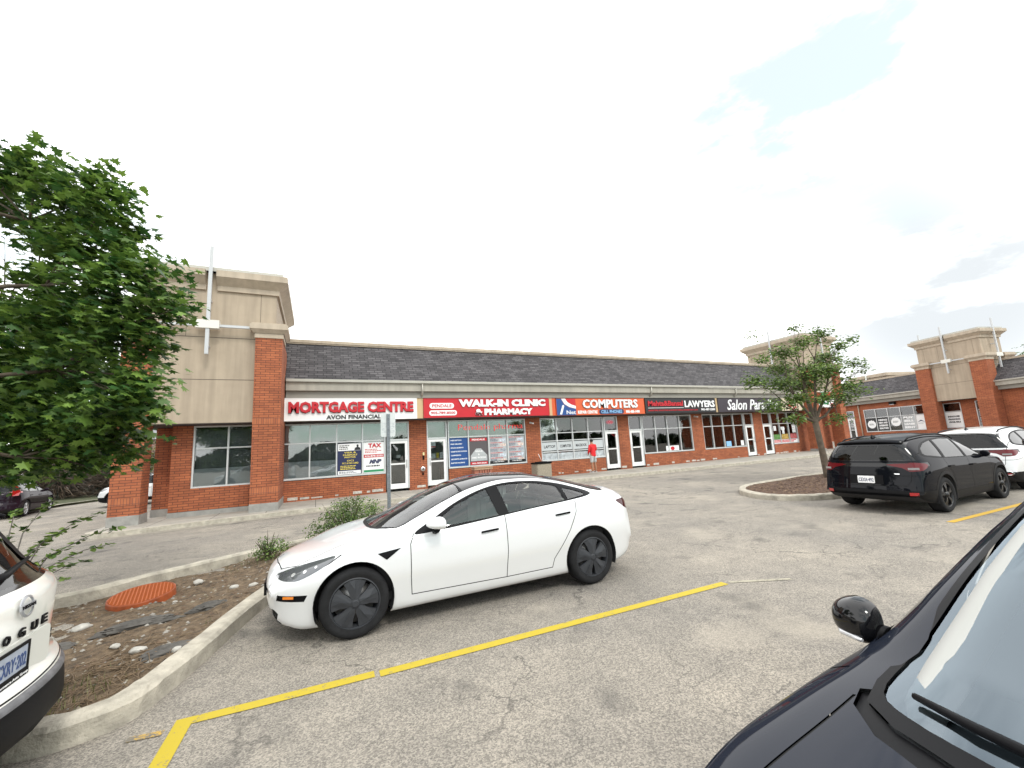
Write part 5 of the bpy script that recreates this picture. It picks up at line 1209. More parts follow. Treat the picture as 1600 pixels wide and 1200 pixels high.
# black suv by the tree island
k1, ko, kn = build_suv('black_suv', (13.03, 5.08, 0), 0, 'glossy black suv with black wheels seen from behind, parked beside the tree island', P_BLACK, 'a', 'band', group='suvs parked nose to tail')
k1['group'] = 'cars parked in the lot'; k1.scale = (1, 1, .97)
def suv_rear_bits(t, o, plate, black=True):
    p = rear_frame(o[('tailgate', '')], .0, .715); M = rframe(p+Vector((-.012, 0, 0)), .08)
    bm = bmesh.new(); rect(bm, M, -.30, .30, -.095, .10, -.02, -.002); fin('plate_recess', bm, BLK if black else mat('recess_white', (.6, .6, .58), .5), o[('tailgate', '')])
    if plate: plate_obj('licence_plate', o[('tailgate', '')], M, .305, .152, plate, M_WHITE, M_DBLUE)
    for s in (1, -1):
        bm = bmesh.new()
        b = o.get(('lower_cladding', ''))
        p2 = rear_frame(b, s*.74, .44) if b else Vector((-2.3, s*.74, .44)); M2 = rframe(p2+Vector((-.004, 0, 0)), 0, R(-28)*s)
        rect(bm, M2, -.07, .07, -.03, .03, 0, .008); fin('reflector', bm, REDL, b or t)
        if ('tail_light', 'L') in o:
            tl = o[('tail_light', 'L' if s > 0 else 'R')]; p3 = rear_frame(tl, s*.77, .945)
            bm = bmesh.new(); rect(bm, rframe(p3+Vector((-.004, 0, 0)), 0, R(-30)*s), -.085, .085, -.022, .022, -.004, .004); fin('reversing_lens', bm, mat('smoked_clear', (.28, .27, .27), .1, coat=1), tl)
suv_rear_bits(k1, ko, 'CEXA\u00b7492')
bm = bmesh.new(); p = rear_frame(ko[('tailgate', '')], -.52, .84); put_text(bm, 'GT', rframe(p+Vector((-.003, 0, 0)), .06), -.045, .045, -.012, .014, .02, .01, depth=.004) if False else rect(bm, rframe(p+Vector((-.003, 0, 0)), .06), -.045, .045, -.010, .012, 0, .004); fin('badge', bm, CHR, ko[('tailgate', '')])
# white suv further along the row
k2, ko2, kn2 = build_suv('white_suv', (17.95, 5.15, 0), 0, 'white suv with red tail lamps, partly hidden behind the black suv', P_WHITE, 'a', 'band', group='cars parked in the lot')
k2.scale = (1, 1, .98); suv_rear_bits(k2, ko2, None)
for s in (1, -1):
    p = rear_frame(ko2[('lower_cladding', '')], s*.66, .47); bm = bmesh.new(); M = rframe(p+Vector((-.03, 0, 0)), 0, R(-18)*s)
    tube(bm, [M @ Vector(q) for q in ((-.12, .045, 0), (.13, .045, 0), (.19, 0, 0), (.13, -.045, 0), (-.12, -.045, 0), (-.12, .045, 0))], .012, 6); fin('exhaust_surround', bm, CHR, ko2[('lower_cladding', '')])
# pearl suv with its tailgate close to the camera
k3, ko3, kn3 = build_suv('pearl_suv', (-1.51-2.285, 3.50, 0.0), math.pi, 'pearl white suv with black bumper, only its tailgate corner in view beside the bare island', P_PEARL, 'b', 'b', tint=CGLASSD)
tg_ = ko3[('tailgate', '')]
def tgM(y, z, off=.004, tilt=.02, yaw=0): return rframe(rear_frame(tg_, y, z)+Vector((-off, 0, 0)), tilt, yaw)
bm = bmesh.new()
M = tgM(0, 1.045, .008, .10)
for r0, r1 in ((.052, .064),):
    P0 = [(r1*math.cos(a*math.pi/24), r1*.93*math.sin(a*math.pi/24)) for a in range(48)]; P1 = [(r0*math.cos(a*math.pi/24), r0*.93*math.sin(a*math.pi/24)) for a in range(48)]
    a0 = [bm.verts.new(M @ Vector((x, y, .006))) for x, y in P0]; b0 = [bm.verts.new(M @ Vector((x, y, .010))) for x, y in P1]; a1 = [bm.verts.new(M @ Vector((x, y, 0))) for x, y in P0]; b1 = [bm.verts.new(M @ Vector((x, y, .0))) for x, y in P1]
    for i in range(48):
        j = (i+1) % 48; bm.faces.new((a0[i], a0[j], b0[j], b0[i])); bm.faces.new((a1[i], a1[j], a0[j], a0[i])); bm.faces.new((b0[i], b0[j], b1[j], b1[i]))
rect(bm, M, -.068, .068, -.014, .014, .001, .012); bmesh.ops.recalc_face_normals(bm, faces=bm.faces[:])
em = fin('emblem', bm, mat('emblem_silver', (.45, .46, .48), .3, .6), tg_)
bm = bmesh.new(); put_text(bm, 'NISSAN', M @ Matrix.Translation((0, 0, .0125)), -.060, .060, -.0095, .0095, .03, .01, depth=.002); fin('lettering', bm, BLK, em)
for ch, yy in zip('ROGUE', (.25, .125, 0, -.125, -.25)):
    bm = bmesh.new(); put_text(bm, ch, tgM(yy, .905, .003), -.030, .030, -.025, .025, .035, .01, depth=.008); fin('letter', bm, BLK, tg_)
M = tgM(.075, .765, .012, .0) @ Matrix.Diagonal((.92, .92, 1, 1))
bm = bmesh.new(); polyplate(bm, tgM(.03, .76, .002, 0), rounded(-.33, .33, -.10, .105, .03), -.01, .006); fin('plate_recess', bm, mat('recess_pearl', (.62, .62, .57), .4), tg_)
plp = plate_obj('licence_plate', tg_, M, .305, .152, 'CXRY\u00b7202', mat('plate_blue_white', (.36, .40, .47), .5, var=.12, vs=30), mat('plate_blue', (.04, .075, .20), .5), framem=BLK)
bm = bmesh.new(); rect(bm, M @ Matrix.Translation((0, -.093, 0)), -.165, .165, -.016, .016, 0, .009); pf = fin('dealer_frame', bm, BLK, tg_)
bm = bmesh.new(); put_text(bm, 'Performance Auto Group', M @ Matrix.Translation((0, -.093, .0095)), -.155, .155, -.010, .010, .01, .01, depth=.0015); fin('lettering', bm, M_WHITE, pf)
bm = bmesh.new(); put_text(bm, 'SV', tgM(-.37, .79, .004, .02, R(9)), -.052, -.002, -.014, .014, .03, .01, .35, depth=.005); put_text(bm, 'AWD', tgM(-.37, .79, .004, .02, R(9)), .002, .052, -.010, .014, .02, .01, depth=.005); bd = fin('badge', bm, BLK, tg_)
bm = bmesh.new(); polyplate(bm, tgM(-.385, .755, .004, .02, R(9)), rounded(-.045, .045, -.010, .010, .004), 0, .005); fin('badge_plate', bm, GLOSSB, bd)
# wiper on the rear glass, scuff plate, crease under the tailgate bulge, step handle
rwn = ko3[('rear_window', '')]
bm = bmesh.new(); q0 = rear_frame(rwn, .05, 1.20)+Vector((-.04, 0, .01)); q1 = rear_frame(rwn, -.28, 1.225)+Vector((-.04, 0, .015)); q2 = rear_frame(rwn, -.50, 1.235)+Vector((-.035, 0, .01))
tube(bm, [q0, q0+(q1-q0)*.3+Vector((-.02, 0, .0)), q1, q2], [.028, .02, .014, .008], 8); fin('rear_wiper', bm, BLK, rwn)
cl = ko3[('lower_cladding', '')]
bm = bmesh.new(); n = 24; A = []
for i in range(n+1):
    y = -.80+1.6*i/n; b = .35*(abs(y)/.93)**2.4; A.append([bm.verts.new(p) for p in ((-2.285+b, y, .612), (-2.345+b, y, .610), (-2.372+b, y, .597), (-2.382+b, y, .575))])
for a, b in zip(A, A[1:]):
    for i in range(3): bm.faces.new((a[i], a[i+1], b[i+1], b[i])).smooth = True
bmesh.ops.recalc_face_normals(bm, faces=bm.faces[:]); sc = fin('scuff_plate', bm, mat('scuffed_grey_plastic', (.10, .10, .105), .4, .1, var=.4, vs=14), cl)
for s in (1, -1):
    p = rear_frame(cl, s*.62, .34); bm = bmesh.new(); rect(bm, rframe(p+Vector((-.004, 0, 0)), 0, R(-16)*s), -.09, .09, -.025, .025, 0, .01); fin('reflector', bm, ORL, cl)
# dark car whose hood fills the lower right
k4, ko4, kn4 = build_suv('dark_blue_car', (2.57, .09, -.03), math.pi, 'very dark blue car close to the camera, hood, windshield and one mirror in view', P_NAVY, 'a', 'band', tint=CGLASS, ws=WSGLASS, clad=False, rails=False)
bm = bmesh.new(); bsv = ko4[('windshield', '')]; bb = BVHTree.FromPolygons([v.co for v in bsv.data.vertices], [tuple(q.vertices) for q in bsv.data.polygons])
def onws(x, y):
    h = bb.ray_cast(Vector((x, y, 3)), Vector((0, 0, -1))); return (h[0] if h[0] else bb.find_nearest(Vector((x, y, 1.15)))[0])+Vector((.0, 0, .018))
for pts in ([(1.235, -.10), (1.20, -.30), (1.17, -.45), (1.12, -.58)], [(1.28, .45), (1.26, .25), (1.25, .0), (1.245, -.12)]):
    tube(bm, [onws(*q) for q in pts], [.016, .013, .012, .008], 6)
fin('wiper', bm, BLK, k4)
for s in (1, -1):
    bm = bmesh.new(); tube(bm, [onws(x, s*y)+Vector((0, 0, -.065)) for x, y in ((1.14, .56), (1.06, .585), (.92, .585), (.75, .565), (.55, .54), (.3, .51), (.12, .48))], [.03, .045, .05, .05, .05, .05, .05], 8); fin('pillar_trim', bm, mat('trim_light', (.36, .36, .34), .7), k4)
# far cars on the side road
k5, ko5, _ = build_suv('plum_suv', (-13.2, 28.85, -.14), R(97), 'dark plum suv with silver wheels parked far off under the spruces', P_PLUM, 'b', 'vertical', wstyle='silver', clad=False)
k6, ko6, _ = build_suv('small_white_suv', (-7.95, 29.5, -.14), R(178), 'white suv parked far off, seen past the corner tower column', P_WHITE, 'a', 'band', wstyle='silver', clad=True)
for s in (1, -1):
    bm = bmesh.new(); p = Vector((-2.2, s*.80, 1.2)); vs = [bm.verts.new(q) for q in ((-2.16, s*.86, .98), (-2.29, s*.70, .98), (-2.22, s*.68, 1.2), (-2.1, s*.70, 1.45), (-2.04, s*.745, 1.45), (-2.02, s*.88, 1.15))]; bm.faces.new(vs)
    r_ = bmesh.ops.extrude_face_region(bm, geom=bm.faces[:]); 
    for v in r_['geom']:
        if isinstance(v, bmesh.types.BMVert): v.co.x -= .03
    bmesh.ops.recalc_face_normals(bm, faces=bm.faces[:]); fin('tail_light_stack', bm, REDL, k5)
bm = bmesh.new(); rect(bm, face_frame((2.20, 0, .62), (0, 1, 0), (1, 0, 0)), -.5, .5, -.09, .09, -.1, .06); fin('grille', bm, BLK, k6)
# ================================================================== SIGNS
def MS(y): return face_frame((0, y, 0), (1, 0, 0), (0, -1, 0))
def board(name, M, x0, x1, z0, z1, m, label, cat='sign', th=.12, group=None, frame=None):
    bm = bmesh.new(); rect(bm, M, x0, x1, z0, z1, -th, 0); o = fin(name, bm, m); tag(o, label, cat, group)
    if frame:
        bm = bmesh.new(); t = .03
        for a, b, c, d in ((x0, x1, z0, z0+t), (x0, x1, z1-t, z1), (x0, x0+t, z0+t, z1-t), (x1-t, x1, z0+t, z1-t)): rect(bm, M, a, b, c, d, -.001, .012)
        fin('sign_frame', bm, frame, o)
    return o
def letter(o, M, s, x0, x1, z0, z1, m, bold=.02, shear=0, depth=.02, off=.003, name='lettering', shadow=None):
    bm = bmesh.new(); put_text(bm, s, M @ Matrix.Translation((0, 0, off)), x0, x1, z0, z1, bold, .01, shear, depth=depth); q = fin(name, bm, m, o)
    if shadow:
        bm = bmesh.new(); d = (z1-z0)*.05; put_text(bm, s, M @ Matrix.Translation((0, 0, .001)), x0-d*.6, x1+d*.8, z0-d*1.2, z1+d*.5, bold+.012, .01, shear, depth=max(.002, off*.6)); fin('letter_outline', bm, shadow, o)
    return q
SG = 'shop signs along the fascia'
M1 = MS(19.40)
s = board('shop_sign', M1, -1.24, 4.23, 3.33, 4.29, M_WHITE, 'white shop sign with raised red letters MORTGAGE CENTRE over the first shop', group=SG, frame=WPAINT)
letter(s, M1, 'MORTGAGE CENTRE', -1.07, 4.05, 3.66, 4.13, M_RED, .045, depth=.07, off=.02, shadow=mat('letter_dark_red', (.12, .01, .01), .5))
letter(s, M1, 'AVON FINANCIAL', .36, 2.62, 3.37, 3.555, M_BLACK, .03, depth=.02)
s = board('shop_sign', M1, 4.54, 11.35, 3.35, 4.27, M_RED, 'red shop sign reading WALK-IN CLINIC & PHARMACY in white', group=SG, frame=mat('sign_red_frame', (.5, .02, .03), .4))
bm = bmesh.new(); polyplate(bm, M1, rounded(4.82, 6.02, 3.78, 4.05, .13), 0, .015); polyplate(bm, M1, rounded(4.80, 6.16, 3.45, 3.70, .12), 0, .015); pl = fin('sign_panel', bm, M_WHITE, s)
letter(pl, M1, 'PENDALE', 4.95, 5.90, 3.84, 3.99, M_RED, .02, depth=.006, off=.016); letter(pl, M1, '905-789-8500', 4.88, 6.08, 3.51, 3.64, M_RED, .03, depth=.006, off=.016)
letter(s, M1, 'WALK-IN CLINIC', 6.26, 11.1, 3.85, 4.22, M_WHITE, .06, depth=.04, off=.012, shadow=mat('letter_maroon', (.10, .005, .01), .5)); letter(s, M1, '& PHARMACY', 7.1, 10.3, 3.42, 3.75, M_WHITE, .06, depth=.04, off=.012, shadow=MC['letter_maroon'])
s = board('shop_sign', M1, 11.80, 17.98, 3.33, 4.26, M_ORANGE, 'orange and blue shop sign reading COMPUTERS, cell phones and repair centre', group=SG)
bm = bmesh.new(); polyplate(bm, M1, [(11.81, 3.34), (13.05, 3.34), (13.05, 3.68), (12.6, 3.78), (12.3, 3.95), (12.12, 4.25), (11.81, 4.25)], 0, .008); fin('sign_panel', bm, M_BLUE, s)
bm = bmesh.new(); polyplate(bm, M1, [(12.14, 4.25), (12.32, 3.96), (12.62, 3.79), (13.05, 3.69), (13.05, 3.84), (12.75, 3.93), (12.52, 4.06), (12.38, 4.25)], 0, .010); fin('arc', bm, M_WHITE, s)
bm = bmesh.new(); polyplate(bm, M1, [(12.39, 4.25), (12.53, 4.07), (12.76, 3.94), (13.05, 3.85), (13.05, 4.25)], 0, .007); fin('arc', bm, M_RED, s)
letter(s, M1, 'i', 11.98, 12.28, 3.38, 3.90, M_WHITE, .05, .4, .02, .012); letter(s, M1, 'Net', 12.42, 13.02, 3.39, 3.60, M_WHITE, .01, 0, .01, .012)
letter(s, M1, 'COMPUTERS', 13.5, 17.45, 3.70, 4.20, M_WHITE, .03, depth=.05, off=.015, shadow=M_BLACK)
letter(s, M1, 'REPAIR CENTRE', 13.17, 14.5, 3.40, 3.58, M_WHITE, .04, depth=.01)
bm = bmesh.new(); polyplate(bm, M1, rounded(14.62, 16.40, 3.355, 3.635, .13), 0, .008); q = fin('sign_panel', bm, M_DBLUE, s); letter(q, M1, 'CELL PHONES', 14.76, 16.27, 3.40, 3.59, M_LBLUE, .02, depth=.006, off=.009)
letter(s, M1, '905-485-1400', 16.55, 17.6, 3.39, 3.56, M_WHITE, .05, depth=.01)
s = board('shop_sign', M1, 18.09, 24.22, 3.35, 4.26, M_BLACK, 'black shop sign reading Mehta&Bansal LAWYERS in red and white', group=SG)
letter(s, M1, 'Mehta&Bansal', 18.3, 21.2, 3.78, 4.11, M_RED, .03, depth=.03); letter(s, M1, 'LAWYERS', 21.35, 24.1, 3.68, 4.12, M_WHITE, .03, depth=.03)
bm = bmesh.new(); rect(bm, M1, 18.3, 21.25, 3.655, 3.68, 0, .01); fin('sign_rule', bm, M_WHITE, s)
letter(s, M1, 'BARRISTERS, SOLICITORS & NOTARY PUBLIC, IMMIGRATION LAW', 18.3, 22.5, 3.46, 3.56, M_RED, .03, depth=.01); letter(s, M1, '905-487-2200', 22.8, 24.1, 3.46, 3.60, M_WHITE, .03, depth=.01)
s = board('shop_sign', M1, 24.47, 31.2, 3.34, 4.26, M_PLUM, 'dark charcoal shop sign reading Salon Paradise in white script', group=SG)
letter(s, M1, 'Salon Paradise', 25.3, 30.75, 3.45, 4.18, M_WHITE, .012, .28, .03)
s = board('shop_sign', M1, 31.22, 33.95, 3.34, 4.26, M_CREAM, 'cream shop sign with a large red letter, behind the young linden', group=SG)
letter(s, M1, 'E', 32.0, 32.6, 3.62, 4.15, M_RED, .06, .2, .03)
bm = bmesh.new(); P0 = [(31.95+1.0*k/12, 3.46+.10*math.cos(math.pi*k/12)*0-.12*math.sin(math.pi*k/12)+.12*(k/12)) for k in range(13)]; polyplate(bm, M1, P0+[(x, z+.09) for x, z in reversed(P0)], 0, .02); fin('swoosh', bm, M_RED, s)
MT2 = MS(18.9)
s = board('tower_sign', MT2, 34.75, 37.05, 3.5, 4.72, M_WHITE, 'red, white and green sign hung between the columns of the far tower', th=.2)
bm = bmesh.new(); rect(bm, MT2, 34.8, 35.4, 4.32, 4.68, 0, .02); rect(bm, MT2, 36.0, 37.0, 4.28, 4.68, 0, .02); rect(bm, MT2, 36.5, 37.0, 3.55, 3.8, 0, .02); fin('sign_panel', bm, M_RED, s)
bm = bmesh.new(); rect(bm, MT2, 35.5, 35.9, 4.30, 4.68, 0, .02); polyplate(bm, MT2, rounded(34.95, 36.3, 3.72, 4.2, .2), 0, .02); fin('sign_panel', bm, M_GREEN, s)
bm = bmesh.new(); polyplate(bm, MT2, rounded(35.2, 35.7, 3.8, 4.1, .14), .02, .03); polyplate(bm, MT2, rounded(35.8, 36.1, 3.85, 4.1, .1), .02, .03); fin('sign_mark', bm, M_WHITE, s)
# ------------------------------------------------------------------ posters on the glass
MP = MS(Y0+.04-.0-.008+.005)
MP = face_frame((0, Y0+.085, 0), (1, 0, 0), (0, -1, 0))
def poster(x0, x1, z0, z1, m, label, M=MP, name='window_poster', cat='poster', group='posters and lettering in the shop windows'):
    bm = bmesh.new(); rect(bm, M, x0, x1, z0, z1, 0, .004); return tag(fin(name, bm, m), label, cat, group)
def lines(o, M, x0, x1, z0, z1, n, m, seed, fill=.5, name='small_print', off=.0045, mi=None):
    r = rnd(seed); bm = bmesh.new(); h = (z1-z0)/n
    for k in range(n):
        z = z1-h*(k+1)+h*(1-fill)/2; x = x0; xe = x1-r.random()*(x1-x0)*.35
        while x < xe-.02:
            w_ = r.uniform(.03, .11); rect(bm, M, x, min(x+w_, xe), z, z+h*fill, off, off+.0015); x += w_+.018
    return fin(name, bm, m, o)
p_ = poster(.85, 1.85, .97, 2.35, M_DBLUE, 'navy passport-photo poster with a white heading, beside the red TAX poster')
bm = bmesh.new(); rect(bm, MP, .87, 1.83, .99, 1.14, .004, .006); fin('poster_panel', bm, M_WHITE, p_); bm = bmesh.new(); rect(bm, MP, .87, 1.83, 2.02, 2.33, .004, .006); q = fin('poster_panel', bm, M_WHITE, p_)
lines(q, MP, .92, 1.45, 2.06, 2.28, 3, M_BLACK, 5, off=.0065); lines(q, MP, .92, 1.75, 1.02, 1.11, 2, M_DBLUE, 6, off=.0065)
bm = bmesh.new(); polyplate(bm, MP, [(1.55, 2.03), (1.82, 2.03), (1.80, 2.13), (1.72, 2.17), (1.65, 2.17), (1.57, 2.13)], .0065, .009); polyplate(bm, MP, [(1.685+.045*math.cos(a*math.pi/6), 2.225+.06*math.sin(a*math.pi/6)) for a in range(12)], .0065, .010); fin('portrait', bm, M_BLACK, q)
for k, (tx, a, b, z) in enumerate((('VISA &', 1.12, 1.62, 1.90), ('PASSPORT', 1.08, 1.68, 1.79), ('PHOTOS', 1.14, 1.60, 1.69), ('OCI', 1.24, 1.52, 1.54), ('PCC & PAN CARD', 1.05, 1.72, 1.43))): letter(p_, MP, tx, a, b, z, z+.075, M_YEL, .02, depth=.002, off=.0045)
lines(p_, MP, .97, 1.77, 1.18, 1.38, 3, M_YEL, 9)
p_ = poster(1.93, 2.84, .99, 2.35, M_WHITE, 'white TAX and MNP poster beside the first shop door')
letter(p_, MP, 'TAX', 2.14, 2.72, 2.10, 2.30, M_RED, .05, depth=.003, off=.0045); lines(p_, MP, 2.0, 2.8, 1.86, 2.06, 3, M_RED, 2)
bm = bmesh.new(); rect(bm, MP, 1.95, 2.82, 1.66, 1.80, .004, .0055); q = fin('poster_band', bm, M_RED, p_); letter(q, MP, '416-876-2335', 1.99, 2.78, 1.69, 1.77, M_WHITE, .04, depth=.002, off=.006)
letter(p_, MP, 'MNP', 2.18, 2.72, 1.38, 1.57, M_DBLUE, .06, .35, .003, .0045); lines(p_, MP, 2.05, 2.7, 1.22, 1.34, 1, M_BLACK, 4)
bm = bmesh.new(); rect(bm, MP, 1.95, 2.82, 1.01, 1.11, .004, .0055); fin('poster_band', bm, M_GREEN, p_)
p_ = poster(5.95, 6.92, .98, 2.38, M_BLUE, 'tall blue pharmacy poster listing services in white, beside the clinic door')
for k, tx in enumerate(('PRESCRIPTION', 'FREE DELIVERY', 'MINOR AILMENTS', 'DIABETES EDUCATION', 'COMPRESSION', 'ARTHRITIS & BRACES', 'BLISTER PACKING')): letter(p_, MP, tx, 6.03, 6.03+.055*len(tx)*.85, 2.23-k*.185, 2.29-k*.185, M_WHITE, .03, depth=.002, off=.0045)
p_ = poster(7.0, 8.0, .98, 2.36, M_DGREY, 'dark window poster headed PENDALE with a red number bar at its foot')
bm = bmesh.new(); rect(bm, MP, 7.04, 7.96, 2.18, 2.33, .004, .0055); rect(bm, MP, 7.04, 7.96, 1.0, 1.14, .004, .0055); q = fin('poster_band', bm, M_RED, p_); letter(q, MP, 'PENDALE', 7.15, 7.85, 2.21, 2.30, M_WHITE, .03, depth=.002, off=.006); letter(q, MP, '905-789-8500', 7.12, 7.9, 1.03, 1.10, M_WHITE, .03, depth=.002, off=.006)
bm = bmesh.new(); polyplate(bm, MP, [(7.06, 1.18), (7.95, 1.18), (7.95, 1.45), (7.62, 1.80), (7.36, 1.80), (7.06, 1.45)], .004, .0055); q = fin('poster_panel', bm, M_GREY, p_)
for tx, z, a, b in (('WALK-IN', 1.62, 7.3, 7.7), ('&', 1.46, 7.46, 7.54), ('FAMILY PHYSICIAN', 1.30, 7.12, 7.88)): letter(q, MP, tx, a, b, z, z+.09, M_WHITE, .04, depth=.002, off=.006)
for k, (a, b) in enumerate(((8.09, 9.08), (9.16, 10.12))):
    p_ = poster(a, b, 1.02, 2.37, M_GREY, ('clinic services list poster with red headings, next to the dark PENDALE poster', 'clinic services list poster with red headings, last pane before the brick pier')[k])
    r = rnd(60+k); z = 2.33
    for j in range(5):
        letter(p_, MP, ('FAMILY PRACTICE', 'WALK-IN CLINIC', 'WOMENS HEALTH', 'PHYSIOTHERAPY', 'LAB SERVICES')[j], a+.05, a+.75, z-.05, z, M_RED, .04, depth=.002, off=.0045); z -= .07
        lines(p_, MP, a+.05, b-.45, z-.15, z, 3, M_DBLUE, 70+j+k*9)
        bm = bmesh.new(); rect(bm, MP, b-.40, b-.06, z-.15, z-.01, .0045, .006); fin('poster_picture', bm, mat('picture_%d' % (j % 3), ((.5, .55, .62), (.62, .5, .45), (.30, .33, .38))[j % 3], .6, var=.5, vs=12), p_); z -= .19
    bm = bmesh.new(); rect(bm, MP, a, b, 1.02, 1.12, .0045, .006); q = fin('poster_band', bm, M_BLACK, p_); letter(q, MP, '1-905-789-8500', a+.2, b-.2, 1.045, 1.095, M_WHITE, .03, depth=.002, off=.0065)
bm = bmesh.new(); put_text(bm, 'Pendale pharma', MP, 6.45, 10.08, 2.66, 3.04, -.018, .01, depth=.012)
tag(fin('led_sign_letters', bm, M_NEON), 'thin red LED letters Pendale pharma glowing across the upper clinic window', 'sign')
p_ = poster(4.97, 5.27, 1.95, 2.26, M_WHITE, 'white notice with a red strip on the clinic door'); bm = bmesh.new(); rect(bm, MP, 4.97, 5.27, 1.97, 2.03, .004, .006); fin('poster_band', bm, M_RED, p_)
p_ = poster(4.97, 5.25, 1.45, 1.68, M_WHITE, 'white notice low on the clinic door, beside a yellow one'); lines(p_, MP, 5.0, 5.22, 1.48, 1.65, 4, M_GREY, 3)
p_ = poster(5.30, 5.42, 1.45, 1.70, M_YEL, 'small yellow sticker on the clinic door'); p_ = poster(5.47, 5.68, 1.44, 1.72, M_WHITE, 'white notice on the clinic door, nearest its hinge side'); lines(p_, MP, 5.49, 5.66, 1.48, 1.68, 4, M_GREY, 31)
p_ = poster(3.40, 3.58, 1.58, 1.70, M_WHITE, 'small white card on the first shop door')
M_BAND = colm('window_band', (.50, .53, .54), .6)
for k, (a, b, tx) in enumerate(((11.15, 12.12, 'LAPTOP'), (12.18, 13.17, 'COMPUTER'), (13.23, 14.24, 'MACBOOK'), (14.3, 15.31, ''))):
    p_ = poster(a, b, 1.47, 1.93, M_BAND, ('pale window band reading LAPTOP', 'pale window band reading COMPUTER', 'pale window band reading MACBOOK', 'pale window band behind the person in red')[k])
    if tx: letter(p_, MP, tx, a+.16, b-.1, 1.60, 1.76, M_BLACK, .02, depth=.003, off=.0045)
    bm = bmesh.new(); rect(bm, MP, a, b, .97, 1.32, 0, .003); r = rnd(90+k); fin('white_window_film', bm, mat('film_white', (.42, .45, .47), .6, var=.4, vs=5), p_)
p_ = poster(15.66, 16.2, 1.98, 2.24, M_BLUE, 'blue and red poster high on the computer shop door'); bm = bmesh.new(); polyplate(bm, MP, [(15.9, 2.24), (16.2, 2.24), (16.2, 2.05)], .004, .006); fin('poster_corner', bm, M_RED, p_)
p_ = poster(15.85, 16.0, 1.45, 1.85, M_YEL, 'narrow yellow hours sticker on the computer shop door'); lines(p_, MP, 15.87, 15.98, 1.5, 1.8, 5, M_BLACK, 12)
bm = bmesh.new(); pts = [MP @ Vector((15.92+.26*math.cos(a*math.pi/12), 2.93+.10*math.sin(a*math.pi/12), .01)) for a in range(25)]; tube(bm, pts, .008, 5, cap=False); put_text(bm, 'OPEN', MP, 15.74, 16.10, 2.87, 2.99, 0, .01, depth=.012)
tag(fin('neon_open_sign', bm, mat('neon_dim_red', (.75, .12, .16), .5, emit=.6)), 'small red oval OPEN sign in the transom over the computer shop door', 'sign')
# salon / takeaway window pictures
p_ = poster(30.92, 33.88, .98, 1.22, M_WHITE, 'white strip of food pictures along the foot of the sixth shop window'); lines(p_, MP, 30.95, 33.8, 1.0, 1.2, 2, M_RED, 21, .8)
r = rnd(31)
for k, (x, z, w_, h_) in enumerate(((31.1, 1.9, .3, .35), (31.95, 1.95, .45, .22), (32.1, 1.65, .25, .3), (33.35, 1.7, .4, .6))): p_ = poster(x, x+w_, z, z+h_, M_WHITE, ('white notice high in the sixth shop window, nearest its door', 'wide white notice high in the sixth shop window, middle pane', 'small white notice under the wide one in the sixth shop window', 'large pale notice in the last pane of the sixth shop window')[k]); lines(p_, MP, x+.03, x+w_-.03, z+.03, z+h_-.03, 4, M_GREY, 40+k)
for k, (x, w_) in enumerate(((31.0, .75), (31.95, .8), (33.0, .8))):
    p_ = poster(x, x+w_, 1.25, 1.62, mat('food_%d' % k, ((.10, .22, .06), (.45, .30, .08), (.40, .10, .10))[k], .6, var=.7, vs=14), ('greenish food picture in the sixth shop window', 'yellowish food picture in the sixth shop window', 'reddish food picture in the sixth shop window')[k])
p_ = poster(27.3, 27.6, 1.0, 1.35, M_WHITE, 'white card in the salon window by its door'); p_ = poster(25.8, 26.3, 1.0, 1.35, M_LBLUE, 'pale blue card low in the salon window')
p_ = poster(20.2, 21.3, 1.0, 1.3, M_WHITE, 'white and red mark low in the lawyers office window'); bm = bmesh.new(); polyplate(bm, MP, [(20.75+.17*math.cos(a*math.pi/10), 1.13+.12*math.sin(a*math.pi/10)) for a in range(20)], .004, .006); fin('poster_mark', bm, M_RED, p_)
# wing posters
def wposter(s0, s1, z0, z1, m, label): bm = bmesh.new(); rect(bm, MW, -s1, -s0, z0, z1, -.05, -.045); return tag(fin('window_poster', bm, m), label, 'poster', 'posters in the wing windows')
MWp = MW @ Matrix.Translation((0, 0, -.045))
def badge(o, s, z, r):
    bm = bmesh.new(); P = []
    for k in range(48):
        a = 2*math.pi*k/48; rr = r*(1.0+(.16 if (k % 4 == 0 and .25 < a/math.pi < .75) else 0)); P.append((-s+rr*math.cos(a), z+rr*math.sin(a)*.95))
    polyplate(bm, MWp, P, .001, .006); q = fin('badge', bm, M_WHITE, o)
    lines(q, MWp, -s-r*.6, -s+r*.6, z-r*.2, z+r*.25, 3, M_BLACK, 7, off=.007)
p_ = wposter(6.43, 7.49, 1.33, 2.68, M_BLACK, 'black wing window poster with a round white badge, beside the downspout'); badge(p_, 6.96, 2.02, .42)
p_ = wposter(5.25, 6.37, 1.33, 2.68, M_BLACK, 'black wing window poster with four lines of white lettering')
for k, tx in enumerate(('HIRING!', 'NEW AND', 'EXPERIENCED', 'REALTORS')): letter(p_, MWp, tx, -6.25, -5.4, 2.33-k*.28, 2.52-k*.28, M_WHITE, .05, depth=.003, off=.001)
p_ = wposter(4.72, 4.74, 1.33, 1.35, M_GREY, 'round white badge on the blinds of the middle wing window'); badge(p_, 4.62, 2.15, .44)
p_ = wposter(2.88, 4.0, 1.33, 2.68, M_GREY, 'grey wing window poster reading BUY SELL LEASE RENT')
for k, tx in enumerate(('BUY', 'SELL', 'LEASE', 'RENT')): letter(p_, MWp, tx, -3.9, -2.98, 2.38-k*.31, 2.60-k*.31, M_WHITE, .09, depth=.003, off=.001, shadow=M_BLACK)
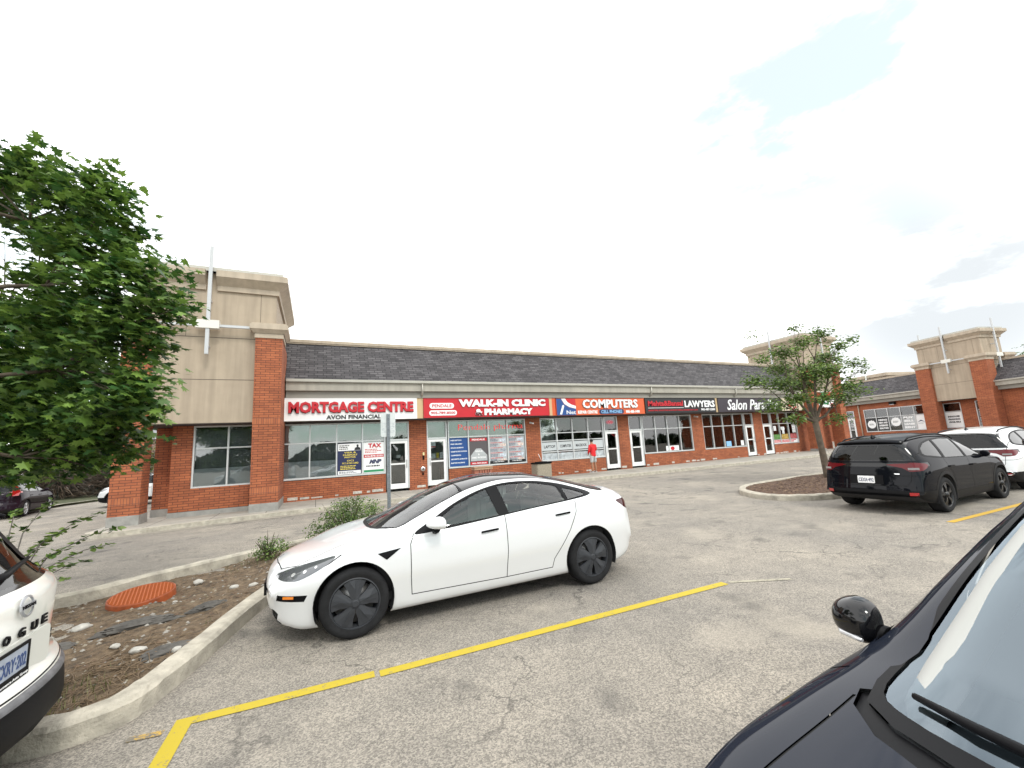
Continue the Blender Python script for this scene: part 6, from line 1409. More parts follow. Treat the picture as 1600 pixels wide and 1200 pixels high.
p_ = wposter(2.0, 2.82, 1.33, 2.68, M_WHITE, 'white wing window poster with a small roof emblem, next to the tower column'); bm = bmesh.new(); polyplate(bm, MWp, [(-2.75, 2.0), (-2.45, 2.2), (-2.1, 2.0), (-2.45, 2.08)], .001, .005); fin('poster_mark', bm, M_DBLUE, p_); lines(p_, MWp, -2.7, -2.15, 1.8, 1.95, 2, M_GREY, 14, off=.001)
p_ = wposter(-.72, .46, 1.36, 2.7, M_WHITE, 'white poster reading INHOUSE FINANCING AVAILABLE under the right-hand tower')
for k, tx in enumerate(('INHOUSE', 'FINANCING', 'AVAILABLE')): letter(p_, MWp, tx, -.30, .55, 2.22-k*.24, 2.37-k*.24, M_BLACK, .06, depth=.003, off=.001)
for k, (a, b, c, d) in enumerate(((-2.25, -1.9, 2.2, 2.6), (-2.68, -2.3, 1.95, 2.3), (-2.25, -1.9, 1.75, 2.1), (-2.68, -2.3, 1.45, 1.85), (-2.2, -1.88, 1.4, 1.66))):
    p_ = wposter(a, b, c, d, M_GREY, 'grey card in the narrow window behind the right-hand tower, '+('upper row, nearer the brick pier', 'upper row, nearer the column', 'middle, nearer the brick pier', 'lower row, nearer the column', 'lower row, nearer the brick pier')[k]); lines(p_, MWp, -b+.03, -a-.03, c+.06, d-.05, 3, M_BLACK, 50+k, off=.001)
p_ = wposter(12.15, 13.1, 1.35, 2.4, M_DGREY, 'dark poster with a round badge in the wing window seen through the far tower arch'); badge(p_, 12.62, 1.95, .36)
p_ = wposter(8.76, 9.32, .75, 2.55, M_BLACK, 'black poster with a round badge filling the wing door glass'); badge(p_, 9.04, 2.05, .24); lines(p_, MWp, -9.25, -8.85, .95, 1.55, 5, M_WHITE, 23, off=.001)
# ------------------------------------------------------------------ small fixtures on the wall
t = empty('alarm_bell', (4.60, Y0, 0), 0, 'round chrome fire alarm bell on the brick between the first two doors', 'bell')
bm = bmesh.new(); lathe(bm, [(.001, -.10), (.05, -.10), (.10, -.085), (.125, -.05), (.13, 0)], 24); 
for v in bm.verts: v.co.z += .99
fin('gong', bm, CHR, t); bm = bmesh.new(); lathe(bm, [(.001, -.115), (.045, -.112), (.05, -.095)], 16)
for v in bm.verts: v.co.z += .99
fin('centre_cap', bm, mat('bell_dark', (.08, .03, .025), .5), t); bm = bmesh.new(); bx(bm, -.03, .03, -.06, 0, .70, .83, bev=.01); fin('test_box', bm, BLK, t)
t = empty('wall_lantern', (4.64, Y0, 0), 0, 'small yellow-topped wall lamp above the alarm bell', 'lamp')
bm = bmesh.new(); bx(bm, -.04, .04, -.09, 0, 1.62, 1.76, bev=.01); fin('lens', bm, mat('lamp_yellow', (.75, .65, .35), .3), t); bm = bmesh.new(); bx(bm, -.035, .035, -.07, 0, 1.42, 1.60, bev=.01); fin('backbox', bm, BLK, t)
for x, y, z, lb in ((10.5, Y0, 3.01, 'white security camera on the brick pier right of the clinic window'), (22.9, Y0, 3.12, 'white security camera at the corner of the lawyers office window')):
    t = empty('security_camera', (x, y, z), 0, lb, 'camera', 'wall cameras'); bm = bmesh.new(); bx(bm, -.05, .05, -.06, 0, -.04, .06, bev=.01); fin('mount', bm, WPAINT, t)
    bm = bmesh.new(); tube(bm, [(.0, -.06, 0), (.06, -.25, -.04)], .04, 10); fin('housing', bm, WPAINT, t)
t = empty('wall_pack_light', (0, 0, 0), 0, 'dark wall light above the wing windows', 'lamp'); t.location = MW @ Vector((-4.55, 4.0, 0)); t.rotation_euler = (0, 0, math.atan2(-wu.y, -wu.x))
bm = bmesh.new(); bx(bm, -.28, .28, -.20, 0, -.10, .12, bev=.02); fin('housing', bm, BLK, t); bm = bmesh.new(); bx(bm, -.22, .22, -.19, -.02, -.13, -.102); fin('lens', bm, WHL, t)
# ------------------------------------------------------------------ street furniture
t = empty('waste_bin', (10.36, 18.9, swz(10.4)), 0, 'square pebbled concrete waste bin with a black lid outside the computer shop', 'bin')
bm = bmesh.new(); bx(bm, -.42, .42, -.32, .32, 0, .66, bev=.03); fin('bin_body', bm, mat('pebble_concrete', (.30, .26, .20), .9, var=.5, vs=40, bump=1, bs=60), t)
bm = bmesh.new(); bx(bm, -.44, .44, -.34, .34, .662, .74, bev=.02); bx(bm, -.25, .25, -.2, .2, .74, .77); fin('lid', bm, BLK, t)
bm = bmesh.new(); tube(bm, [(.05, 0, .70), (-.12, .02, 1.08)], .012, 6); tag(fin('broom_stick', bm, WPAINT), 'thin white stick standing out of the concrete bin', 'stick').location = (10.36, 18.9, swz(10.4)+.075)
t = empty('timber_planter', (7.3, 19.35, swz(7)), 0, 'weathered timber box bench by the clinic wall, seen over the white sedan', 'bench')
WOOD = mat('weathered_timber', (.42, .27, .17), .8, var=.35, vs=12)
bm = bmesh.new(); bx(bm, -.46, .48, -.25, .25, .60, .70, bev=.01); bx(bm, -.48, .50, -.28, .28, .702, .75, bev=.008); fin('seat', bm, WOOD, t)
bm = bmesh.new(); bx(bm, -.44, -.2, -.2, .2, 0, .60)
for k in range(5): bx(bm, -.18+k*.13, -.08+k*.13, -.22, .2, 0, .60)
fin('box_side', bm, [mat('timber_red', (.33, .12, .075), .8, var=.3, vs=9)], t)
t = empty('parking_sign', (1.335, 8.85, .08), R(4), 'back of a white parking sign on a perforated steel post behind the white sedan', 'sign')
bm = bmesh.new(); bx(bm, -.028, .028, -.004, .0, 0, 2.52); bx(bm, -.032, -.028, -.004, .022, 0, 2.52); bx(bm, .028, .032, -.004, .022, 0, 2.52)
GALV = mat('galvanised_steel', (.20, .22, .235), .5, .6, var=.25, vs=14); post = fin('post', bm, GALV, t)
bm = bmesh.new()
for k in range(60): z = .3+k*.036; polyplate(bm, face_frame((0, -.004, z), (1, 0, 0), (0, -1, 0)), [(.0055*math.cos(a*math.pi/3), .0055*math.sin(a*math.pi/3)) for a in range(6)], 0, .001)
h = fin('post_hole', bm, DARK, post); h['kind'] = 'stuff'
Mp = face_frame((0, .026, 2.30), (1, 0, 0), (0, -1, 0))
bm = bmesh.new(); polyplate(bm, Mp, rounded(-.148, .148, -.245, .245, .035), 0, .003); pl = fin('sign_plate', bm, mat('sign_back_white', (.58, .60, .59), .45, .1, var=.08, vs=12), t)
# see-through ghost of the print: shallow worn marks on the plate back
bm = bmesh.new(); r = rnd(4)
for k in range(46):
    x = r.uniform(-.13, .12); z = r.uniform(-.15, .02)+(.0); rect(bm, Mp, x, x+r.uniform(.006, .03), z, z+r.uniform(.004, .012), .003, .0034)
for z in (-.16, .03): rect(bm, Mp, -.13, .13, z, z+.005, .003, .0034)
fin('worn_marks', bm, mat('worn_grey', (.36, .40, .42), .6), pl)
bm = bmesh.new()
for z in (2.14, 2.44): tube(bm, [(0, -.012, z), (0, 0, z)], .012, 8)
fin('bolt', bm, GALV, post)
# orange ribbed manhole riser
t = empty('orange_cover', (-2.10, 7.58, -.03), 0, 'orange ribbed plastic access cover lying on the bare soil', 'cover')
t.rotation_euler = (R(6), R(-3), .2); t.scale = (.84, .84, 1.0)
ORG = mat('orange_plastic', (.27, .055, .010), .6, var=.35, vs=8)
bm = bmesh.new(); lathe(bm, [(.43, -.08), (.425, .13), (.42, .145), (.405, .145), (.395, .125), (.001, .125)], 64, 'z')
for k in range(64):
    a = 2*math.pi*k/64
    if k % 2 == 0: bx(bm, 0, 0, 0, 0, 0, 0)
bmesh.ops.delete(bm, geom=[f for f in bm.faces if f.calc_area() < 1e-9], context='FACES'); fin('body', bm, ORG, t, uv=False)
bm = bmesh.new()
for k in np.arange(-.36, .361, .048):
    l = math.sqrt(max(0, .395**2-k*k)); bx(bm, k-.007, k+.007, -l, l, .12, .147)
    for j in (0,): bx(bm, -l, l, k-.007, k+.007, .12, .145)
fin('grid_rib', bm, mat('orange_plastic_top', (.36, .08, .012), .6), t)
def groundz(x, y, base=.085, b=.05, seed=3):
    from mathutils import noise as mn
    return gz(x, y)+(base if seed != 3 else soil1(x, y))+b*(mn.noise(Vector((x*1.3, y*1.3, seed)))*1.2+mn.noise(Vector((x*5, y*5, seed)))*.45+mn.noise(Vector((x*13, y*13, seed)))*.25)
# stones, slabs, roots, weeds on island one
def rockmesh(r, sx, sy, sz, seed, sub=2):
    from mathutils import noise as mn
    bm = bmesh.new(); bmesh.ops.create_icosphere(bm, subdivisions=sub, radius=1)
    for v in bm.verts:
        n = mn.noise(v.co*1.3+Vector((seed*3.1, 0, 0)))*.38+mn.noise(v.co*3+Vector((seed, 0, 0)))*.2+(mn.noise(v.co*9+Vector((seed, 0, 0)))*.12 if sub > 3 else 0); v.co = Vector((v.co.x*sx, v.co.y*sy, v.co.z*sz))*(1+n)
    return bm
STN = mat('dark_flagstone', (.085, .078, .07), .9, var=.4, vs=9, bump=.8, bs=30); STW = mat('pale_stone', (.42, .40, .36), .85, var=.2, vs=20); STG = mat('grey_stone', (.27, .25, .22), .9, var=.4, vs=12)
for k, (x, y, rz_, l, w_, lb) in enumerate(((-1.72, 6.22, .22, .42, .11, 'dark flat edging stone, longest of three in line on the soil'), (-1.12, 6.42, .30, .26, .10, 'dark flat edging stone beside the near kerb'), (-2.35, 6.12, .15, .20, .15, 'pale-topped edging stone closest to the pearl suv'), (-1.2, 5.05, .5, .26, .14, 'dark torn slab near the near kerb and the roots'))):
    o = fin('edging_stone', rockmesh(r, l*.85, w_*.8, .055, 11+k, 4), STN, smooth=False); o.location = (x, y, groundz(x, y)-.004); o.rotation_euler = (0, 0, rz_); tag(o, lb, 'stone', 'edging stones on the bare island')
for k, (x, y, q, lb) in enumerate(((-1.45, 5.22, .07, 'white stone beside the dark torn slab'), (-1.12, 5.0, .05, 'white stone at the kerb end of the torn slab'), (-1.75, 5.65, .05, 'white stone between the roots and the edging stones'), (-2.4, 6.75, .09, 'pale flat stone in front of the orange cover'), (-1.62, 7.05, .04, 'small white stone right of the orange cover'), (-.75, 7.0, .06, 'white stone by the sedan bumper'), (-1.55, 7.9, .08, 'pale stone behind the orange cover near the far kerb'), (-1.0, 7.2, .06, 'pale stone between the orange cover and the sedan'))):
    o = fin('white_rock', rockmesh(r, q, q*.7, q*.45, 30+k), STW, smooth=True); o.location = (x, y, groundz(x, y)+.012); o.rotation_euler = (0, 0, k*1.3); tag(o, lb, 'stone', 'pale stones on the bare island')
bm = bmesh.new(); r = rnd(12)
cnt = 0
while cnt < 1500:
    x, y = r.uniform(-4, 2.8), r.uniform(4, 10)
    if not inside(offs2(isl1, .25), x, y): continue
    s_ = r.choice((.008, .012, .018, .03)); z = groundz(x, y); a = r.uniform(0, 6); c_ = math.cos(a)*s_; d_ = math.sin(a)*s_; h_ = s_*.6; m_ = r.choice((0, 2, 0, 2, 2, 0, 1))
    vs = [bm.verts.new((x+c_, y+d_, z)), bm.verts.new((x-d_*.8, y+c_*.8, z)), bm.verts.new((x-c_, y-d_, z)), bm.verts.new((x+d_*.7, y-c_*.7, z)), bm.verts.new((x+c_*.2, y, z+h_))]
    for i in range(4): bm.faces.new((vs[i], vs[(i+1) % 4], vs[4])).material_index = m_
    cnt += 1
tag(fin('gravel_pebbles', bm, [STG, mat('pebble_pale', (.26, .225, .17), .9), mat('brown_chip', (.13, .085, .055), .95)]), kind='stuff')
bm = bmesh.new()
for k in range(1100):
    x, y = r.uniform(-3.6, 2.4), r.uniform(4.2, 9.6)
    if k < 230: x, y = r.gauss(-1.5, .28), r.gauss(4.75, .32)
    if not inside(offs2(isl1, .22), x, y): continue
    a = r.uniform(0, 6.3); l = r.uniform(.06, .32); z = groundz(x, y)+.006; l *= (1 if k < 230 else .6); c_, d_ = math.cos(a), math.sin(a); q = r.uniform(-.3, .3)
    tube(bm, [(x, y, z), (x+c_*l*.5-d_*l*q*.3, y+d_*l*.5+c_*l*q*.3, z+r.uniform(.0, .035)), (x+c_*l, y+d_*l, groundz(x+c_*l, y+d_*l)+.006)], [.003, .004, .002], 4, cap=False)
tag(fin('dead_twigs_litter', bm, [mat('dead_root', (.16, .11, .065), .9, var=.3, vs=20)]), kind='stuff')
bm = bmesh.new()
for k in range(500):
    x, y = r.uniform(-3.8, 2.6), r.uniform(4.2, 9.8)
    if k < 200: x, y = r.gauss(-1.75, .25), r.gauss(4.55, .2)
    elif k < 320: x, y = r.gauss(-.9, .3), r.gauss(8.7, .25)
    if not inside(offs2(isl1, .22), x, y): continue
    z = groundz(x, y); a = r.uniform(0, 6.3); h_ = r.uniform(.03, .10); c_, d_ = math.cos(a)*.004, math.sin(a)*.004
    v = [bm.verts.new((x-d_, y+c_, z)), bm.verts.new((x+d_, y-c_, z)), bm.verts.new((x+c_*r.uniform(4, 12), y+d_*r.uniform(4, 12), z+h_))]; bm.faces.new(v)
tag(fin('grass_tufts', bm, leafmat('dry_grass', (.07, .09, .02), (.22, .20, .08), .2)), kind='stuff')
bm = bmesh.new(); cnt = 0
while cnt < 2600:
    x, y = r.uniform(11.2, 20.4), r.uniform(6.5, 9.9)
    if not inside(offs2(isl2, .25), x, y): cnt += 1; continue
    z = groundz(x, y, .12, .03, 5)+.004; a = r.uniform(0, 6.3); l = r.uniform(.02, .06); c_, d_ = math.cos(a)*l, math.sin(a)*l
    v = [bm.verts.new((x-c_, y-d_, z)), bm.verts.new((x-d_*.25, y+c_*.25, z+.012)), bm.verts.new((x+c_, y+d_, z+.008)), bm.verts.new((x+d_*.25, y-c_*.25, z+.004))]; f = bm.faces.new(v); f.material_index = r.choice((0, 0, 1)); cnt += 1
tag(fin('mulch_chips', bm, [mat('mulch_dark', (.06, .035, .022), .95), mat('mulch_pale', (.26, .18, .11), .95)]), kind='stuff')

# ================================================================== TREES AND SHRUBS
MAPLE = [(0, -.25), (.10, -.06), (.42, -.20), (.34, .02), (.60, .18), (.34, .24), (.40, .52), (.17, .40), (.0, .85)]
OVAL = [(0, -.3), (.22, -.12), (.28, .15), (.15, .42), (0, .6)]
def add_leaf(bm, p, nrm_, dirv, size, shape, fold=.25, mi=0):
    n = nrm_.normalized(); d = (dirv-n*dirv.dot(n))
    if d.length < 1e-3: d = n.orthogonal()
    d.normalize(); s = d.cross(n)
    mid = [shape[0], shape[-1]]
    a = bm.verts.new(p+d*shape[0][1]*size); b = bm.verts.new(p+d*shape[-1][1]*size)
    for sg in (1, -1):
        vs = [a]+[bm.verts.new(p+d*y*size+s*x*size*sg-n*abs(x)*size*fold) for x, y in shape[1:-1]]+[b]
        if sg < 0: vs.reverse()
        try: bm.faces.new(vs).material_index = mi
        except ValueError: pass
def foliage(bm, blobs, n, size, shape, seed, up=1.0, centre=None, droop=.5, shell=.5, flat=1.0, var=.35):
    r = rnd(seed); vols = [b[3]**2.4 for b in blobs]; tot = sum(vols)
    for b, v in zip(blobs, vols):
        c = Vector(b[:3]); R_ = b[3]
        k = int(n*v/tot)
        # leaves gathered in small sprays
        while k > 0:
            u = Vector((r.gauss(0, 1), r.gauss(0, 1), r.gauss(0, 1))).normalized(); rad = R_*(r.random()**shell)*r.uniform(.8, 1.12)
            sp_ = c+Vector((u.x, u.y, u.z*flat))*rad; out_ = (sp_-(centre or c)).normalized()
            for q in range(min(k, r.randint(4, 8))):
                p = sp_+Vector((r.gauss(0, 1), r.gauss(0, 1), r.gauss(0, .55)))*size*1.1
                nn = Vector((r.gauss(0, .45), r.gauss(0, .45), up))+out_*.35; dd = out_+Vector((r.gauss(0, .7), r.gauss(0, .7), -droop+r.gauss(0, .25)))
                add_leaf(bm, p, nn, dd, size*r.uniform(1-var, 1+var), shape, r.uniform(.05, .5)); k -= 1
def limbs(bm, base, top, trunk_r, blobs, seed, nsub=3, r0=.05, sag=.0, twig=.006, extra=0):
    r = rnd(seed); base = Vector(base); top = Vector(top)
    for b in blobs:
        c = Vector(b[:3]); st = base.lerp(top, r.uniform(.55, 1.0)) if b[2] > top.z else base.lerp(top, r.uniform(.45, .8))
        m = st.lerp(c, .5)+Vector((r.gauss(0, .12), r.gauss(0, .12), .18*(c-st).length*.4)); l = (c-st).length; rr = min(r0, .012+.012*l)
        tube(bm, [st, st.lerp(m, .5)+Vector((0, 0, .04*l)), m, m.lerp(c, .5)+Vector((r.gauss(0, .05), r.gauss(0, .05), 0)), c], [rr, rr*.8, rr*.6, rr*.4, twig*1.3], 6, cap=False)
        for k in range(nsub):
            e = c+Vector((r.gauss(0, 1), r.gauss(0, 1), r.gauss(.15, .8))).normalized()*b[3]*r.uniform(.6, 1.0); s_ = m.lerp(c, r.uniform(.2, .9)); tube(bm, [s_, s_.lerp(e, .5)+Vector((0, 0, .05*b[3])), e], [twig*1.6, twig*1.1, twig*.4], 4, cap=False)
# big maple, trunk just outside the picture
MBL = [(-4.42,8.71,6.47,0.42),(-4.04,8.41,6.51,0.38),(-5.1,9.1,6.40,0.5),(-3.66,8.19,6.05,0.38),(-4.88,9.42,6.18,0.40),(-3.08,7.80,6.09,0.36),(-2.90,7.67,5.69,0.40),(-3.40,8.35,5.71,0.40),(-2.76,7.78,5.26,0.42),(-4.02,8.89,5.60,0.42),(-3.28,7.97,4.96,0.50),(-2.54,7.54,4.77,0.42),(-2.20,7.32,4.43,0.38),(-4.16,9.07,4.88,0.42),(-2.78,7.51,4.29,0.55),(-2.24,7.29,4.03,0.45),(-1.80,6.99,3.95,0.22),(-3.32,7.93,3.95,0.55),(-4.21,8.98,4.20,0.50),(-5.40,10.14,4.3,0.55),(-2.56,7.41,3.58,0.55),(-2.15,7.33,3.58,0.32),(-4.18,8.76,3.43,0.60),(-3.30,7.94,3.16,0.45),(-2.23,7.25,2.92,0.36),(-2.39,7.24,2.75,0.42),(-5.33,9.4,3.44,0.80),(-2.87,7.74,2.45,0.48),(-3.64,8.31,2.61,0.60),(-4.36,8.88,2.58,0.70),(-2.39,7.60,2.61,0.35),(-3.30,8.23,2.13,0.50),(-2.71,7.95,2.09,0.38),(-3.86,8.63,1.98,0.42),(-4.76,9.08,2.03,0.60),(-3.01,8.25,1.84,0.25),(-2.55,7.86,2.18,0.22),
 (-4.10,9.8,4.35,0.80),(-4.74,10.0,3.20,0.80),(-3.47,9.3,3.30,0.60)]
MBH = [(-6.6,8.0,5.8,.9),(-7.2,7.6,4.9,1.1),(-6.6,6.9,4.0,1.2),(-6.9,9.2,4.6,1.1),(-5.2,6.2,5.6,.8),(-5.8,5.4,4.6,1.1),(-4.5,6.4,4.6,.8)]
t = empty('maple_tree', (-4.95, 6.05, .12), 0, 'leafy green maple overhanging the road in front of the corner tower', 'tree')
def rel(bl, o): return [(b[0]-o[0], b[1]-o[1], b[2]-o[2], b[3]) for b in bl]
o_ = (-4.95, 6.05, .12)
bm = bmesh.new(); tube(bm, [(0, 0, -.1), (.03, .05, .9), (-.02, .4, 2.0), (-.05, .9, 3.3), (0, 1.5, 4.8), (.1, 2.0, 6.0)], [.17, .13, .12, .09, .06, .03], 12); fin('trunk', bm, BARK, t)
bm = bmesh.new(); r = rnd(91); allb = rel(MBL+MBH, o_)
hubs = [Vector(h) for h in ((1.3, 1.9, 1.9), (1.6, 1.9, 3.1), (1.3, 2.1, 4.4), (.8, 2.6, 5.6), (-.2, 3.4, 4.8), (.3, 3.0, 3.2), (-1.6, 1.4, 4.4), (-1.2, 1.8, 6.2), (-.8, .2, 4.2), (.4, .6, 5.2), (-.2, 3.4, 2.2))]
TK = [Vector(q) for q in ((0, 0, -.1), (.03, .05, .9), (-.02, .4, 2.0), (-.05, .9, 3.3), (0, 1.5, 4.8), (.1, 2.0, 6.0))]
for h in hubs:
    st = min((q for q in TK[1:] if q.z < h.z-.2 or q is TK[2]), key=lambda q: (q-h).length); m = st.lerp(h, .5)+Vector((r.gauss(0, .1), r.gauss(0, .1), .12)); tube(bm, [st, st.lerp(m, .5), m, m.lerp(h, .5)+Vector((0, 0, .05)), h], [.06, .05, .04, .03, .022], 7, cap=False)
for b in allb:
    c = Vector(b[:3]); h = min(hubs, key=lambda q: (q-c).length); m = h.lerp(c, .5)+Vector((r.gauss(0, .08), r.gauss(0, .08), .05)); tube(bm, [h, m, c], [.018, .013, .006], 5, cap=False)
    for k in range(4): e = c+Vector((r.gauss(0, 1), r.gauss(0, 1), r.gauss(.1, .7))).normalized()*b[3]*.8; tube(bm, [c, e], [.006, .002], 3, cap=False)
r = rnd(19)
for (x, y, z) in ((-4.9, 9.7, 5.6), (-5.0, 9.9, 5.0), (-4.85, 9.6, 4.5), (-4.6, 9.5, 5.2)):
    p0 = Vector((-4.6, 8.9, 3.9)); e = Vector((x, y, z)); pts = [p0-Vector(o_), p0.lerp(e, .5)+Vector((.1, 0, .1))-Vector(o_), e-Vector(o_)]; tube(bm, pts, [.016, .011, .004], 5, cap=False)
    for k in range(6): s_ = pts[1].lerp(pts[2], r.random()); tube(bm, [s_, s_+Vector((r.gauss(0, .2), r.gauss(0, .2), r.gauss(.15, .12)))], [.005, .002], 4, cap=False)
fin('branches', bm, BARK, t)
bm = bmesh.new(); foliage(bm, rel(MBL, o_), 17000, .124, MAPLE, 5, centre=Vector((.3, 1.9, 3.6)), droop=.55, shell=.5, flat=.85, var=.5)
foliage(bm, rel(MBH, o_), 2600, .15, MAPLE, 6, centre=Vector((0, 1.9, 4)), droop=.55, shell=.5); fin('crown', bm, LEAF, t, uv=False)
# young linden on the tree island
LBL = [(14.89,9.72,4.52,0.35),(14.49,9.82,3.69,0.50),(14.74,9.86,5.40,0.25),(15.64,9.33,4.71,0.55),(15.14,9.43,3.52,0.55),(14.74,9.53,2.71,0.50),(16.27,8.98,5.02,0.45),(17.02,8.79,5.38,0.45),(16.36,9.28,5.68,0.30),(17.57,8.50,4.85,0.40),(18.24,8.48,5.13,0.30),(17.89,8.24,4.20,0.35),(18.09,8.07,3.93,0.25),(17.34,8.30,3.37,0.50),(17.76,8.14,3.11,0.35),(16.29,8.93,3.92,0.70),(16.93,8.63,3.89,0.55),(16.61,8.72,2.95,0.50),(15.46,9.05,2.88,0.55),(15.16,9.08,2.21,0.40),(16.81,8.53,2.13,0.35),(17.35,9.82,3.61,0.80),(18.36,9.40,4.59,0.70),(16.44,10.03,4.26,0.60),(18.28,9.04,3.00,0.50)]
o_ = (16.55, 9.02, .12); t = empty('linden_tree', o_, 0, 'young thin-crowned tree growing in the mulched island near the black suv', 'tree')
bm = bmesh.new(); tube(bm, [(0, 0, -.1), (-.02, .01, .15), (-.08, .03, 1.0), (-.18, .05, 2.05)], [.155, .12, .10, .095], 12); fin('trunk', bm, BARK, t)
bm = bmesh.new(); r = rnd(3)
TP = Vector((-.18, .05, 2.0)); gl = rel(LBL, o_)
for k, e in enumerate(((-.95, .4, 3.6), (-.35, .25, 4.6), (.35, .0, 4.4), (.9, -.2, 3.9), (-1.1, .45, 2.7), (.9, -.2, 2.7), (.5, .7, 3.4))):
    e = Vector(e); m = TP.lerp(e, .45)+Vector((0, 0, -.15)); tube(bm, [TP-Vector((0, 0, .06)), TP.lerp(m, .5), m, m.lerp(e, .6), e], [.065, .055, .042, .028, .012], 8, cap=False)
    near = sorted(gl, key=lambda b: (Vector(b[:3])-e).length)[:5]
    for b in near:
        s_ = m.lerp(e, r.uniform(.1, .95)); c = Vector(b[:3]); tube(bm, [s_, s_.lerp(c, .5)+Vector((0, 0, .08)), c], [.02, .013, .005], 5, cap=False)
        for q in range(4): u = c+Vector((r.gauss(0, 1), r.gauss(0, 1), r.gauss(.1, .8)))*b[3]*.55; tube(bm, [s_.lerp(c, r.uniform(.4, 1)), u], [.006, .003], 4, cap=False)
fin('branches', bm, BARK, t)
bm = bmesh.new(); foliage(bm, gl, 9500, .108, OVAL, 15, droop=.3, shell=.6, flat=.55); fin('crown', bm, LEAF2, t, uv=False)
# shrubs
def shrub(name, o_, label, blobs, n, size, mleaf, seed, stems=18, h=.9, spread=.6, cat='shrub', mst=BARK, up=.4):
    t = empty(name, o_, 0, label, cat); bm = bmesh.new(); r = rnd(seed)
    for k in range(stems):
        a = r.uniform(0, 6.3); q = r.uniform(.2, 1)*spread; hh = h*r.uniform(.6, 1.08)*(1-.35*(q/spread)**2); tube(bm, [(0+r.gauss(0, .05), r.gauss(0, .05), -.03), (math.cos(a)*q*.45, math.sin(a)*q*.45, hh*.5), (math.cos(a)*q, math.sin(a)*q, hh)], [.010, .007, .002], 4, cap=False)
    fin('stems', bm, mst, t)
    if n: bm = bmesh.new(); foliage(bm, blobs, n, size, OVAL, seed+1, up=up, centre=Vector((0, 0, 0)), droop=-.5, shell=.5, var=.4); fin('crown', bm, mleaf, t, uv=False)
    return t
shrub('green_shrub', (.62, 9.5, .10), 'rounded bright green shrub behind the white sedan hood, left of the sign post', [(0, 0, .45, .40), (-.38, .05, .32, .30), (.38, -.05, .42, .34), (.15, .1, .68, .26), (-.2, 0, .58, .24), (.5, 0, .62, .18), (-.62, .05, .22, .20), (0, -.25, .3, .35)], 5200, .042, LEAF3, 8, 26, .9, .7)
shrub('small_shrub', (-.74, 8.72, .10), 'small dark shrub with bare twig tips by the sedan nose and far kerb', [(0, 0, .18, .20), (.18, 0, .16, .17), (-.16, 0, .12, .12)], 900, .038, LEAF3, 18, 18, .46, .30)
shrub('bare_shrub', (17.1, 8.75, .14), 'leafless twiggy shrub beside the young tree trunk', [], 0, .03, LEAF3, 28, 60, 1.0, .6, mst=mat('twig_purple', (.11, .08, .075), .9))
# arching sapling between the pearl suv and the orange cover
t = empty('leafy_sapling', (-3.3, 7.15, .1), 0, 'arching leafy sapling rising behind the pearl suv', 'shrub'); r = rnd(44); bm = bmesh.new(); bl = bmesh.new()
for (x, y, z) in ((.88, .01, 1.18), (.5, .2, 1.0), (.2, .5, 1.35), (-.2, .6, 1.25), (.95, .15, .75), (.7, .35, .55), (.45, .1, .7), (.3, .4, .9), (.62, .0, .42), (1.0, .3, .95), (.1, .3, .6)):
    e = Vector((x, y, z)); m = Vector((x*.35, y*.35, z*.72)); pts = [Vector((r.gauss(0, .03), r.gauss(0, .03), -.05)), m, m.lerp(e, .55)+Vector((0, 0, .05)), e]; tube(bm, pts, [.010, .007, .005, .002], 5, cap=False)
    for k in range(34):
        q = r.random(); p = (m.lerp(pts[2], q*2) if q < .5 else pts[2].lerp(e, q*2-1)); sd_ = Vector((r.gauss(0, 1), r.gauss(0, 1), r.gauss(.0, .4))).normalized()
        add_leaf(bl, p+sd_*.035, Vector((r.gauss(0, .5), r.gauss(0, .5), 1)), sd_, (.080*r.uniform(.7, 1.25)), OVAL, .3)
fin('stems', bm, BARKG, t); fin('crown', bl, LEAF3, t, uv=False)
# ------------------------------------------------------------------ background left: spruces, brush, house
def spruce(o_, h, rad, seed, label, lean=0):
    t = empty('spruce_tree', o_, 0, label, 'tree', 'spruces beyond the side road'); r = rnd(seed)
    bm = bmesh.new(); tube(bm, [(0, 0, -.2), (0, 0, h*.5), (0, 0, h)], [.22, .13, .02], 8); fin('trunk', bm, BARK, t)
    bm = bmesh.new(); z = h*.06
    while z < h*.98:
        R_ = rad*(1-z/h)**.8*r.uniform(.8, 1.1); n = max(5, int(11*(1-z/h))+4)
        for k in range(n):
            a = r.uniform(0, 6.3); l = R_*r.uniform(.75, 1.1); d = Vector((math.cos(a), math.sin(a), 0)); s = Vector((-d.y, d.x, 0))
            for q in range(7):
                f = (q+.5)/7; c = d*l*f+Vector((0, 0, z-.30*l*f*f+.05*math.sin(f*3))); w_ = .42*(1-f*.6)*min(1, l/1.2)
                for g in range(3):
                    p = c+Vector((r.gauss(0, .1), r.gauss(0, .1), r.gauss(0, .07))); sg = r.choice((-1, 1)); e = p+s*sg*w_+d*.18-Vector((0, 0, r.uniform(.1, .35)))
                    wv = d*.07; bm.faces.new([bm.verts.new(v) for v in (p-wv, p+wv, e+wv*.3, e-wv*.2)])
        z += h*.034
    fin('crown', bm, NEEDLE, t, uv=False); return t
spruce((-17.5, 41.5, -.1), 9.5, 3.4, 1, 'dense dark spruce behind the plum suv')
spruce((-21.5, 39.0, -.1), 10.5, 3.6, 2, 'dark spruce at the very edge of the picture behind the maple')
spruce((-14.8, 44.5, -.1), 8.5, 3.0, 3, 'dark spruce between the plum suv and the brick column')
spruce((-24, 47, -.1), 11, 3.6, 4, 'tall spruce standing farthest back on the verge')
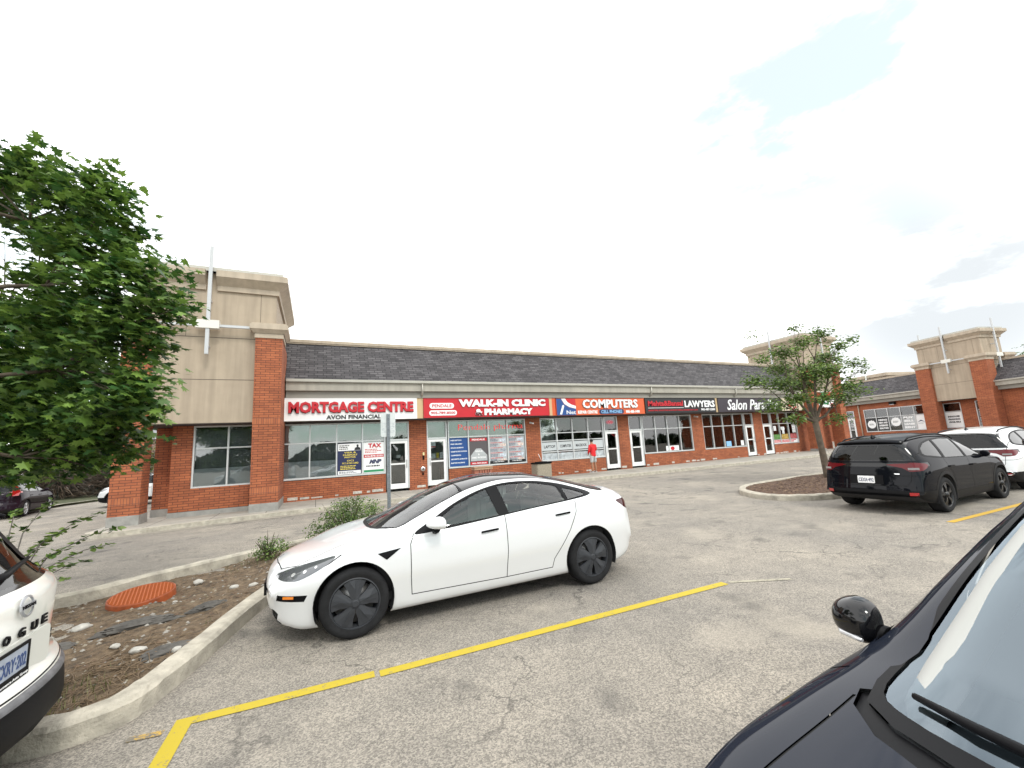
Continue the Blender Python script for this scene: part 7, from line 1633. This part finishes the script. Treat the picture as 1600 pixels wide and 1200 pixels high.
for k, (x, y, lb) in enumerate(((-15.6, 38.6, 'tangle of dry brown brush left of the brick column'), (-13.0, 39.5, 'tangle of dry brown brush right behind the small white suv'), (-18.6, 36.8, 'tangle of dry brown brush above the plum suv'))):
    t = empty('dry_brush', (x, y, -.05), 0, lb, 'shrub', 'dry brush under the spruces'); bm = bmesh.new(); r = rnd(200+k)
    for j in range(520):
        a = r.uniform(0, 6.3); q = r.uniform(.3, 2.4); z0 = r.uniform(.1, 2.4); p = Vector((math.cos(a)*q*.4, math.sin(a)*q*.4, z0)); e = Vector((math.cos(a)*q, math.sin(a)*q, max(.05, z0+r.uniform(-.9, .35)))); tube(bm, [p, p.lerp(e, .5)+Vector((0, 0, .12)), e], [.03, .02, .006], 3, cap=False)
    fin('branches', bm, BROWNTWIG, t, uv=False)
t = empty('light_green_tree', (-16.6, 59, 0), 0, 'bright yellow-green tree seen in the gap between the two brick pillars', 'tree')
bm = bmesh.new(); tube(bm, [(0, 0, -.2), (0, 0, 3)], [.2, .1], 8); fin('trunk', bm, BARK, t)
bm = bmesh.new(); foliage(bm, [(0, 0, 3.0, 1.6), (1, .5, 2.4, 1.3), (-1, 0, 2.3, 1.3), (0, 0, 1.4, 1.4)], 2600, .17, OVAL, 70); fin('crown', bm, leafmat('light_leaf', (.10, .15, .02), (.28, .34, .05), .3), t, uv=False)
t = empty('far_house', (-21.5, 74, 0), R(12), 'far house with a dull red wall and grey roof seen between the pillars', 'house')
bm = bmesh.new(); bx(bm, -9, 9, 0, 8, -.2, 5.6); fin('wall', bm, mat('far_wall', (.30, .17, .15), .9, var=.1), t)
bm = bmesh.new(); prism(bm, [(-.6, 5.55), (8.6, 5.55), (4, 7.8)], -9.5, 9.5, plane='yz'); fin('roof', bm, mat('far_roof', (.22, .22, .235), .9, var=.1), t)
for x in (-6, -2, 2, 6):
    bm = bmesh.new(); bx(bm, x-.6, x+.6, -.06, 0, 3.6, 4.9); w_ = fin('window', bm, WPAINT, t); bm = bmesh.new(); bx(bm, x-.5, x+.5, -.08, -.06, 3.7, 4.8); fin('pane', bm, BLK, w_)
t = empty('broadleaf_tree', (93, 21, 0), 0, 'dark green tree at the edge of the picture beyond the right-hand tower', 'tree')
bm = bmesh.new(); tube(bm, [(0, 0, -.2), (0, 0, 6)], [.4, .2], 8); fin('trunk', bm, BARK, t)
bm = bmesh.new(); foliage(bm, [(0, 0, 9, 3.2), (1, 2, 7, 3), (-1, -2, 6.5, 3), (0, -1, 11, 2.2)], 5200, .32, OVAL, 71, shell=.4); fin('crown', bm, LEAF, t, uv=False)
t = empty('broadleaf_tree', (-10.2, 64, 0), 0, 'dark tree mass behind the spruces, mostly hidden by the corner tower', 'tree')
bm = bmesh.new(); tube(bm, [(0, 0, -.2), (0, 0, 5)], [.4, .2], 8); fin('trunk', bm, BARK, t)
bm = bmesh.new(); foliage(bm, [(-14, -6, 4, 3.2), (-10, -8, 3.4, 3), (-18, -10, 4.4, 3.4), (-7, -6, 3, 2.5), (-2, 0, 5, 3)], 7000, .30, OVAL, 72, shell=.4); fin('crown', bm, leafmat('dark_leaf', (.012, .028, .010), (.05, .08, .025), .15), t, uv=False)

# unseen wooded edge across the lot, added for its reflections in glass and paint
bm = bmesh.new(); r = rnd(500)
for k in range(5200):
    x = r.uniform(-95, 110); hmax = 3.2+1.8*math.sin(x*.11)+1.2*math.sin(x*.31+1); z = r.uniform(-.2, max(1.2, hmax)); p = Vector((x, -62+r.uniform(-3, 3), z)); s_ = r.uniform(.5, 1.3)
    a = Vector((r.gauss(0, 1), r.gauss(0, .6), r.gauss(0, .6))).normalized()*s_; b = Vector((r.gauss(0, .5), r.gauss(0, .5), r.gauss(0, 1))).normalized()*s_; bm.faces.new([bm.verts.new(p+v) for v in (a, b, -a, -b)])
tag(fin('reflection_treeline', bm, leafmat('treeline_leaf', (.015, .03, .012), (.05, .075, .03), .1), uv=False), kind='stuff')
# ================================================================== THE PERSON
def skin(name, V, E, m, parent, sub=2, root=0, smooth=True):
    me = bpy.data.meshes.new(name); me.from_pydata([v[:3] for v in V], E, []); me.update(); o = bpy.data.objects.new(name, me); S.collection.objects.link(o)
    md = o.modifiers.new('skin', 'SKIN'); md.use_smooth_shade = True
    sv = me.skin_vertices[0].data
    for i, v in enumerate(V): rr = v[3] if isinstance(v[3], tuple) else (v[3], v[3]); sv[i].radius = rr
    sv[root].use_root = True
    s2 = o.modifiers.new('sub', 'SUBSURF'); s2.levels = sub; s2.render_levels = sub
    bpy.context.view_layer.update(); nm = bpy.data.meshes.new_from_object(o.evaluated_get(bpy.context.evaluated_depsgraph_get())); bpy.data.objects.remove(o)
    nm.name = name; nm.materials.clear(); nm.materials.append(m)
    for p in nm.polygons: p.use_smooth = True
    q = bpy.data.objects.new(name, nm); S.collection.objects.link(q)
    if parent: q.parent = parent
    return q
SKIN = mat('skin_brown', (.33, .17, .10), .6); JACK = mat('red_jacket', (.62, .015, .02), .75, var=.12, vs=8); SHORT = mat('grey_shorts', (.45, .46, .46), .8, var=.2, vs=12); HAIR = mat('dark_hair', (.015, .012, .01), .7); SHOE = mat('shoe_white', (.5, .5, .5), .6)
pz = swz(13.5)
# built facing +y
V = [(0, 0, .93, .13), (0, .0, 1.12, (.135, .10)), (0, .0, 1.32, (.16, .105)), (0, .01, 1.46, .075), (0, .035, 1.54, .055), (0, .06, 1.60, (.072, .085)), (0, .065, 1.68, (.075, .09)),
     (-.17, 0, 1.41, .06), (-.24, -.01, 1.16, .045), (-.20, .14, .98, .035), (-.17, .19, .95, .022), (.17, 0, 1.41, .06), (.24, .02, 1.17, .045), (.16, .22, 1.14, .035), (.12, .28, 1.17, .022),
     (-.10, 0, .86, .095), (-.11, .01, .50, .062), (-.12, -.02, .28, .056), (-.125, -.03, .08, .04), (-.13, .06, .04, .038), (-.13, .14, .03, .03),
     (.10, 0, .86, .095), (.11, .03, .50, .062), (.13, .01, .28, .056), (.135, .0, .08, .04), (.15, .09, .04, .038), (.16, .17, .03, .03)]
E_ = [(0, 1), (1, 2), (2, 3), (3, 4), (4, 5), (5, 6), (3, 7), (7, 8), (8, 9), (9, 10), (3, 11), (11, 12), (12, 13), (13, 14), (0, 15), (15, 16), (16, 17), (17, 18), (18, 19), (19, 20), (0, 21), (21, 22), (22, 23), (23, 24), (24, 25), (25, 26)]
def hand(V, E, root, c, d, s):
    c = Vector(c); d = Vector(d).normalized(); s = Vector(s).normalized(); n = d.cross(s)
    for k, (off, ln) in enumerate(((-.030, .062), (-.010, .072), (.010, .068), (.028, .055))):
        b = c+d*.05+s*off; i = len(V); V.append((*b, .009)); V.append((*(b+d*ln*.5+n*.01), .008)); V.append((*(b+d*ln*.8+n*.028), .006)); E += [(root, i), (i, i+1), (i+1, i+2)]
    b = c+s*-.035+d*.01; i = len(V); V.append((*b, .010)); V.append((*(b+d*.035-s*.02+n*.012), .008)); E += [(root, i), (i, i+1)]
hand(V, E_, 10, (-.165, .20, .945), (.1, .6, -.4), (.2, .1, .9)); hand(V, E_, 14, (.115, .29, 1.175), (-.5, .5, .35), (0, .3, -1))
body = skin('person', V, E_, SKIN, None); body.location = (13.46, 18.72, pz); body.rotation_euler = (0, 0, R(8)); tag(body, 'person in a red hooded jacket and pale shorts facing the computer shop window', 'person')
bm = bmesh.new()     # face: nose, ears, brow as small masses under the body's child features
bmesh.ops.create_uvsphere(bm, u_segments=8, v_segments=6, radius=.013, matrix=Matrix.Translation((0, .158, 1.635))); fin('nose', bm, SKIN, body, smooth=True)
for s_ in (-1, 1):
    bm = bmesh.new(); bmesh.ops.create_uvsphere(bm, u_segments=8, v_segments=6, radius=.022, matrix=Matrix.Translation((s_*.078, .06, 1.64)) @ Matrix.Diagonal((.5, .8, 1.3, 1))); fin('ear', bm, SKIN, body, smooth=True)
    bm = bmesh.new(); bmesh.ops.create_uvsphere(bm, u_segments=8, v_segments=6, radius=.010, matrix=Matrix.Translation((s_*.032, .142, 1.66))); fin('eye', bm, HAIR, body, smooth=True)
skin('jacket', [(0, -.0, .84, (.185, .145)), (0, 0, 1.0, (.18, .14)), (0, 0, 1.2, (.17, .125)), (0, 0, 1.38, (.17, .115)), (0, .0, 1.47, .09), (0, -.035, 1.50, .085), (-.19, 0, 1.41, .082), (-.265, -.01, 1.16, .068), (-.215, .13, 1.0, .055), (.19, 0, 1.41, .082), (.265, .02, 1.17, .068), (.18, .19, 1.14, .052)],
     [(0, 1), (1, 2), (2, 3), (3, 4), (4, 5), (3, 6), (6, 7), (7, 8), (3, 9), (9, 10), (10, 11)], JACK, body, root=1)
skin('shorts', [(0, 0, .92, (.155, .125)), (-.10, 0, .82, .115), (-.115, .005, .62, .098), (-.118, .008, .50, .092), (.10, 0, .82, .115), (.115, .015, .62, .098), (.12, .02, .50, .092)], [(0, 1), (1, 2), (2, 3), (0, 4), (4, 5), (5, 6)], SHORT, body)
bm = bmesh.new(); bmesh.ops.create_uvsphere(bm, u_segments=20, v_segments=12, radius=1)
for v in bm.verts:
    x, y, z = v.co; v.co = (x*.088, .045+y*.098-(.01 if y < 0 else 0), 1.69+z*(.085 if z > 0 else .09)*(1 if y < .3 else .3))
fin('hair', bm, HAIR, body, smooth=True)
for s_, y0, x0 in ((-1, .05, -.13), (1, .08, .148)):
    bm = bmesh.new(); bx(bm, x0-.048, x0+.048, y0-.12, y0+.15, -.0, .035, bev=.012); bx(bm, x0-.042, x0+.042, y0-.11, y0+.10, .036, .085, bev=.02); fin('shoe', bm, SHOE if s_ < 0 else SHOE, body)
